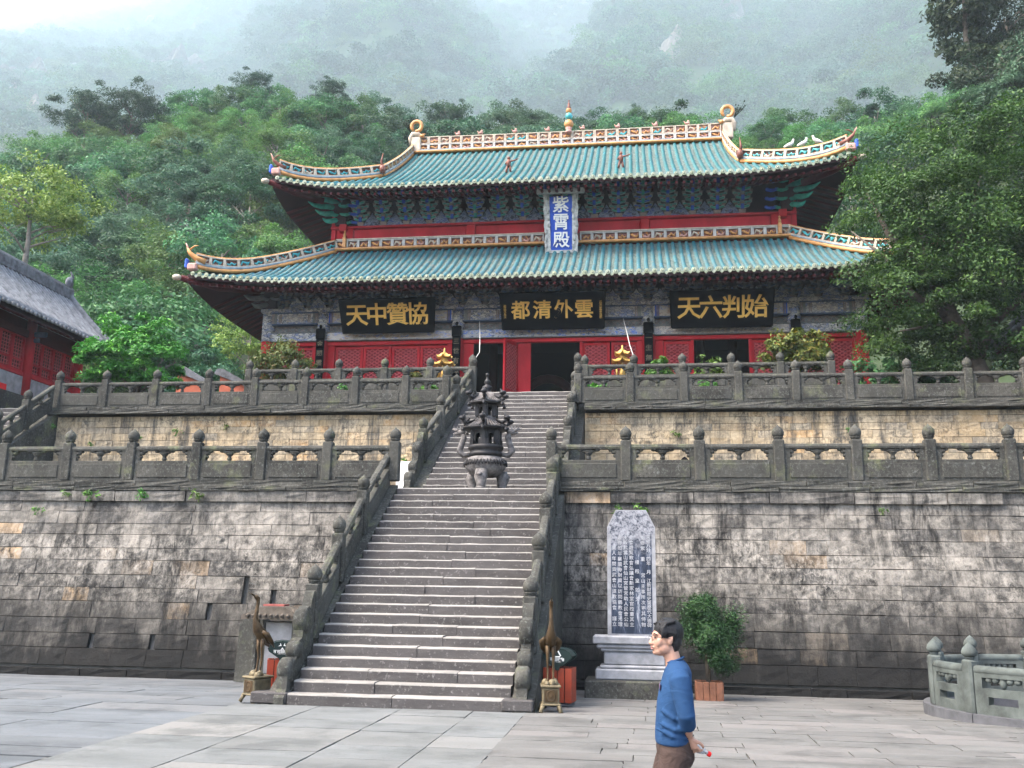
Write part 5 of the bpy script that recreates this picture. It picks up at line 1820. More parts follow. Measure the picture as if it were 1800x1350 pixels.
# ------------------------------------------------------------------ small tiled stele shrine against the left wall
x, y = -7.55, 19.75
z = gz(y)
c = thing('stele_shrine', 'small stone stele shrine with a tiled roof against the left wall behind the crane', 'shrine', (x, y, z))
MB().box((x, y + .1, z + .1), (1.15, .6, .24), ch=.03).obj('shrine_base', MT['bal'], c)
MB().box((x + .05, y + .1, z + .72), (.62, .12, 1.1), ch=.02).obj('tablet', MT['grey_brick'], c)
for s in (-1, 1): MB().box((x + s * .42, y - .06, z + .75), (.10, .12, 1.15), ch=.02).obj('post', MT['bal'], c)
MB().prism([(-.68, 1.33), (.62, 1.33), (.60, 1.40), (.50, 1.46), (.26, 1.58), (-.28, 1.58), (-.55, 1.46), (-.68, 1.42)], y - .3, y + .4, M=tr(x, 0, z)).obj('shrine_roof', MT['bark'], c)
for k in range(9): MB().tube([(x - .55 + .13 * k, y - .36, z + 1.39), (x - .42 + .10 * k, y - .1, z + 1.52)], .035, 6).obj('roof_tile', MT['bark'], c)
MB().box((x - .02, y - .05, z + 1.62), (.46, .3, .04), M=None).obj('ridge_board', MT['faded_red'], c)
b = tag(MB().prism([(-.35, 0), (.35, 0), (.33, .9), (.2, 1.35), (-.05, 1.5), (-.3, 1.2)], -.2, .25, M=tr(-8.35, 20.6, gz(20.6))).obj('leaning_slab', MT['bal'], None, (-8.35, 20.6, gz(20.6))),
        'plain dark stone slab leaning on the left wall beside the tiled shrine', 'stone slab')

# ------------------------------------------------------------------ round stone balustrade at the right edge
rx, ry, rad = 7.12, 17.15, 2.12
zb = gz(ry) + .02
rg = thing('round_balustrade', 'round carved stone balustrade ringing a pool at the right edge of the court', 'balustrade', (rx, ry, zb))
MT['ring_stone'] = plain('greenish_ring_stone', (.058, .066, .06), .9, 0, .55, 3, .35)
n = 48
kb = 12
for k in range(kb):                                   # kerb stones
    a0, a1 = 2 * math.pi * k / kb + .004, 2 * math.pi * (k + 1) / kb - .004
    vs = []
    for j in range(5):
        a = a0 + (a1 - a0) * j / 4
        for r_, z_ in ((rad + .18, zb - .15), (rad + .18, zb + .15), (rad - .22, zb + .15), (rad - .22, zb - .15)):
            vs.append((rx + r_ * math.cos(a), ry + r_ * math.sin(a), z_))
    fs = [(j * 4 + q, j * 4 + (q + 1) % 4, (j + 1) * 4 + (q + 1) % 4, (j + 1) * 4 + q) for j in range(4) for q in range(4)] + [(0, 1, 2, 3), (19, 18, 17, 16)]
    MB().add(vs, fs).obj('kerb_stone', MT['kerb'], rg)
PH = 1.16
pm = MB().box((0, 0, .41), (.20, .20, .82), ch=.03).lathe([(.07, .82), (.075, .86)], 10).mesh('post', MT['ring_stone'])
fm = MB().lathe([(.075, .86), (.11, .885), (.118, .93), (.10, .985), (.05, 1.04), (.0, 1.085)], 14).mesh('finial', MT['ring_stone'])
NP = 12
A0 = math.atan2(16.2 - ry, 5.22 - rx)
for k in range(NP):
    a = A0 + 2 * math.pi * k / NP
    p = link('post', pm, rg, (rx + rad * math.cos(a), ry + rad * math.sin(a), zb + .13), (0, 0, a), None, True)
    link('finial', fm, p)
    a1 = a + 2 * math.pi / NP
    # curved panel: lower slab with two slots, upper open fretwork, rounded rail
    def arc(r_, z_, t): return (rx + r_ * math.cos(a + (a1 - a) * t), ry + r_ * math.sin(a + (a1 - a) * t), zb + z_)
    def cseg(mb, t0, t1, z0, z1, th=.06, ns=5):
        vs = []
        for j in range(ns + 1):
            t = t0 + (t1 - t0) * j / ns
            vs += [arc(rad + th, z0, t), arc(rad + th, z1, t), arc(rad - th, z1, t), arc(rad - th, z0, t)]
        fs = [(j * 4 + q, j * 4 + (q + 1) % 4, (j + 1) * 4 + (q + 1) % 4, (j + 1) * 4 + q) for j in range(ns) for q in range(4)] + [(0, 1, 2, 3), tuple(ns * 4 + q for q in (3, 2, 1, 0))]
        mb.add(vs, fs)
    e0, e1 = .10, .90
    m = MB()
    cseg(m, e0, e1, .15, .30); cseg(m, e0, e1, .42, .54)
    cseg(m, e0, .30, .30, .42, ns=2); cseg(m, .70, e1, .30, .42, ns=2)
    cseg(m, e0, .22, .54, .74, ns=2); cseg(m, .78, e1, .54, .74, ns=2)
    cseg(m, e0, e1, .70, .78)
    for t in (.3, .4, .5, .6, .7):
        x_, y_, z_ = arc(rad, .63, t)
        m.ball((x_, y_, z_ + (.035 if t != .5 else 0)), (.06, .06, .05 if t != .5 else .09), 0, 8, 5)
    m.obj('panel', MT['ring_stone'], rg)
    MB().tube([arc(rad, .80, e0 + (e1 - e0) * j / 6) for j in range(7)], .075, 8).obj('handrail', MT['ring_stone'], rg)

# ------------------------------------------------------------------ things standing on the terraces
def lantern(label, x, y, s=1.0):
    z = Z3 + .02
    c = thing('gilt_pagoda', label, 'pagoda lantern', (x, y, z))
    M_ = tr(x, y, z) @ Matrix.Scale(s, 4)
    m = MB().lathe([(.26, 0), (.26, .1), (.16, .16), (.14, .30), (.24, .36), (.24, .44), (.18, .5)], 6, M=M_, smooth=False, a0=R(30))
    m.obj('stem', MT['gold_metal'], c)
    for k in range(3): MB().tube([(.2 * math.cos(R(120 * k)), .2 * math.sin(R(120 * k)), .36), (.28 * math.cos(R(120 * k)), .28 * math.sin(R(120 * k)), .16), (.24 * math.cos(R(120 * k)), .24 * math.sin(R(120 * k)), 0)], [.05, .04, .05], 6, M=M_).obj('leg', MT['gold_metal'], c)
    for k in range(6):
        a = R(60 * k + 30)
        MB().tube([(.24 * math.cos(a), .24 * math.sin(a), .98), (.24 * math.cos(a), .24 * math.sin(a), 1.62)], .045, 6, M=M_).obj('lantern_column', MT['gold_metal'], c)
    MB().lathe([(.18, .5), (.3, .56), (.3, .66), (.22, .72), (.30, .86), (.30, .98), (.24, 1.0)], 6, M=M_, smooth=False, a0=R(30)).obj('lantern_base', MT['gold_metal'], c)
    MB().lathe([(.1, .98), (.14, 1.2), (.1, 1.45), (.05, 1.6)], 10, M=M_).obj('lantern_core', MT['gold_metal'], c)
    def roof(r0, z, h, nm):
        N = 24
        vs = []
        for (q, zz) in ((r0 * .85, -.03), (r0, 0), (r0 * .62, h * .35), (r0 * .3, h)):
            for k in range(N):
                a = 2 * math.pi * k / N + R(30)
                c6 = math.cos(R(30)) / math.cos((a - R(30)) % R(60) - R(30))
                up = max(0, (c6 - .93) / .07) ** 2 * .10 * (q / r0) ** 2 if c6 > .93 else 0
                vs.append((q * c6 * math.cos(a), q * c6 * math.sin(a), z + zz + up))
        m = MB().add(vs, [(i * N + k, i * N + (k + 1) % N, (i + 1) * N + (k + 1) % N, (i + 1) * N + k) for i in range(3) for k in range(N)], 0, False, M_)
        m.lathe([(r0 * .84, z - .03), (.05, z - .02)], 12, M=M_)
        m.obj(nm, MT['gold_metal'], c)
    roof(.46, 1.62, .2, 'lantern_roof')
    MB().lathe([(.16, 1.78), (.15, 1.92)], 6, M=M_).obj('lantern_neck', MT['gold_metal'], c)
    roof(.33, 1.92, .18, 'lantern_roof')
    MB().lathe([(.05, 2.06), (.07, 2.12), (.03, 2.2), (.04, 2.25), (.0, 2.32)], 8, M=M_).obj('lantern_tip', MT['gold_metal'], c)


lantern('gilt pagoda lantern on the upper terrace left of the temple door', -6.98, 33.5, .98)
lantern('gilt pagoda lantern on the upper terrace right of the temple door', -.36, 33.5, .98)
c = tag(MB().box((-6.28, 25.5, 4.75), (.58, .05, 1.1), ch=.01).box((-6.28, 25.56, 4.22), (.5, .4, .04)).obj('white_board', MT['white'], None, (-6.28, 25.5, Z1)),
        'blank white board standing on the lower terrace beside the upper stairs', 'white board')
c = tag(MB().tube([(-6.2, 36.6, 12.55), (-6.0, 35.6, 11.6), (-5.8, 34.4, 10.7), (-5.45, 31.05, 9.5)], .018, 5).obj('rope', MT['wire'], None, (-6.2, 36.6, 12.55)),
        'thin pale rope from under the eave to the balustrade left of the door', 'rope')
c = tag(MB().tube([(-.35, 36.6, 12.55), (-.2, 35.6, 11.7), (-.1, 34.4, 10.9), (.04, 31.05, 9.6)], .018, 5).obj('rope', MT['wire'], None, (-.35, 36.6, 12.55)),
        'thin pale rope from under the eave to the balustrade right of the door', 'rope')
for k, (x, y, fl, lb) in enumerate(((6.85, 38.55, 1, 'white dove with raised head on the right roof hip, nearest the gable'), (7.35, 38.25, 1, 'white dove leaning forward on the right roof hip, the middle one'),
                                    (7.85, 37.95, -1, 'white dove sitting upright on the right roof hip, nearest the corner'))):
    z = UP.z(x, y) + .12 + .25 * ((x - XC - 8.2) / 4) ** 4 + .63
    c = thing('dove', lb, 'dove', (x, y, z))
    MB().tube([(x - .26 * fl, y, z + .02), (x - .1 * fl, y, z + .1), (x, y, z + .14), (x + .1 * fl, y, z + .2), (x + .13 * fl, y, z + .28), (x + .14 * fl, y, z + .33)], [.03, .07, .085, .07, .05, .035], 8).ball((x + .145 * fl, y, z + .34), .05, 0, 8, 5).obj('dove_body', MT['white'], c)
    MB().tube([(x + .18 * fl, y, z + .34), (x + .23 * fl, y, z + .33)], [.015, .003], 5).obj('beak', MT['orange'], c)
    MB().tube([(x, y, z + .08), (x, y, z)], .012, 4).tube([(x + .05 * fl, y, z + .08), (x + .05 * fl, y, z)], .012, 4).obj('legs', MT['pink'], c)
c = tag(MB().lathe([(0.09, 0), (.12, .08), (.13, .18), (.10, .28), (.05, .34), (0, .37)], 12, c=(1.28, 24.0, 4.85)).lathe([(.16, 0), (.16, .65)], 10, c=(1.28, 24.0, Z1)).obj('dark_jar', MT['black'], None, (1.28, 24, Z1)),
        'small dark jar seen through the right balustrade of the lower terrace', 'jar')
# ------------------------------------------------------------------ the man in the blue sweater
def remesh(mb, name, mats, parent, voxel, smooth=3, origin=None):
    """one continuous skin grown over the overlapping volumes collected in mb"""
    o0 = Vector(origin)
    mb.v = [tuple(Vector(v) - o0) for v in mb.v]
    me = mb.mesh(name, mats)
    o = bpy.data.objects.new(name, me)
    COL.objects.link(o)
    m = o.modifiers.new('r', 'REMESH'); m.mode = 'VOXEL'; m.voxel_size = voxel
    s = o.modifiers.new('s', 'SMOOTH'); s.iterations = smooth; s.factor = .5
    dg = bpy.context.evaluated_depsgraph_get()
    me2 = bpy.data.meshes.new_from_object(o.evaluated_get(dg))
    bpy.data.objects.remove(o)
    me2.materials.clear()
    for k in (mats if isinstance(mats, list) else [mats]): me2.materials.append(k)
    me2.polygons.foreach_set('use_smooth', [True] * len(me2.polygons))
    me2.polygons.foreach_set('material_index', [0] * len(me2.polygons))
    me2.update()
    return link(name, me2, parent, o0, world=True)


def loft(mb, rings, n=20, caps=True, mi=0):
    """rings: (centre, half-width along u, half-width along v, u, v[, squareness])"""
    vs, fs = [], []
    for c, a, b, u, v in rings:
        c, u, v = Vector(c), Vector(u), Vector(v)
        for k in range(n):
            w = 2 * math.pi * k / n
            vs.append(c + u * (a * math.cos(w)) + v * (b * math.sin(w)))
    for i in range(len(rings) - 1):
        for k in range(n):
            fs.append((i * n + k, i * n + (k + 1) % n, (i + 1) * n + (k + 1) % n, (i + 1) * n + k))
    if caps: fs += [tuple(range(n))[::-1], tuple((len(rings) - 1) * n + k for k in range(n))]
    return mb.add(vs, fs, mi, True)


def cloth(name, c, rough=.85, fold=.0):
    t = T(name, rough, 0, .15)
    p = t.obj()
    t.col(t.ramp(t.noise(p, 5, 4, .6), [(.3, tuple(x * .85 for x in c)), (.7, tuple(x * 1.12 for x in c))]))
    w = t.noise(t.scale(p, (1, 1, 2.2)), 7, 3, .5, 1.2)
    f = t.noise(p, 240, 2, .5)
    t.bump(t.math('ADD', t.math('MULTIPLY', w, 1.0), t.math('MULTIPLY', f, .05)), fold, .03)
    return t.mat


MT['sweater'] = cloth('blue_sweater', (.014, .042, .102), .9, .28)
MT['trousers'] = cloth('brown_corduroy', (.048, .032, .027), .9, .5)
t = T('skin', .5, 0, .35)
pp = t.obj()
t.col(t.ramp(t.noise(pp, 14, 3, .5), [(.3, (.33, .185, .13)), (.7, (.36, .205, .145))]))
t.b.inputs['Subsurface Weight'].default_value = .12
t.b.inputs['Subsurface Radius'].default_value = (.012, .005, .003)
MT['skin'] = t.mat
MT['lip'] = plain('lips', (.30, .12, .10), .45, 0, .1, 20)
t = T('black_hair', .6, 0, .25)
pp = t.scale(t.obj(), (60, 60, 8))
t.col(t.ramp(t.noise(pp, 1.5, 3, .6), [(.3, (.004, .004, .005)), (.7, (.012, .011, .012))]))
t.bump(t.noise(pp, 2.5, 3, .6), .7, .006)
MT['hair'] = t.mat
MT['glass_frame'] = plain('spectacle_wire', (.03, .027, .027), .4, .4, .1, 5)
MT['eye'] = plain('eye_dark', (.02, .013, .010), .25, 0, .1, 5, 0, .5)
MT['shoe'] = plain('dark_shoe', (.03, .026, .024), .6)

PXo, PYo = .24, 6.97
man = thing('person', 'man in a blue sweater and brown trousers holding a bottle behind his back, looking left', 'person', (PXo, PYo, 0))
# local frame of the man: he faces -X; fwd = -X, his left = -Y (towards the camera)
HX, HY, HZ = PXo - .035, PYo, 1.565                                # centre of the head
YAW = R(-18)                                                     # the face is turned a little to the camera
HM = tr(HX, HY, HZ) @ rotz(R(180) - YAW) @ roty(R(-6))             # local +x = forward
h = MB()
h.ball((-.012, 0, .028), (.098, .076, .098), 0, 20, 14, M=HM)      # skull
h.ball((.012, 0, -.028), (.080, .064, .090), 0, 20, 12, M=HM)      # face
h.ball((.030, 0, -.088), (.048, .046, .034), 0, 14, 8, M=HM)       # jaw
h.ball((.062, 0, -.100), (.022, .024, .020), 0, 10, 6, M=HM)       # chin
h.ball((.078, 0, .022), (.018, .050, .014), 0, 12, 6, M=HM)        # brow
for s in (-1, 1):
    h.ball((.052, s * .040, -.030), (.030, .026, .034), 0, 10, 6, M=HM)   # cheek
    h.ball((.006, s * .046, -.066), (.050, .022, .036), 0, 10, 6, M=HM)   # jaw angle
    h.ball((-.012, s * .077, -.012), (.020, .012, .032), 0, 10, 8, M=HM)  # ear
    h.ball((-.022, s * .083, .002), (.010, .008, .024), 0, 8, 6, M=HM)
h.tube([HM @ Vector((.084, 0, .012)), HM @ Vector((.097, 0, -.020)), HM @ Vector((.105, 0, -.040)), HM @ Vector((.092, 0, -.052))], [.010, .012, .015, .013], 10)
for s in (-1, 1): h.ball((.094, s * .013, -.044), (.013, .010, .009), 0, 8, 6, M=HM)
h.ball((.083, 0, -.066), (.017, .026, .008), 0, 10, 6, M=HM)
h.ball((.080, 0, -.079), (.017, .022, .008), 0, 10, 6, M=HM)
nk = Vector((PXo + .028, PYo, 1.36))
h.tube([HM @ Vector((-.030, 0, -.05)), Vector((PXo + .015, PYo, 1.43)), nk, nk + Vector((.015, 0, -.1))], [.060, .056, .062, .075], 16)
# trunk and limbs of the same continuous body
U, V = Vector((1, 0, 0)), Vector((0, 1, 0))
def ring(x, z, a, b): return ((PXo + x, PYo, z), a, b, U, V)
loft(h, [ring(.045, 1.38, .05, .075), ring(.045, 1.33, .078, .16), ring(.035, 1.24, .095, .17), ring(.025, 1.12, .098, .15), ring(.02, 1.0, .095, .14), ring(.02, .90, .10, .15), ring(.02, .80, .09, .145)])
# arms: shoulder, elbow, wrist behind the back
SH = [Vector((PXo + .055, PYo - s * .185, 1.315)) for s in (1, -1)]
EL = [Vector((PXo + .092, PYo - s * .228, 1.075)) for s in (1, -1)]
WR = [Vector((PXo + .112, PYo - .03 - (s * .07), .925)) for s in (1, -1)]
for k in (0, 1): h.tube([SH[k], SH[k].lerp(EL[k], .5), EL[k], EL[k].lerp(WR[k], .5), WR[k]], [.052, .046, .038, .034, .026], 12)
LEGS = [[Vector((PXo + .02, PYo - .085, .84)), Vector((PXo - .045, PYo - .09, .47)), Vector((PXo - .0, PYo - .09, .09))],
        [Vector((PXo + .02, PYo + .085, .84)), Vector((PXo - .10, PYo + .085, .49)), Vector((PXo - .16, PYo + .08, .09))]]
for L in LEGS: h.tube([L[0], L[0].lerp(L[1], .5), L[1], L[1].lerp(L[2], .4), L[2]], [.082, .072, .052, .05, .036], 12)
# hands: left hand clasped below, holding the bottle; right hand over it
hd = MB()
def hand(mb, w, d, pal, s, curl):
    """w wrist, d direction to the knuckles, pal palm normal, s thumb side"""
    d, pal = d.normalized(), pal.normalized()
    side = d.cross(pal).normalized() * s
    k = w + d * .085
    mb.tube([w - d * .02, w + d * .03, w + d * .06, k], [.026, .034, .037, .034], 10, flat=.62, up=tuple(pal))
    for i, (o, L) in enumerate(((.030, .070), (.010, .080), (-.010, .075), (-.029, .058))):
        b = k + side * o - d * .008
        p = [b]
        a = 0.0
        dd = d.copy()
        for j, f in enumerate((.42, .33, .25)):
            a += curl * (.55, .9, .7)[j]
            dd = (d * math.cos(a) + pal * math.sin(a))
            p.append(p[-1] + dd * L * f)
        mb.tube(p, [.0105, .010, .009, .0075], 8)
    b = w + d * .028 + side * .026
    mb.tube([b, b + side * .026 + d * .022 + pal * .01, b + side * .032 + d * .05 + pal * .026, b + side * .024 + d * .07 + pal * .036], [.014, .0125, .011, .0085], 8)
    return k
hand(h, WR[0], Vector((.34, .10, -.80)), Vector((.55, .75, .2)), 1, .85)
hand(h, WR[1], Vector((.10, -.75, -.45)), Vector((.2, -.2, -.8)), -1, .75)
body = remesh(h, 'body', [MT['skin']], man, .0052, 4, (PXo, PYo, 0))
# hair: a cap with a ragged fringe
hr_ = MB()
hr_.ball((-.024, 0, .050), (.108, .089, .098), 0, 24, 14, M=HM)
hr_.ball((-.058, 0, -.005), (.066, .078, .075), 0, 18, 10, M=HM)
hr_.ball((-.065, 0, -.055), (.042, .058, .045), 0, 14, 8, M=HM)
rr = random.Random(8)
for k in range(26):
    y = -.075 + .15 * k / 25
    x0 = .042 + .026 * math.cos(y / .075 * 1.45)
    hr_.tube([HM @ Vector((x0 - .085, y * .9, .126)), HM @ Vector((x0 - .018, y * 1.0, .104)), HM @ Vector((x0 + .012 - abs(y) * .15, y * 1.08 + rr.uniform(-.01, .01), .066 + rr.uniform(-.022, .006)))], [.016, .014, .004], 6)
for s in (-1, 1):
    for k in range(9):
        x = -.05 + .012 * k
        hr_.tube([HM @ Vector((x, s * .072, .075)), HM @ Vector((x + .004, s * .082, .04)), HM @ Vector((x + .008, s * .080, .012 - rr.uniform(0, .022) + (.02 if k in (2, 3, 4, 5) else 0)))], [.016, .013, .004], 6)
for k in range(16):
    a = R(-60 + 120 * k / 15)
    hr_.tube([HM @ Vector((-.085 * math.cos(a) - .015, .072 * math.sin(a), -.03)), HM @ Vector((-.083 * math.cos(a) - .012, .068 * math.sin(a), -.085 - rr.uniform(0, .02)))], [.018, .004], 6)
for k in range(40):
    a, e = rr.uniform(0, 6.28), rr.uniform(.5, 1.5)
    d = Vector((math.cos(a) * math.cos(e), math.sin(a) * math.cos(e), math.sin(e)))
    b = Vector((-.022, 0, .045)) + Vector((d.x * .1, d.y * .083, d.z * .09))
    hr_.tube([HM @ b, HM @ (b + Vector((.02 + d.x * .01, d.y * .012, d.z * .012)))], [.013, .003], 5)
remesh(hr_, 'hair', [MT['hair']], man, .0055, 1, (PXo, PYo, 0))
# eyes, brows, mouth, spectacles
for s in (-1, 1):
    MB().ball((.0855, s * .032, .001), (.006, .014, .0055), 0, 10, 6, M=HM).obj('eye', MT['eye'], man)
    MB().tube([HM @ Vector((.093, s * .012, .022)), HM @ Vector((.092, s * .032, .027)), HM @ Vector((.080, s * .052, .021))], [.003, .0042, .002], 6).obj('eyebrow', MT['hair'], man)
MB().ball((.0945, 0, -.0665), (.006, .022, .0055), 0, 12, 6, M=HM).ball((.0915, 0, -.0775), (.006, .019, .006), 0, 12, 6, M=HM).obj('mouth', MT['lip'], man)
sp = MB()
for s in (-1, 1):
    c = Vector((.103, s * .034, -.004))
    pts = [HM @ (c + Vector((-.004 * abs(math.cos(a)), .026 * math.cos(a), .017 * math.sin(a)))) for a in [2 * math.pi * k / 16 for k in range(17)]]
    sp.tube(pts, .0014, 5, caps=False)
    sp.tube([HM @ Vector((.100, s * .060, .002)), HM @ Vector((.06, s * .078, .004)), HM @ Vector((-.01, s * .086, .004)), HM @ Vector((-.02, s * .085, -.008))], .0015, 5)
sp.tube([HM @ Vector((.103, -.009, 0)), HM @ Vector((.107, 0, .004)), HM @ Vector((.103, .009, 0))], .0014, 5)
sp.obj('spectacles', MT['glass_frame'], man)
# sweater: trunk and both sleeves in one piece of knit
sw = MB()
def ringt(x, z, a, b): return ((PXo + x, PYo, z), a, b, U, V)
loft(sw, [ringt(.035, 1.425, .058, .066), ringt(.045, 1.40, .070, .10), ringt(.050, 1.375, .082, .155), ringt(.048, 1.335, .098, .20), ringt(.034, 1.25, .112, .205), ringt(.018, 1.14, .118, .192), ringt(.008, 1.03, .118, .182), ringt(.006, .94, .122, .184), ringt(.010, .885, .126, .188), ringt(.012, .865, .122, .184)], 28)
for k in (0, 1):
    sgn = (1, -1)[k]
    W2 = EL[k].lerp(WR[k], .52)
    top = SH[k] + Vector((-.0, sgn * .03, .03))
    sw.tube([top, SH[k] + Vector((0, 0, -.01)), SH[k].lerp(EL[k], .45), SH[k].lerp(EL[k], .8), EL[k], EL[k].lerp(WR[k], .25), W2], [.055, .074, .070, .062, .060, .056, .050], 16)
    for q in range(3):                                        # gathered folds at the pushed-up cuff
        p = EL[k].lerp(WR[k], .28 + .10 * q)
        dd = (WR[k] - EL[k]).normalized() * .012
        sw.tube([p - dd, p, p + dd], [.046, .060, .046], 14)
# hanging folds
for (a, b_) in (((-.10, 1.02), (.13, .96)), ((-.11, .98), (.10, .92)), ((-.08, 1.10), (.10, 1.03))):
    sw.tube([(PXo + a[0], PYo - .155, a[1]), (PXo + (a[0] + b_[0]) / 2, PYo - .188, (a[1] + b_[1]) / 2 - .015), (PXo + b_[0], PYo - .145, b_[1])], [.010, .014, .008], 8)
sweater = remesh(sw, 'sweater', [MT['sweater']], man, .009, 3, (PXo, PYo, 0))
MB().tube([(PXo + .033 + .060 * math.cos(a), PYo + .067 * math.sin(a), 1.421 + .020 * math.cos(a)) for a in [2 * math.pi * k / 20 for k in range(21)]], .0075, 8, caps=False).obj('collar', MT['sweater'], man)
MT['logo'] = plain('chest_print', (.10, .06, .12), .8)
MB().ball((PXo - .078, PYo - .075, 1.245), (.004, .024, .028), 0, 8, 6).obj('chest_print', MT['logo'], man)
# trousers
tro = MB()
loft(tro, [ringt(.016, .90, .125, .175), ringt(.02, .84, .130, .182), ringt(.026, .77, .128, .178), ringt(.02, .72, .11, .16)], 24)
for L in LEGS:
    tro.tube([L[0] + Vector((0, 0, -.02)), L[0].lerp(L[1], .35), L[0].lerp(L[1], .75), L[1], L[1].lerp(L[2], .4), L[2] + Vector((.01, 0, .0)), L[2] + Vector((.01, 0, -.03))], [.108, .104, .090, .083, .080, .078, .080], 18)
remesh(tro, 'trousers', [MT['trousers']], man, .010, 3, (PXo, PYo, 0))
for L in LEGS:
    s = MB()
    a = L[2]
    s.tube([(a.x + .07, a.y, .05), (a.x, a.y, .055), (a.x - .10, a.y, .045), (a.x - .17, a.y, .03), (a.x - .195, a.y, .025)], [.038, .048, .046, .036, .015], 12, flat=1.0)
    s.box((a.x - .06, a.y, .012), (.27, .085, .024), ch=.01)
    s.obj('shoe', MT['shoe'], man)
# wrist band and the bottle in his hand
MB().tube([WR[0] + Vector((.029 * math.cos(a), .029 * math.sin(a), .012 * math.cos(a))) for a in [2 * math.pi * k / 14 for k in range(15)]], .004, 6, caps=False).obj('wrist_band', MT['eye'], man)
t = T('bottle_plastic', .08, 0, .5)
t.b.inputs['Transmission Weight'].default_value = .75
t.b.inputs['IOR'].default_value = 1.3
t.col((.86, .88, .92))
MT['bottle'] = t.mat
bp = WR[0] + Vector((.055, .045, -.075))
bd = Vector((.80, .28, -.42)).normalized()
bt = thing('water_bottle', 'clear plastic water bottle with red cap in the hand behind his back', 'bottle', tuple(bp))
BM = Matrix.Translation(bp) @ bd.to_track_quat('Z', 'Y').to_matrix().to_4x4() @ Matrix.Scale(1, 4)
MB().lathe([(0.0, -.13), (.029, -.125), (.031, -.11), (.031, -.02), (.029, -.01), (.031, 0), (.030, .03), (.020, .058), (.013, .068), (.013, .085)], 16, M=BM).obj('bottle_body', MT['bottle'], bt)
MB().lathe([(.0, .083), (.017, .083), (.0175, .104), (.015, .107), (0, .107)], 14, M=BM).obj('bottle_cap', MT['red_bright'], bt)
MB().lathe([(.0317, -.085), (.0317, -.03)], 16, M=BM).obj('bottle_label', MT['white'], bt)
# ------------------------------------------------------------------ leaves, trees, hillside, mountain
def leaf_mesh(name, m, rg, n_clump, per, rad, leaf, seed, squash=.75, fill=.35, droop=.25, aspect=.5, shape=None, up=.55):
    """leaf-sized faces in uneven clumps spread through a crown; rg = half sizes of the crown"""
    g = np.random.default_rng(seed)
    u = g.normal(size=(n_clump, 3)); u /= np.linalg.norm(u, axis=1)[:, None]
    r = 1 - fill * g.random(n_clump) ** 1.6
    c = u * r[:, None]
    if shape == 'cone': c[:, :2] *= (1 - .85 * (c[:, 2:3] + 1) / 2) * 1.25
    if shape == 'layer': c[:, 2] = np.round(c[:, 2] * 3.2) / 3.2 + g.normal(0, .03, n_clump)
    if shape == 'dome': c[:, 2] = np.where(c[:, 2] < -.35, -.35 + (c[:, 2] + .35) * .25, c[:, 2])
    ph = g.random(6) * 6.28
    wob = 1 + .16 * np.sin(3 * np.arctan2(c[:, 1], c[:, 0]) + ph[0]) + .12 * np.sin(5 * c[:, 2] + ph[1]) + .10 * np.sin(5 * np.arctan2(c[:, 1], c[:, 0]) + ph[2])
    c = c * np.array(rg) * wob[:, None]
    N = n_clump * per
    ci = np.repeat(np.arange(n_clump), per)
    cs = rad * (.6 + .8 * g.random(n_clump))
    d = g.normal(size=(N, 3)); d /= np.linalg.norm(d, axis=1)[:, None]
    d *= (g.random(N) ** .45)[:, None]
    d[:, 2] *= squash
    p = c[ci] + d * cs[ci][:, None]
    p[:, 2] -= droop * cs[ci] * (d[:, 0] ** 2 + d[:, 1] ** 2)
    out = p / np.array(rg)
    out /= np.maximum(np.linalg.norm(out, axis=1), 1e-6)[:, None]
    nrm = g.normal(size=(N, 3)) * .75 + out * .55 + d * .4
    nrm[:, 2] += up
    nrm /= np.linalg.norm(nrm, axis=1)[:, None]
    a = np.cross(nrm, g.normal(size=(N, 3))); a /= np.maximum(np.linalg.norm(a, axis=1), 1e-6)[:, None]
    b = np.cross(nrm, a)
    s = leaf * (.6 + .8 * g.random(N))
    A, B = a * s[:, None], b * (s * aspect)[:, None]
    co = np.empty((N, 4, 3))
    co[:, 0] = p - A; co[:, 1] = p - B * .9 + A * .1; co[:, 2] = p + A - nrm * (s * .25)[:, None]; co[:, 3] = p + B * .9 + A * .1
    me = bpy.data.meshes.new(name)
    me.vertices.add(N * 4); me.loops.add(N * 4); me.polygons.add(N)
    me.vertices.foreach_set('co', co.reshape(-1))
    me.loops.foreach_set('vertex_index', np.arange(N * 4, dtype=np.int32))
    me.polygons.foreach_set('loop_start', np.arange(0, N * 4, 4, dtype=np.int32))
    me.update()
    me.materials.append(m)
    t = np.clip(.42 + .22 * g.normal(size=N) + .20 * (g.random(n_clump)[ci] - .5) * 2 + .12 * d[:, 2], 0, 1)
    at = me.attributes.new('tint', 'FLOAT', 'POINT')
    at.data.foreach_set('value', np.repeat(t, 4).astype(np.float32))
    me.validate()
    return me


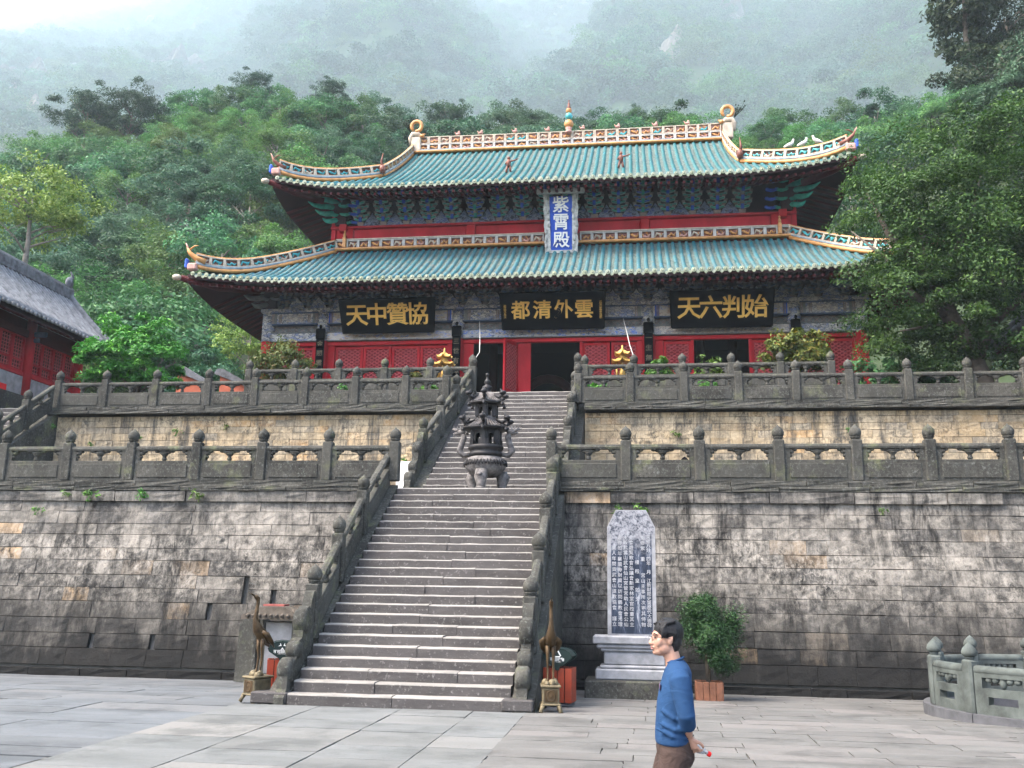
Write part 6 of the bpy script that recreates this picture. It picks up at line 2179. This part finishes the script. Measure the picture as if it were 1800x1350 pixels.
def trunk_mesh(name, m, h, r, spread, seed, n=6, lean=(0, 0), fork=.45):
    q = random.Random(seed)
    mb = MB()
    top = Vector((lean[0], lean[1], h))
    mid = [Vector((lean[0] * t + q.uniform(-.08, .08) * h * .3 * t, lean[1] * t + q.uniform(-.08, .08) * h * .3 * t, h * t)) for t in (0, .25, .5, .75, 1)]
    mid[0] = Vector((0, 0, -.3))
    mb.tube(mid, [r * 1.25, r, r * .85, r * .6, r * .3], 8)
    for k in range(n):
        t = fork + (1 - fork) * k / n
        i = min(3, int(t * 4)); b = mid[i].lerp(mid[i + 1], t * 4 - i)
        a = q.uniform(0, 6.28)
        d = Vector((math.cos(a) * spread, math.sin(a) * spread, h * .28 * q.uniform(.5, 1.3)))
        e = b + d
        mb.tube([b, b + d * .4 + Vector((0, 0, .1 * h * q.uniform(-.3, .5))), e], [r * .5, r * .32, r * .08], 6)
        for s in range(2):
            f = b + d * q.uniform(.4, .75)
            mb.tube([f, f + Vector((q.uniform(-1, 1) * spread * .5, q.uniform(-1, 1) * spread * .5, h * .12))], [r * .2, r * .05], 5)
    return mb.mesh(name, m)


# kinds of tree for the slope
KIND = []
LEAFK = ['leaf_hill', 'leaf_hill_grey', 'leaf_hill_dark', 'leaf_hill_yellow']
for k, (rg, nc, per, rad, leaf, sh) in enumerate((((3.3, 3.3, 2.8), 30, 270, 1.15, .135, 'dome'), ((3.8, 3.6, 2.6), 36, 240, 1.1, .125, 'dome'), ((2.8, 2.9, 3.5), 26, 290, 1.1, .14, None), ((3.4, 3.0, 2.7), 32, 250, 1.1, .12, None))):
    KIND.append((leaf_mesh('crown', MT[LEAFK[k]], rg, nc, per, rad, leaf, 300 + k, .42, .30, .35, shape=sh, up=1.1), trunk_mesh('trunk', MT['bark_pale'], 4.6, .17, 1.6, 310 + k), rg))
PINE = (leaf_mesh('crown', MT['leaf_pine'], (3.1, 3.1, 3.6), 95, 100, .85, .20, 330, .45, .5, .1, .22, 'layer'), trunk_mesh('trunk', MT['bark'], 6.5, .2, 1.8, 331, 9, fork=.3), (3.1, 3.1, 3.6))
DARK = [(leaf_mesh('crown', MT['leaf_dark'], (3.6, 3.6, 3.6), 42, 260, 1.15, .14, 340 + k, .45, .35, .3, up=1.0), trunk_mesh('trunk', MT['bark'], 6, .22, 1.8, 345 + k), (3.6, 3.6, 3.6)) for k in range(2)]
YEL = (leaf_mesh('crown', MT['leaf_yel'], (3.4, 3.4, 2.2), 85, 95, .8, .125, 350, .5, .45, .2, .5, 'layer'), trunk_mesh('trunk', MT['bark_pale'], 5.2, .16, 2.0, 351, 8, fork=.35), (3.4, 3.4, 2.2))


def plant_tree(kind, x, y, z, s, label, cat, group=None, name='tree', hz=4.3, sz=None):
    cr, tk, rg = kind
    t = thing(name, label, cat, (x, y, z), group)
    a = rnd.uniform(0, 6.28)
    link('crown', cr, t, (0, 0, hz * s), (rnd.uniform(-.15, .15), rnd.uniform(-.15, .15), a), (s * rnd.uniform(.9, 1.12), s * rnd.uniform(.9, 1.12), (sz or s) * rnd.uniform(.88, 1.12)))
    link('trunk', tk, t, (0, 0, 0), (0, 0, a), (s, s, s))
    return t


HILL = [(-98, 58.5), (-86, 59.5), (-79, 62), (-72, 62.5), (-67, 63), (-58, 66.5), (-47, 66), (-40, 64.5), (-30, 59), (-24, 60), (-16, 60), (0, 58.5), (14, 57.5), (26, 58), (40, 60), (60, 62)]


def hill_top(X):
    if X <= HILL[0][0]: return HILL[0][1]
    for (a, za), (b, zb_) in zip(HILL, HILL[1:]):
        if X <= b: return za + (zb_ - za) * (X - a) / (b - a)
    return HILL[-1][1]


def hill_z(x, y):
    """front slope, seen from the camera as a fan: crest at y = 118"""
    xk = x * 118 / max(y, 40)
    t = (y - 46) / (118 - 46)
    top = hill_top(xk)
    z = 7.0 + (top - 7.0) * (max(0, min(1, t)) ** 1.02)
    if y > 118: z = top - (y - 118) * .25
    if xk > 32: z += min(14, (xk - 32) * .8) * max(0, 1 - abs(y - 70) / 45)
    return z + 1.2 * gnoise(x * .08, y * .08)


m = MB().grid(lambda u, v: (lambda x, y: (x, y, hill_z(x, y)))(-190 + 330 * u, 46 + 100 * v), 60, 30)
MT['earth'] = plain('forest_floor', (.022, .035, .014), .95, 0, .5, .3)
tag(m.obj('hillside', MT['earth']), kind='structure')


def proj(p):
    d = Vector(p) - CAM_LOC
    x, y, z = d.dot(_r2), d.dot(_u2), d.dot(_f)
    return 900 + F_PX * x / z, 675 - F_PX * y / z


def hidden(px, py):
    """behind the hall or the nearer trees, whichever way one looks from the court"""
    if px < -90 or px > 1890: return True
    if 620 < px < 1400 and py > 285: return True
    if 500 < px < 1490 and py > 330: return True
    if 360 < px < 1500 and py > 480: return True
    if py > 650: return True
    if px < 150 and py > 600: return True
    return False


NT_ = 0
hrnd = random.Random(77)
y = 50.0
cand = []
while y < 120:
    step = 4.6 + (y - 50) * .018
    x = -1.02 * y - 8
    while x < .62 * y + 8:
        cand.append((x + hrnd.uniform(-1.4, 1.4), y + hrnd.uniform(-1.6, 1.6)))
        x += step
    y += 4.3
vis = []
for x, y in cand:
    z = hill_z(x, y)
    px, py = proj((x, y, z + 5))
    if not hidden(px, py) and not (px > 1500 and y < 90 and py > 150): vis.append((x, y, z))
print('hill trees wanted', len(vis))
vis.sort(key=lambda v: v[1])
if len(vis) > 282:
    k = len(vis) / 282
    vis = [vis[int(i * k)] for i in range(282)]
for x, y, z in vis:
    pk = mnoise.noise(Vector((x * .045, y * .045, 4.2))) + hrnd.uniform(-.35, .35)
    q = 0 if -.12 < pk < .16 else 1 if pk < -.3 else 2 if pk < 0 else 3
    nm_ = ('mid green', 'grey green', 'dark green', 'light yellowish green')[q]
    plant_tree(KIND[q], x, y, z - .6, hrnd.uniform(.72, 1.25), nm_ + ' leafy tree of the mixed wood on the slope behind the temple', 'tree', nm_ + ' trees of the wood on the slope', 'leafy_tree')
# dark pines standing out on the crest
for i, (px, Y, s, lb) in enumerate(((-79.5, 112, 1.32, 'broad dark pine on the crest of the slope at the left, larger of a pair'), (-72.5, 112, 1.25, 'smaller dark pine on the crest of the slope, right one of the pair'),
                                    (-53.5, 116, .9, 'small dark pine on the crest above the left roof corner'), (-42, 117, .75, 'little dark pine on the crest above the left end of the roof'),
                                    (-25, 117, .8, 'dark pine behind the left half of the main ridge'), (.5, 117, .7, 'thin dark pine behind the right half of the main ridge'))):
    x = px * Y / 118
    plant_tree(PINE, x, Y, hill_z(x, Y) + .5, s, lb, 'pine tree', None, 'pine_tree', 6.0)
x, y = -38.0, 52.0
plant_tree(YEL, -38.4, 52.5, 20.2, 1.12, 'spreading yellow green tree with bare forked limbs above the left side hall roof', 'tree', None, 'spreading_tree', 5.2)
plant_tree(YEL, -20.5, 47, 12.3, .55, 'small fresh green tree under the lower left roof corner', 'tree', None, 'spreading_tree', 4.6)
# the tall dark wood at the upper right
for i, (x, y, z, s) in enumerate(((27.5, 70, 38.5, 1.15), (32.5, 68, 40, 1.2), (26.5, 66, 32, 1.0), (31.5, 64, 33, 1.15), (36, 72, 36, 1.2), (25.3, 63, 27, .95), (29.5, 60, 27, 1.1), (34, 60, 28, 1.2), (24.3, 57, 22, .95), (28.5, 55, 21.5, 1.05), (33, 55, 22, 1.1), (24, 52, 15.5, 1.0), (28, 50, 14.5, 1.05), (20, 50, 13, .9), (22.5, 48, 10, .9), (27, 46, 9, 1.0), (37, 64, 30, 1.2), (31, 74, 46, 1.1), (36.5, 75, 47, 1.15))):
    plant_tree(DARK[i % 2], x, y, z - 4, s, 'tall dark leafy tree in the wood at the upper right', 'tree', 'dark trees of the upper right wood', 'dark_tree', 5.2)
m = MB().grid(lambda u, v: (19 + 26 * u, 46 + 32 * v, 3 + 37 * v * (.55 + .45 * u) + 1.5 * gnoise(u * 5, v * 5)), 14, 14)
tag(m.obj('hillside', MT['earth']), kind='structure')
plant_tree((leaf_mesh('crown', MT['leaf_dark'], (2.6, 2.6, 3.6), 90, 60, .7, .22, 361, .9, .5, .5), trunk_mesh('trunk', MT['bark'], 6, .2, 1.6, 362), 0), 26.6, 71, 43.2, 1.05, 'drooping tree at the top right whose sprays hang against the misty mountain', 'tree', None, 'drooping_tree', 5.0)

# ------------------------------------------------------------------ trees and shrubs of the terraces
bt = thing('big_tree', 'big dense dark green tree on the terrace at the right, hiding the hall corner', 'tree', (11.5, 32.2, Z2))
q = MB()
trk = [Vector(p) for p in ((11.75, 32.2, 7.3), (11.55, 32.2, 8.6), (11.15, 32.15, 9.9), (10.6, 32.1, 11.2), (10.1, 32.0, 12.8), (9.9, 32.0, 14.6))]
q.tube(trk, [.50, .40, .34, .28, .2, .08], 12)
for (a, b, c, r_) in (((11.3, 32.1, 9.4), (11.9, 32.2, 10.6), (12.6, 32.4, 12.6), .24), ((10.7, 32.1, 11.0), (9.4, 31.6, 11.7), (7.9, 31.2, 12.0), .17), ((10.3, 32.0, 12.2), (11.3, 31.6, 14.0), (11.8, 31.4, 15.8), .16),
                      ((10.2, 32.0, 12.4), (8.9, 32.3, 14.2), (8.3, 32.4, 15.8), .15), ((11.9, 32.2, 10.7), (13.2, 31.8, 11.9), (14.4, 31.5, 13.3), .15), ((11.0, 32.1, 10.4), (9.9, 31.4, 10.6), (8.7, 31.0, 10.3), .11),
                      ((9.4, 31.6, 11.7), (8.6, 31.9, 13.2), (7.6, 32, 14.2), .09)):
    q.tube([a, b, c], [r_, r_ * .7, r_ * .2], 8)
q.obj('trunk', MT['bark'], bt)
g_ = link('crown', leaf_mesh('crown', MT['leaf_big'], (4.0, 3.5, 4.3), 210, 400, .85, .066, 401, .5, .6, .3, .5, up=.9), bt, (12.0, 32.2, 14.5), None, None, True)
link('crown', leaf_mesh('crown', MT['leaf_big'], (2.2, 1.9, 1.7), 42, 350, .62, .064, 402, .5, .6, .3, .5, up=.9), bt, (9.4, 31.6, 11.7), None, None, True)
link('crown', leaf_mesh('crown', MT['leaf_big'], (2.3, 2.0, 2.0), 42, 350, .65, .064, 403, .5, .6, .3, .5, up=.9), bt, (14.6, 31.6, 13.0), None, None, True)
link('crown', leaf_mesh('crown', MT['leaf_big'], (1.9, 1.6, 1.3), 34, 300, .5, .062, 404, .5, .7, .2, .5, up=.9), bt, (9.6, 32.2, 10.0), None, None, True)
rt = thing('round_tree', 'round bright green broad-leaved tree beside the left side hall', 'tree', (-17.6, 30.9, Z2))
link('crown', leaf_mesh('crown', MT['leaf_mag'], (1.85, 1.55, 1.5), 74, 200, .40, .085, 411, .45, .42, .4, .40, 'dome', 1.0), rt, (-17.6, 30.9, 9.75), None, None, True)
q = MB().tube([(-17.6, 30.9, 7.6), (-17.6, 30.9, 8.6), (-17.5, 30.9, 9.6)], [.14, .11, .05], 8)
for a in range(7): q.tube([(-17.6, 30.9, 8.4), (-17.6 + math.cos(a * .9) * 1.0, 30.9 + math.sin(a * .9) * .9, 9.4 + .1 * (a % 3))], [.06, .015], 6)
q.obj('trunk', MT['bark'], rt)


def shrub(name, label, x, y, z, rg, m, nc, per, rad, leaf, seed, pot=None, hz=None, shape=None, aspect=.5, stem=True):
    t = thing(name, label, 'shrub' if pot is None else 'potted plant', (x, y, z))
    hz = hz if hz is not None else rg[2]
    link('foliage', leaf_mesh('foliage', m, rg, nc, per, rad, leaf, seed, .7, .6, .2, aspect, shape), t, (x, y, z + hz), None, None, True)
    if stem:
        q = MB()
        r_ = random.Random(seed)
        for k in range(6): q.tube([(x + r_.uniform(-.06, .06), y, z), (x + r_.uniform(-.3, .3) * rg[0], y + r_.uniform(-.3, .3) * rg[1], z + hz * .6), (x + r_.uniform(-.7, .7) * rg[0], y + r_.uniform(-.7, .7) * rg[1], z + hz + r_.uniform(0, .5) * rg[2])], [.035, .022, .006], 6)
        q.obj('stems', MT['bark'], t)
    if pot: MB().lathe([(pot * .75, 0), (pot, .42), (pot * 1.08, .44), (pot * 1.08, .5), (pot * .95, .5), (pot * .9, .44), (0, .44)], 16, c=(x, y, z - .05)).obj('pot', MT['terracotta'], t)
    return t


shrub('clipped_shrub', 'loose shrub with red tinged twigs before the hall, leftmost on the upper terrace', -13.35, 33.4, Z3, (1.15, .95, .85), MT['leaf_redbush'], 110, 60, .28, .07, 421, hz=1.75)
shrub('clipped_shrub', 'yellow-green shrub before the right bay of the hall', 5.85, 33.4, Z3, (1.1, .9, .75), MT['leaf_bush'], 110, 60, .28, .085, 422, hz=1.85, shape='dome')
shrub('potted_shrub', 'dark leafy potted shrub behind the balustrade right of the door', .95, 32.0, Z3, (.45, .4, .36), MT['leaf_mag'], 30, 30, .16, .075, 423, .26, .95)
shrub('potted_shrub', 'light green potted plant behind the balustrade below the right black board', 2.55, 31.7, Z3, (.5, .4, .45), MT['leaf_bright'], 18, 14, .2, .08, 424, .24, .95)
shrub('potted_shrub', 'small potted shrub behind the topmost balustrade left of the gilt lantern', -7.65, 32.2, Z3, (.4, .4, .3), MT['leaf_bush'], 24, 30, .14, .06, 425, .22, .85)
for k, (x, z_, lb) in enumerate(((-9.4, 8.05, 'bright green plant seen through the left middle balustrade, third bay from the stairs'), (-6.75, 8.0, 'green plant seen through the left middle balustrade, bay next to the stairs'),
                                 (-1.05, 8.0, 'green plant seen through the right middle balustrade, bay next to the stairs'), (2.3, 8.05, 'pale green plant seen through the right middle balustrade, third bay from the stairs'))):
    shrub('potted_shrub', lb, x, 29.7, Z2, (.38, .3, .22), MT['leaf_bright'], 16, 20, .14, .06, 430 + k, .2, .62)
for k, (x, y, r_, z_, lb) in enumerate(((8.6, 33.2, 1.3, Z2, 'shrub with pale new leaves under the left side of the big tree'), (10.2, 33.0, 1.2, Z2, 'shrub with pale new leaves close to the trunk of the big tree'))):
    shrub('undershrub', lb, x, y, z_, (r_, .9, 1.0), MT['leaf_yel' if k == 9 else 'leaf_hill'], 70, 50, .3, .08, 440 + k, hz=1.5)
for k, (x, y, r_, h_, lb) in enumerate(((-18.9, 42, 1.8, 11.2, 'bushy green tree between the round tree and the orange garden wall'), (-15.2, 43.5, 1.9, 10.6, 'bushy green tree behind the left bush, beside the hall corner'), (-21.5, 44, 2.2, 12.5, 'grey green bushy tree above the orange garden walls'), (-17.5, 46, 2.4, 13.5, 'feathery green tree below the lower left roof corner'))):
    plant_tree(KIND[k % 4], x, y, h_ - 4.2, r_ / 3.3, lb, 'tree', None, 'bushy_tree')
# juniper in a wooden tub before the right wall
jt = thing('potted_juniper', 'green bushy juniper in a square wooden tub behind the man', 'potted tree', (1.38, 19.2, gz(19.2)))
link('foliage', leaf_mesh('foliage', MT['leaf_juniper'], (.56, .48, .56), 60, 280, .22, .036, 451, 1.1, .7, 0, .25, None, .9), jt, (1.40, 19.2, 1.02), None, None, True)
link('foliage', leaf_mesh('foliage', MT['leaf_juniper'], (.33, .30, .34), 26, 240, .17, .036, 452, 1.1, .7, 0, .25, None, .9), jt, (1.26, 19.2, 1.55), None, None, True)
MB().tube([(1.38, 19.2, .2), (1.36, 19.2, .7), (1.33, 19.2, 1.5)], [.05, .04, .015], 8).tube([(1.37, 19.2, .6), (1.6, 19.15, 1.1)], [.03, .01], 6).tube([(1.37, 19.2, .65), (1.1, 19.2, 1.15)], [.03, .01], 6).obj('trunk', MT['bark'], jt)
z = gz(19.2)
for k in range(4):
    for s in (-1, 1):
        MB().box((1.20 + .12 * k, 19.2 + s * .23, z + .16), (.112, .03, .36), ch=.006).obj('tub_plank', MT['wood_tub'], jt)
        MB().box((1.38 + s * .245, 19.02 + .12 * k, z + .16), (.03, .112, .36), ch=.006).obj('tub_plank', MT['wood_tub'], jt)
MB().box((1.38, 19.2, z + .29), (.46, .44, .04)).obj('soil', MT['soil'], jt)
# weeds growing from the wall joints
wr = random.Random(91)
WEED = [leaf_mesh('weed', MT['leaf_bright'], (.16, .07, .10), 7, 9, .06, .035, 460 + k, .8, .6, .6, .35) for k in range(3)]
for i, (x, y, z, lb) in enumerate(((-17.9, 28.85, 6.35, 0), (-16.2, 28.85, 6.6, 0), (-14.9, 28.85, 6.75, 0), (-13.2, 28.85, 6.9, 0), (-15.3, 28.85, 5.6, 0), (-6.6, 28.8, 6.15, 0), (-7.2, 28.8, 5.75, 0), (1.3, 28.85, 6.6, 0), (6.4, 28.85, 6.7, 0), (8.7, 28.85, 5.9, 0),
                                   (-13.9, 21.6, 4.02, 0), (-13.2, 21.55, 3.98, 0), (-11.9, 21.6, 4.0, 0), (-10.5, 21.6, 4.0, 0), (-14.6, 21.6, 3.6, 0), (-.35, 21.6, 3.68, 0), (.15, 21.6, 3.7, 0), (5.4, 21.6, 3.68, 0), (-19.0, 28.4, 6.9, 0))):
    o = link('weed', WEED[i % 3], None, (x, y, z), (0, 0, wr.uniform(-1, 1)), [wr.uniform(.8, 1.6)] * 3)
    tag(o, 'small tuft of green weed growing from a joint of the stone walls', 'weed', 'weeds in the wall joints')

# ------------------------------------------------------------------ the misty mountain
def crest(az):
    a = math.degrees(az)
    if a < -22: return 28.5 + (a + 39) * .42 + max(0, a + 30) ** 2 * .035
    return 38.0


def mtn(u, v):
    az = R(-62 + 112 * u)
    r = 500 + 4900 * v
    el = crest(az)
    zc = 1.9 + 5400 * math.tan(R(el))
    z = 110 + (zc - 110) * v
    x, y = r * math.sin(az), r * math.cos(az)
    k = math.sin(math.pi * min(1, v * 1.02))
    z += k * max(.25, min(1, .25 + (math.degrees(az) + 31) / 9)) * (270 * mnoise.noise(Vector((az * 5.2, r * .0005, 3.1))) + 120 * mnoise.noise(Vector((az * 14, r * .0017, 7.7))) + 46 * mnoise.noise(Vector((az * 40, r * .004, 1.7))))
    return (x, y, z)


mo = MB().grid(mtn, 150, 70)
t = T('mountain_forest', .95, 0, .1)
p = t.pos()
c = t.ramp(t.noise(p, .0065, 6, .7), [(.3, (.016, .034, .014)), (.55, (.034, .062, .022)), (.75, (.06, .09, .034))])
t.col(c)
mt_ob = tag(mo.obj('mountain', t.mat), kind='structure')
# crowns scattered over it: a far wood that reads as one mass
ng = bpy.data.node_groups.new('far_wood', 'GeometryNodeTree')
ng.interface.new_socket('Geometry', in_out='INPUT', socket_type='NodeSocketGeometry')
ng.interface.new_socket('Geometry', in_out='OUTPUT', socket_type='NodeSocketGeometry')
gi, go = ng.nodes.new('NodeGroupInput'), ng.nodes.new('NodeGroupOutput')
dp = ng.nodes.new('GeometryNodeDistributePointsOnFaces'); dp.distribute_method = 'RANDOM'
dp.inputs['Density'].default_value = .00027
ip = ng.nodes.new('GeometryNodeInstanceOnPoints')
jn = ng.nodes.new('GeometryNodeJoinGeometry')
crowns = [o for o in COL.objects if o.name.startswith('crown') and o.data in [k[0] for k in KIND]]
seen = {}
for o in crowns: seen.setdefault(o.data.name, o)
for o in list(seen.values())[:4]:
    oi = ng.nodes.new('GeometryNodeObjectInfo'); oi.inputs['Object'].default_value = o
    oi.inputs['As Instance'].default_value = True
    ng.links.new(oi.outputs['Geometry'], jn.inputs[0])
ng.links.new(jn.outputs[0], ip.inputs['Instance'])
ip.inputs['Pick Instance'].default_value = True
rs = ng.nodes.new('FunctionNodeRandomValue'); rs.data_type = 'FLOAT'
rs.inputs[2].default_value, rs.inputs[3].default_value = 6.0, 15.0
rr_ = ng.nodes.new('FunctionNodeRandomValue'); rr_.data_type = 'FLOAT_VECTOR'
rr_.inputs[0].default_value, rr_.inputs[1].default_value = (-.2, -.2, 0), (.2, .2, 6.28)
ng.links.new(gi.outputs[0], dp.inputs['Mesh'])
ng.links.new(dp.outputs['Points'], ip.inputs['Points'])
ng.links.new(rs.outputs[1], ip.inputs['Scale'])
ng.links.new(rr_.outputs[0], ip.inputs['Rotation'])
ng.links.new(ip.outputs[0], go.inputs[0])
fw = MB().grid(lambda u, v: mtn(.12 + .74 * u, .02 + .98 * v), 100, 60)
far = tag(fw.obj('far_wood', t.mat), kind='stuff')
far['label'] = 'hazy forest covering the mountainside behind the temple'
md = far.modifiers.new('scatter', 'NODES'); md.node_group = ng
# bare rock faces in the far forest
MT['rock'] = plain('pale_cliff_rock', (.20, .175, .15), .95, 0, .3, .15)
rk = random.Random(6)
def rock_face(px, py, w, h):
    d = ((px - 900) / F_PX) * _r2 - ((py - 675) / F_PX) * _u2 + _f
    best = None
    # march along the sight line until it meets the mountain
    az = math.atan2(d.x, d.y)
    hd = math.hypot(d.x, d.y)
    for i in range(300):
        v = i / 299
        p = mtn((math.degrees(az) + 62) / 112, v)
        r = math.hypot(p[0], p[1])
        if p[2] >= 1.9 + d.z / hd * r: best = (v, r); break
    if not best: return
    v0, r0 = best
    sc = r0 / F_PX
    def f(u, vv):
        a = az + (u - .5) * w / F_PX
        p = mtn((math.degrees(a) + 62) / 112, min(1, max(0, v0 + (vv - .5) * h / F_PX * .9)))
        e = math.sin(math.pi * u) * math.sin(math.pi * vv)
        n_ = mnoise.noise(Vector((a * 60, vv * 4, px)))
        q = Vector(p)
        out = Vector((-math.sin(a), -math.cos(a), .5))
        return tuple(q + out * ((34 + 34 * n_) * e ** .5 - 22 + 24 * n_))
    o = MB().grid(f, 22, 14, smooth=False).obj('rock_face', MT['rock'])
    tag(o, kind='structure')
for a in ((245, 55, 95, 50), (185, 78, 50, 34), (310, 75, 60, 30), (148, 124, 70, 18), (60, 138, 55, 26), (12, 136, 40, 26), (355, 40, 70, 30), (320, 112, 110, 20), (420, 115, 70, 20), (10, 180, 40, 40), (1180, 98, 62, 60), (1010, 10, 80, 50), (60, 215, 40, 30), (770, 14, 60, 24), (1290, 30, 60, 20)):
    rock_face(*a)
# ------------------------------------------------------------------ lettering becomes plain meshes
dg = bpy.context.evaluated_depsgraph_get()
for o in [o for o in COL.objects if o.type == 'FONT']:
    me = bpy.data.meshes.new_from_object(o.evaluated_get(dg))
    n = link(o.name + '_', me, o.parent, o.location, o.rotation_euler, o.scale)
    nm = o.name
    bpy.data.objects.remove(o)
    n.name = nm

# ------------------------------------------------------------------ the misty air
t = bpy.data.materials.new('mist')
t.use_nodes = True
nt = t.node_tree
nt.nodes.clear()
out = nt.nodes.new('ShaderNodeOutputMaterial')
pv = nt.nodes.new('ShaderNodeVolumePrincipled')
pv.inputs['Color'].default_value = (.80, .925, 1.0, 1)
pv.inputs['Density'].default_value = 0.00027
pv.inputs['Anisotropy'].default_value = 0.0
nt.links.new(pv.outputs[0], out.inputs['Volume'])
mb = MB().box((0, 2640, 2127), (10400, 5600, 4260))
hz = mb.obj('haze', t)
tag(hz, 'pale mist filling the valley', None, None, 'stuff')
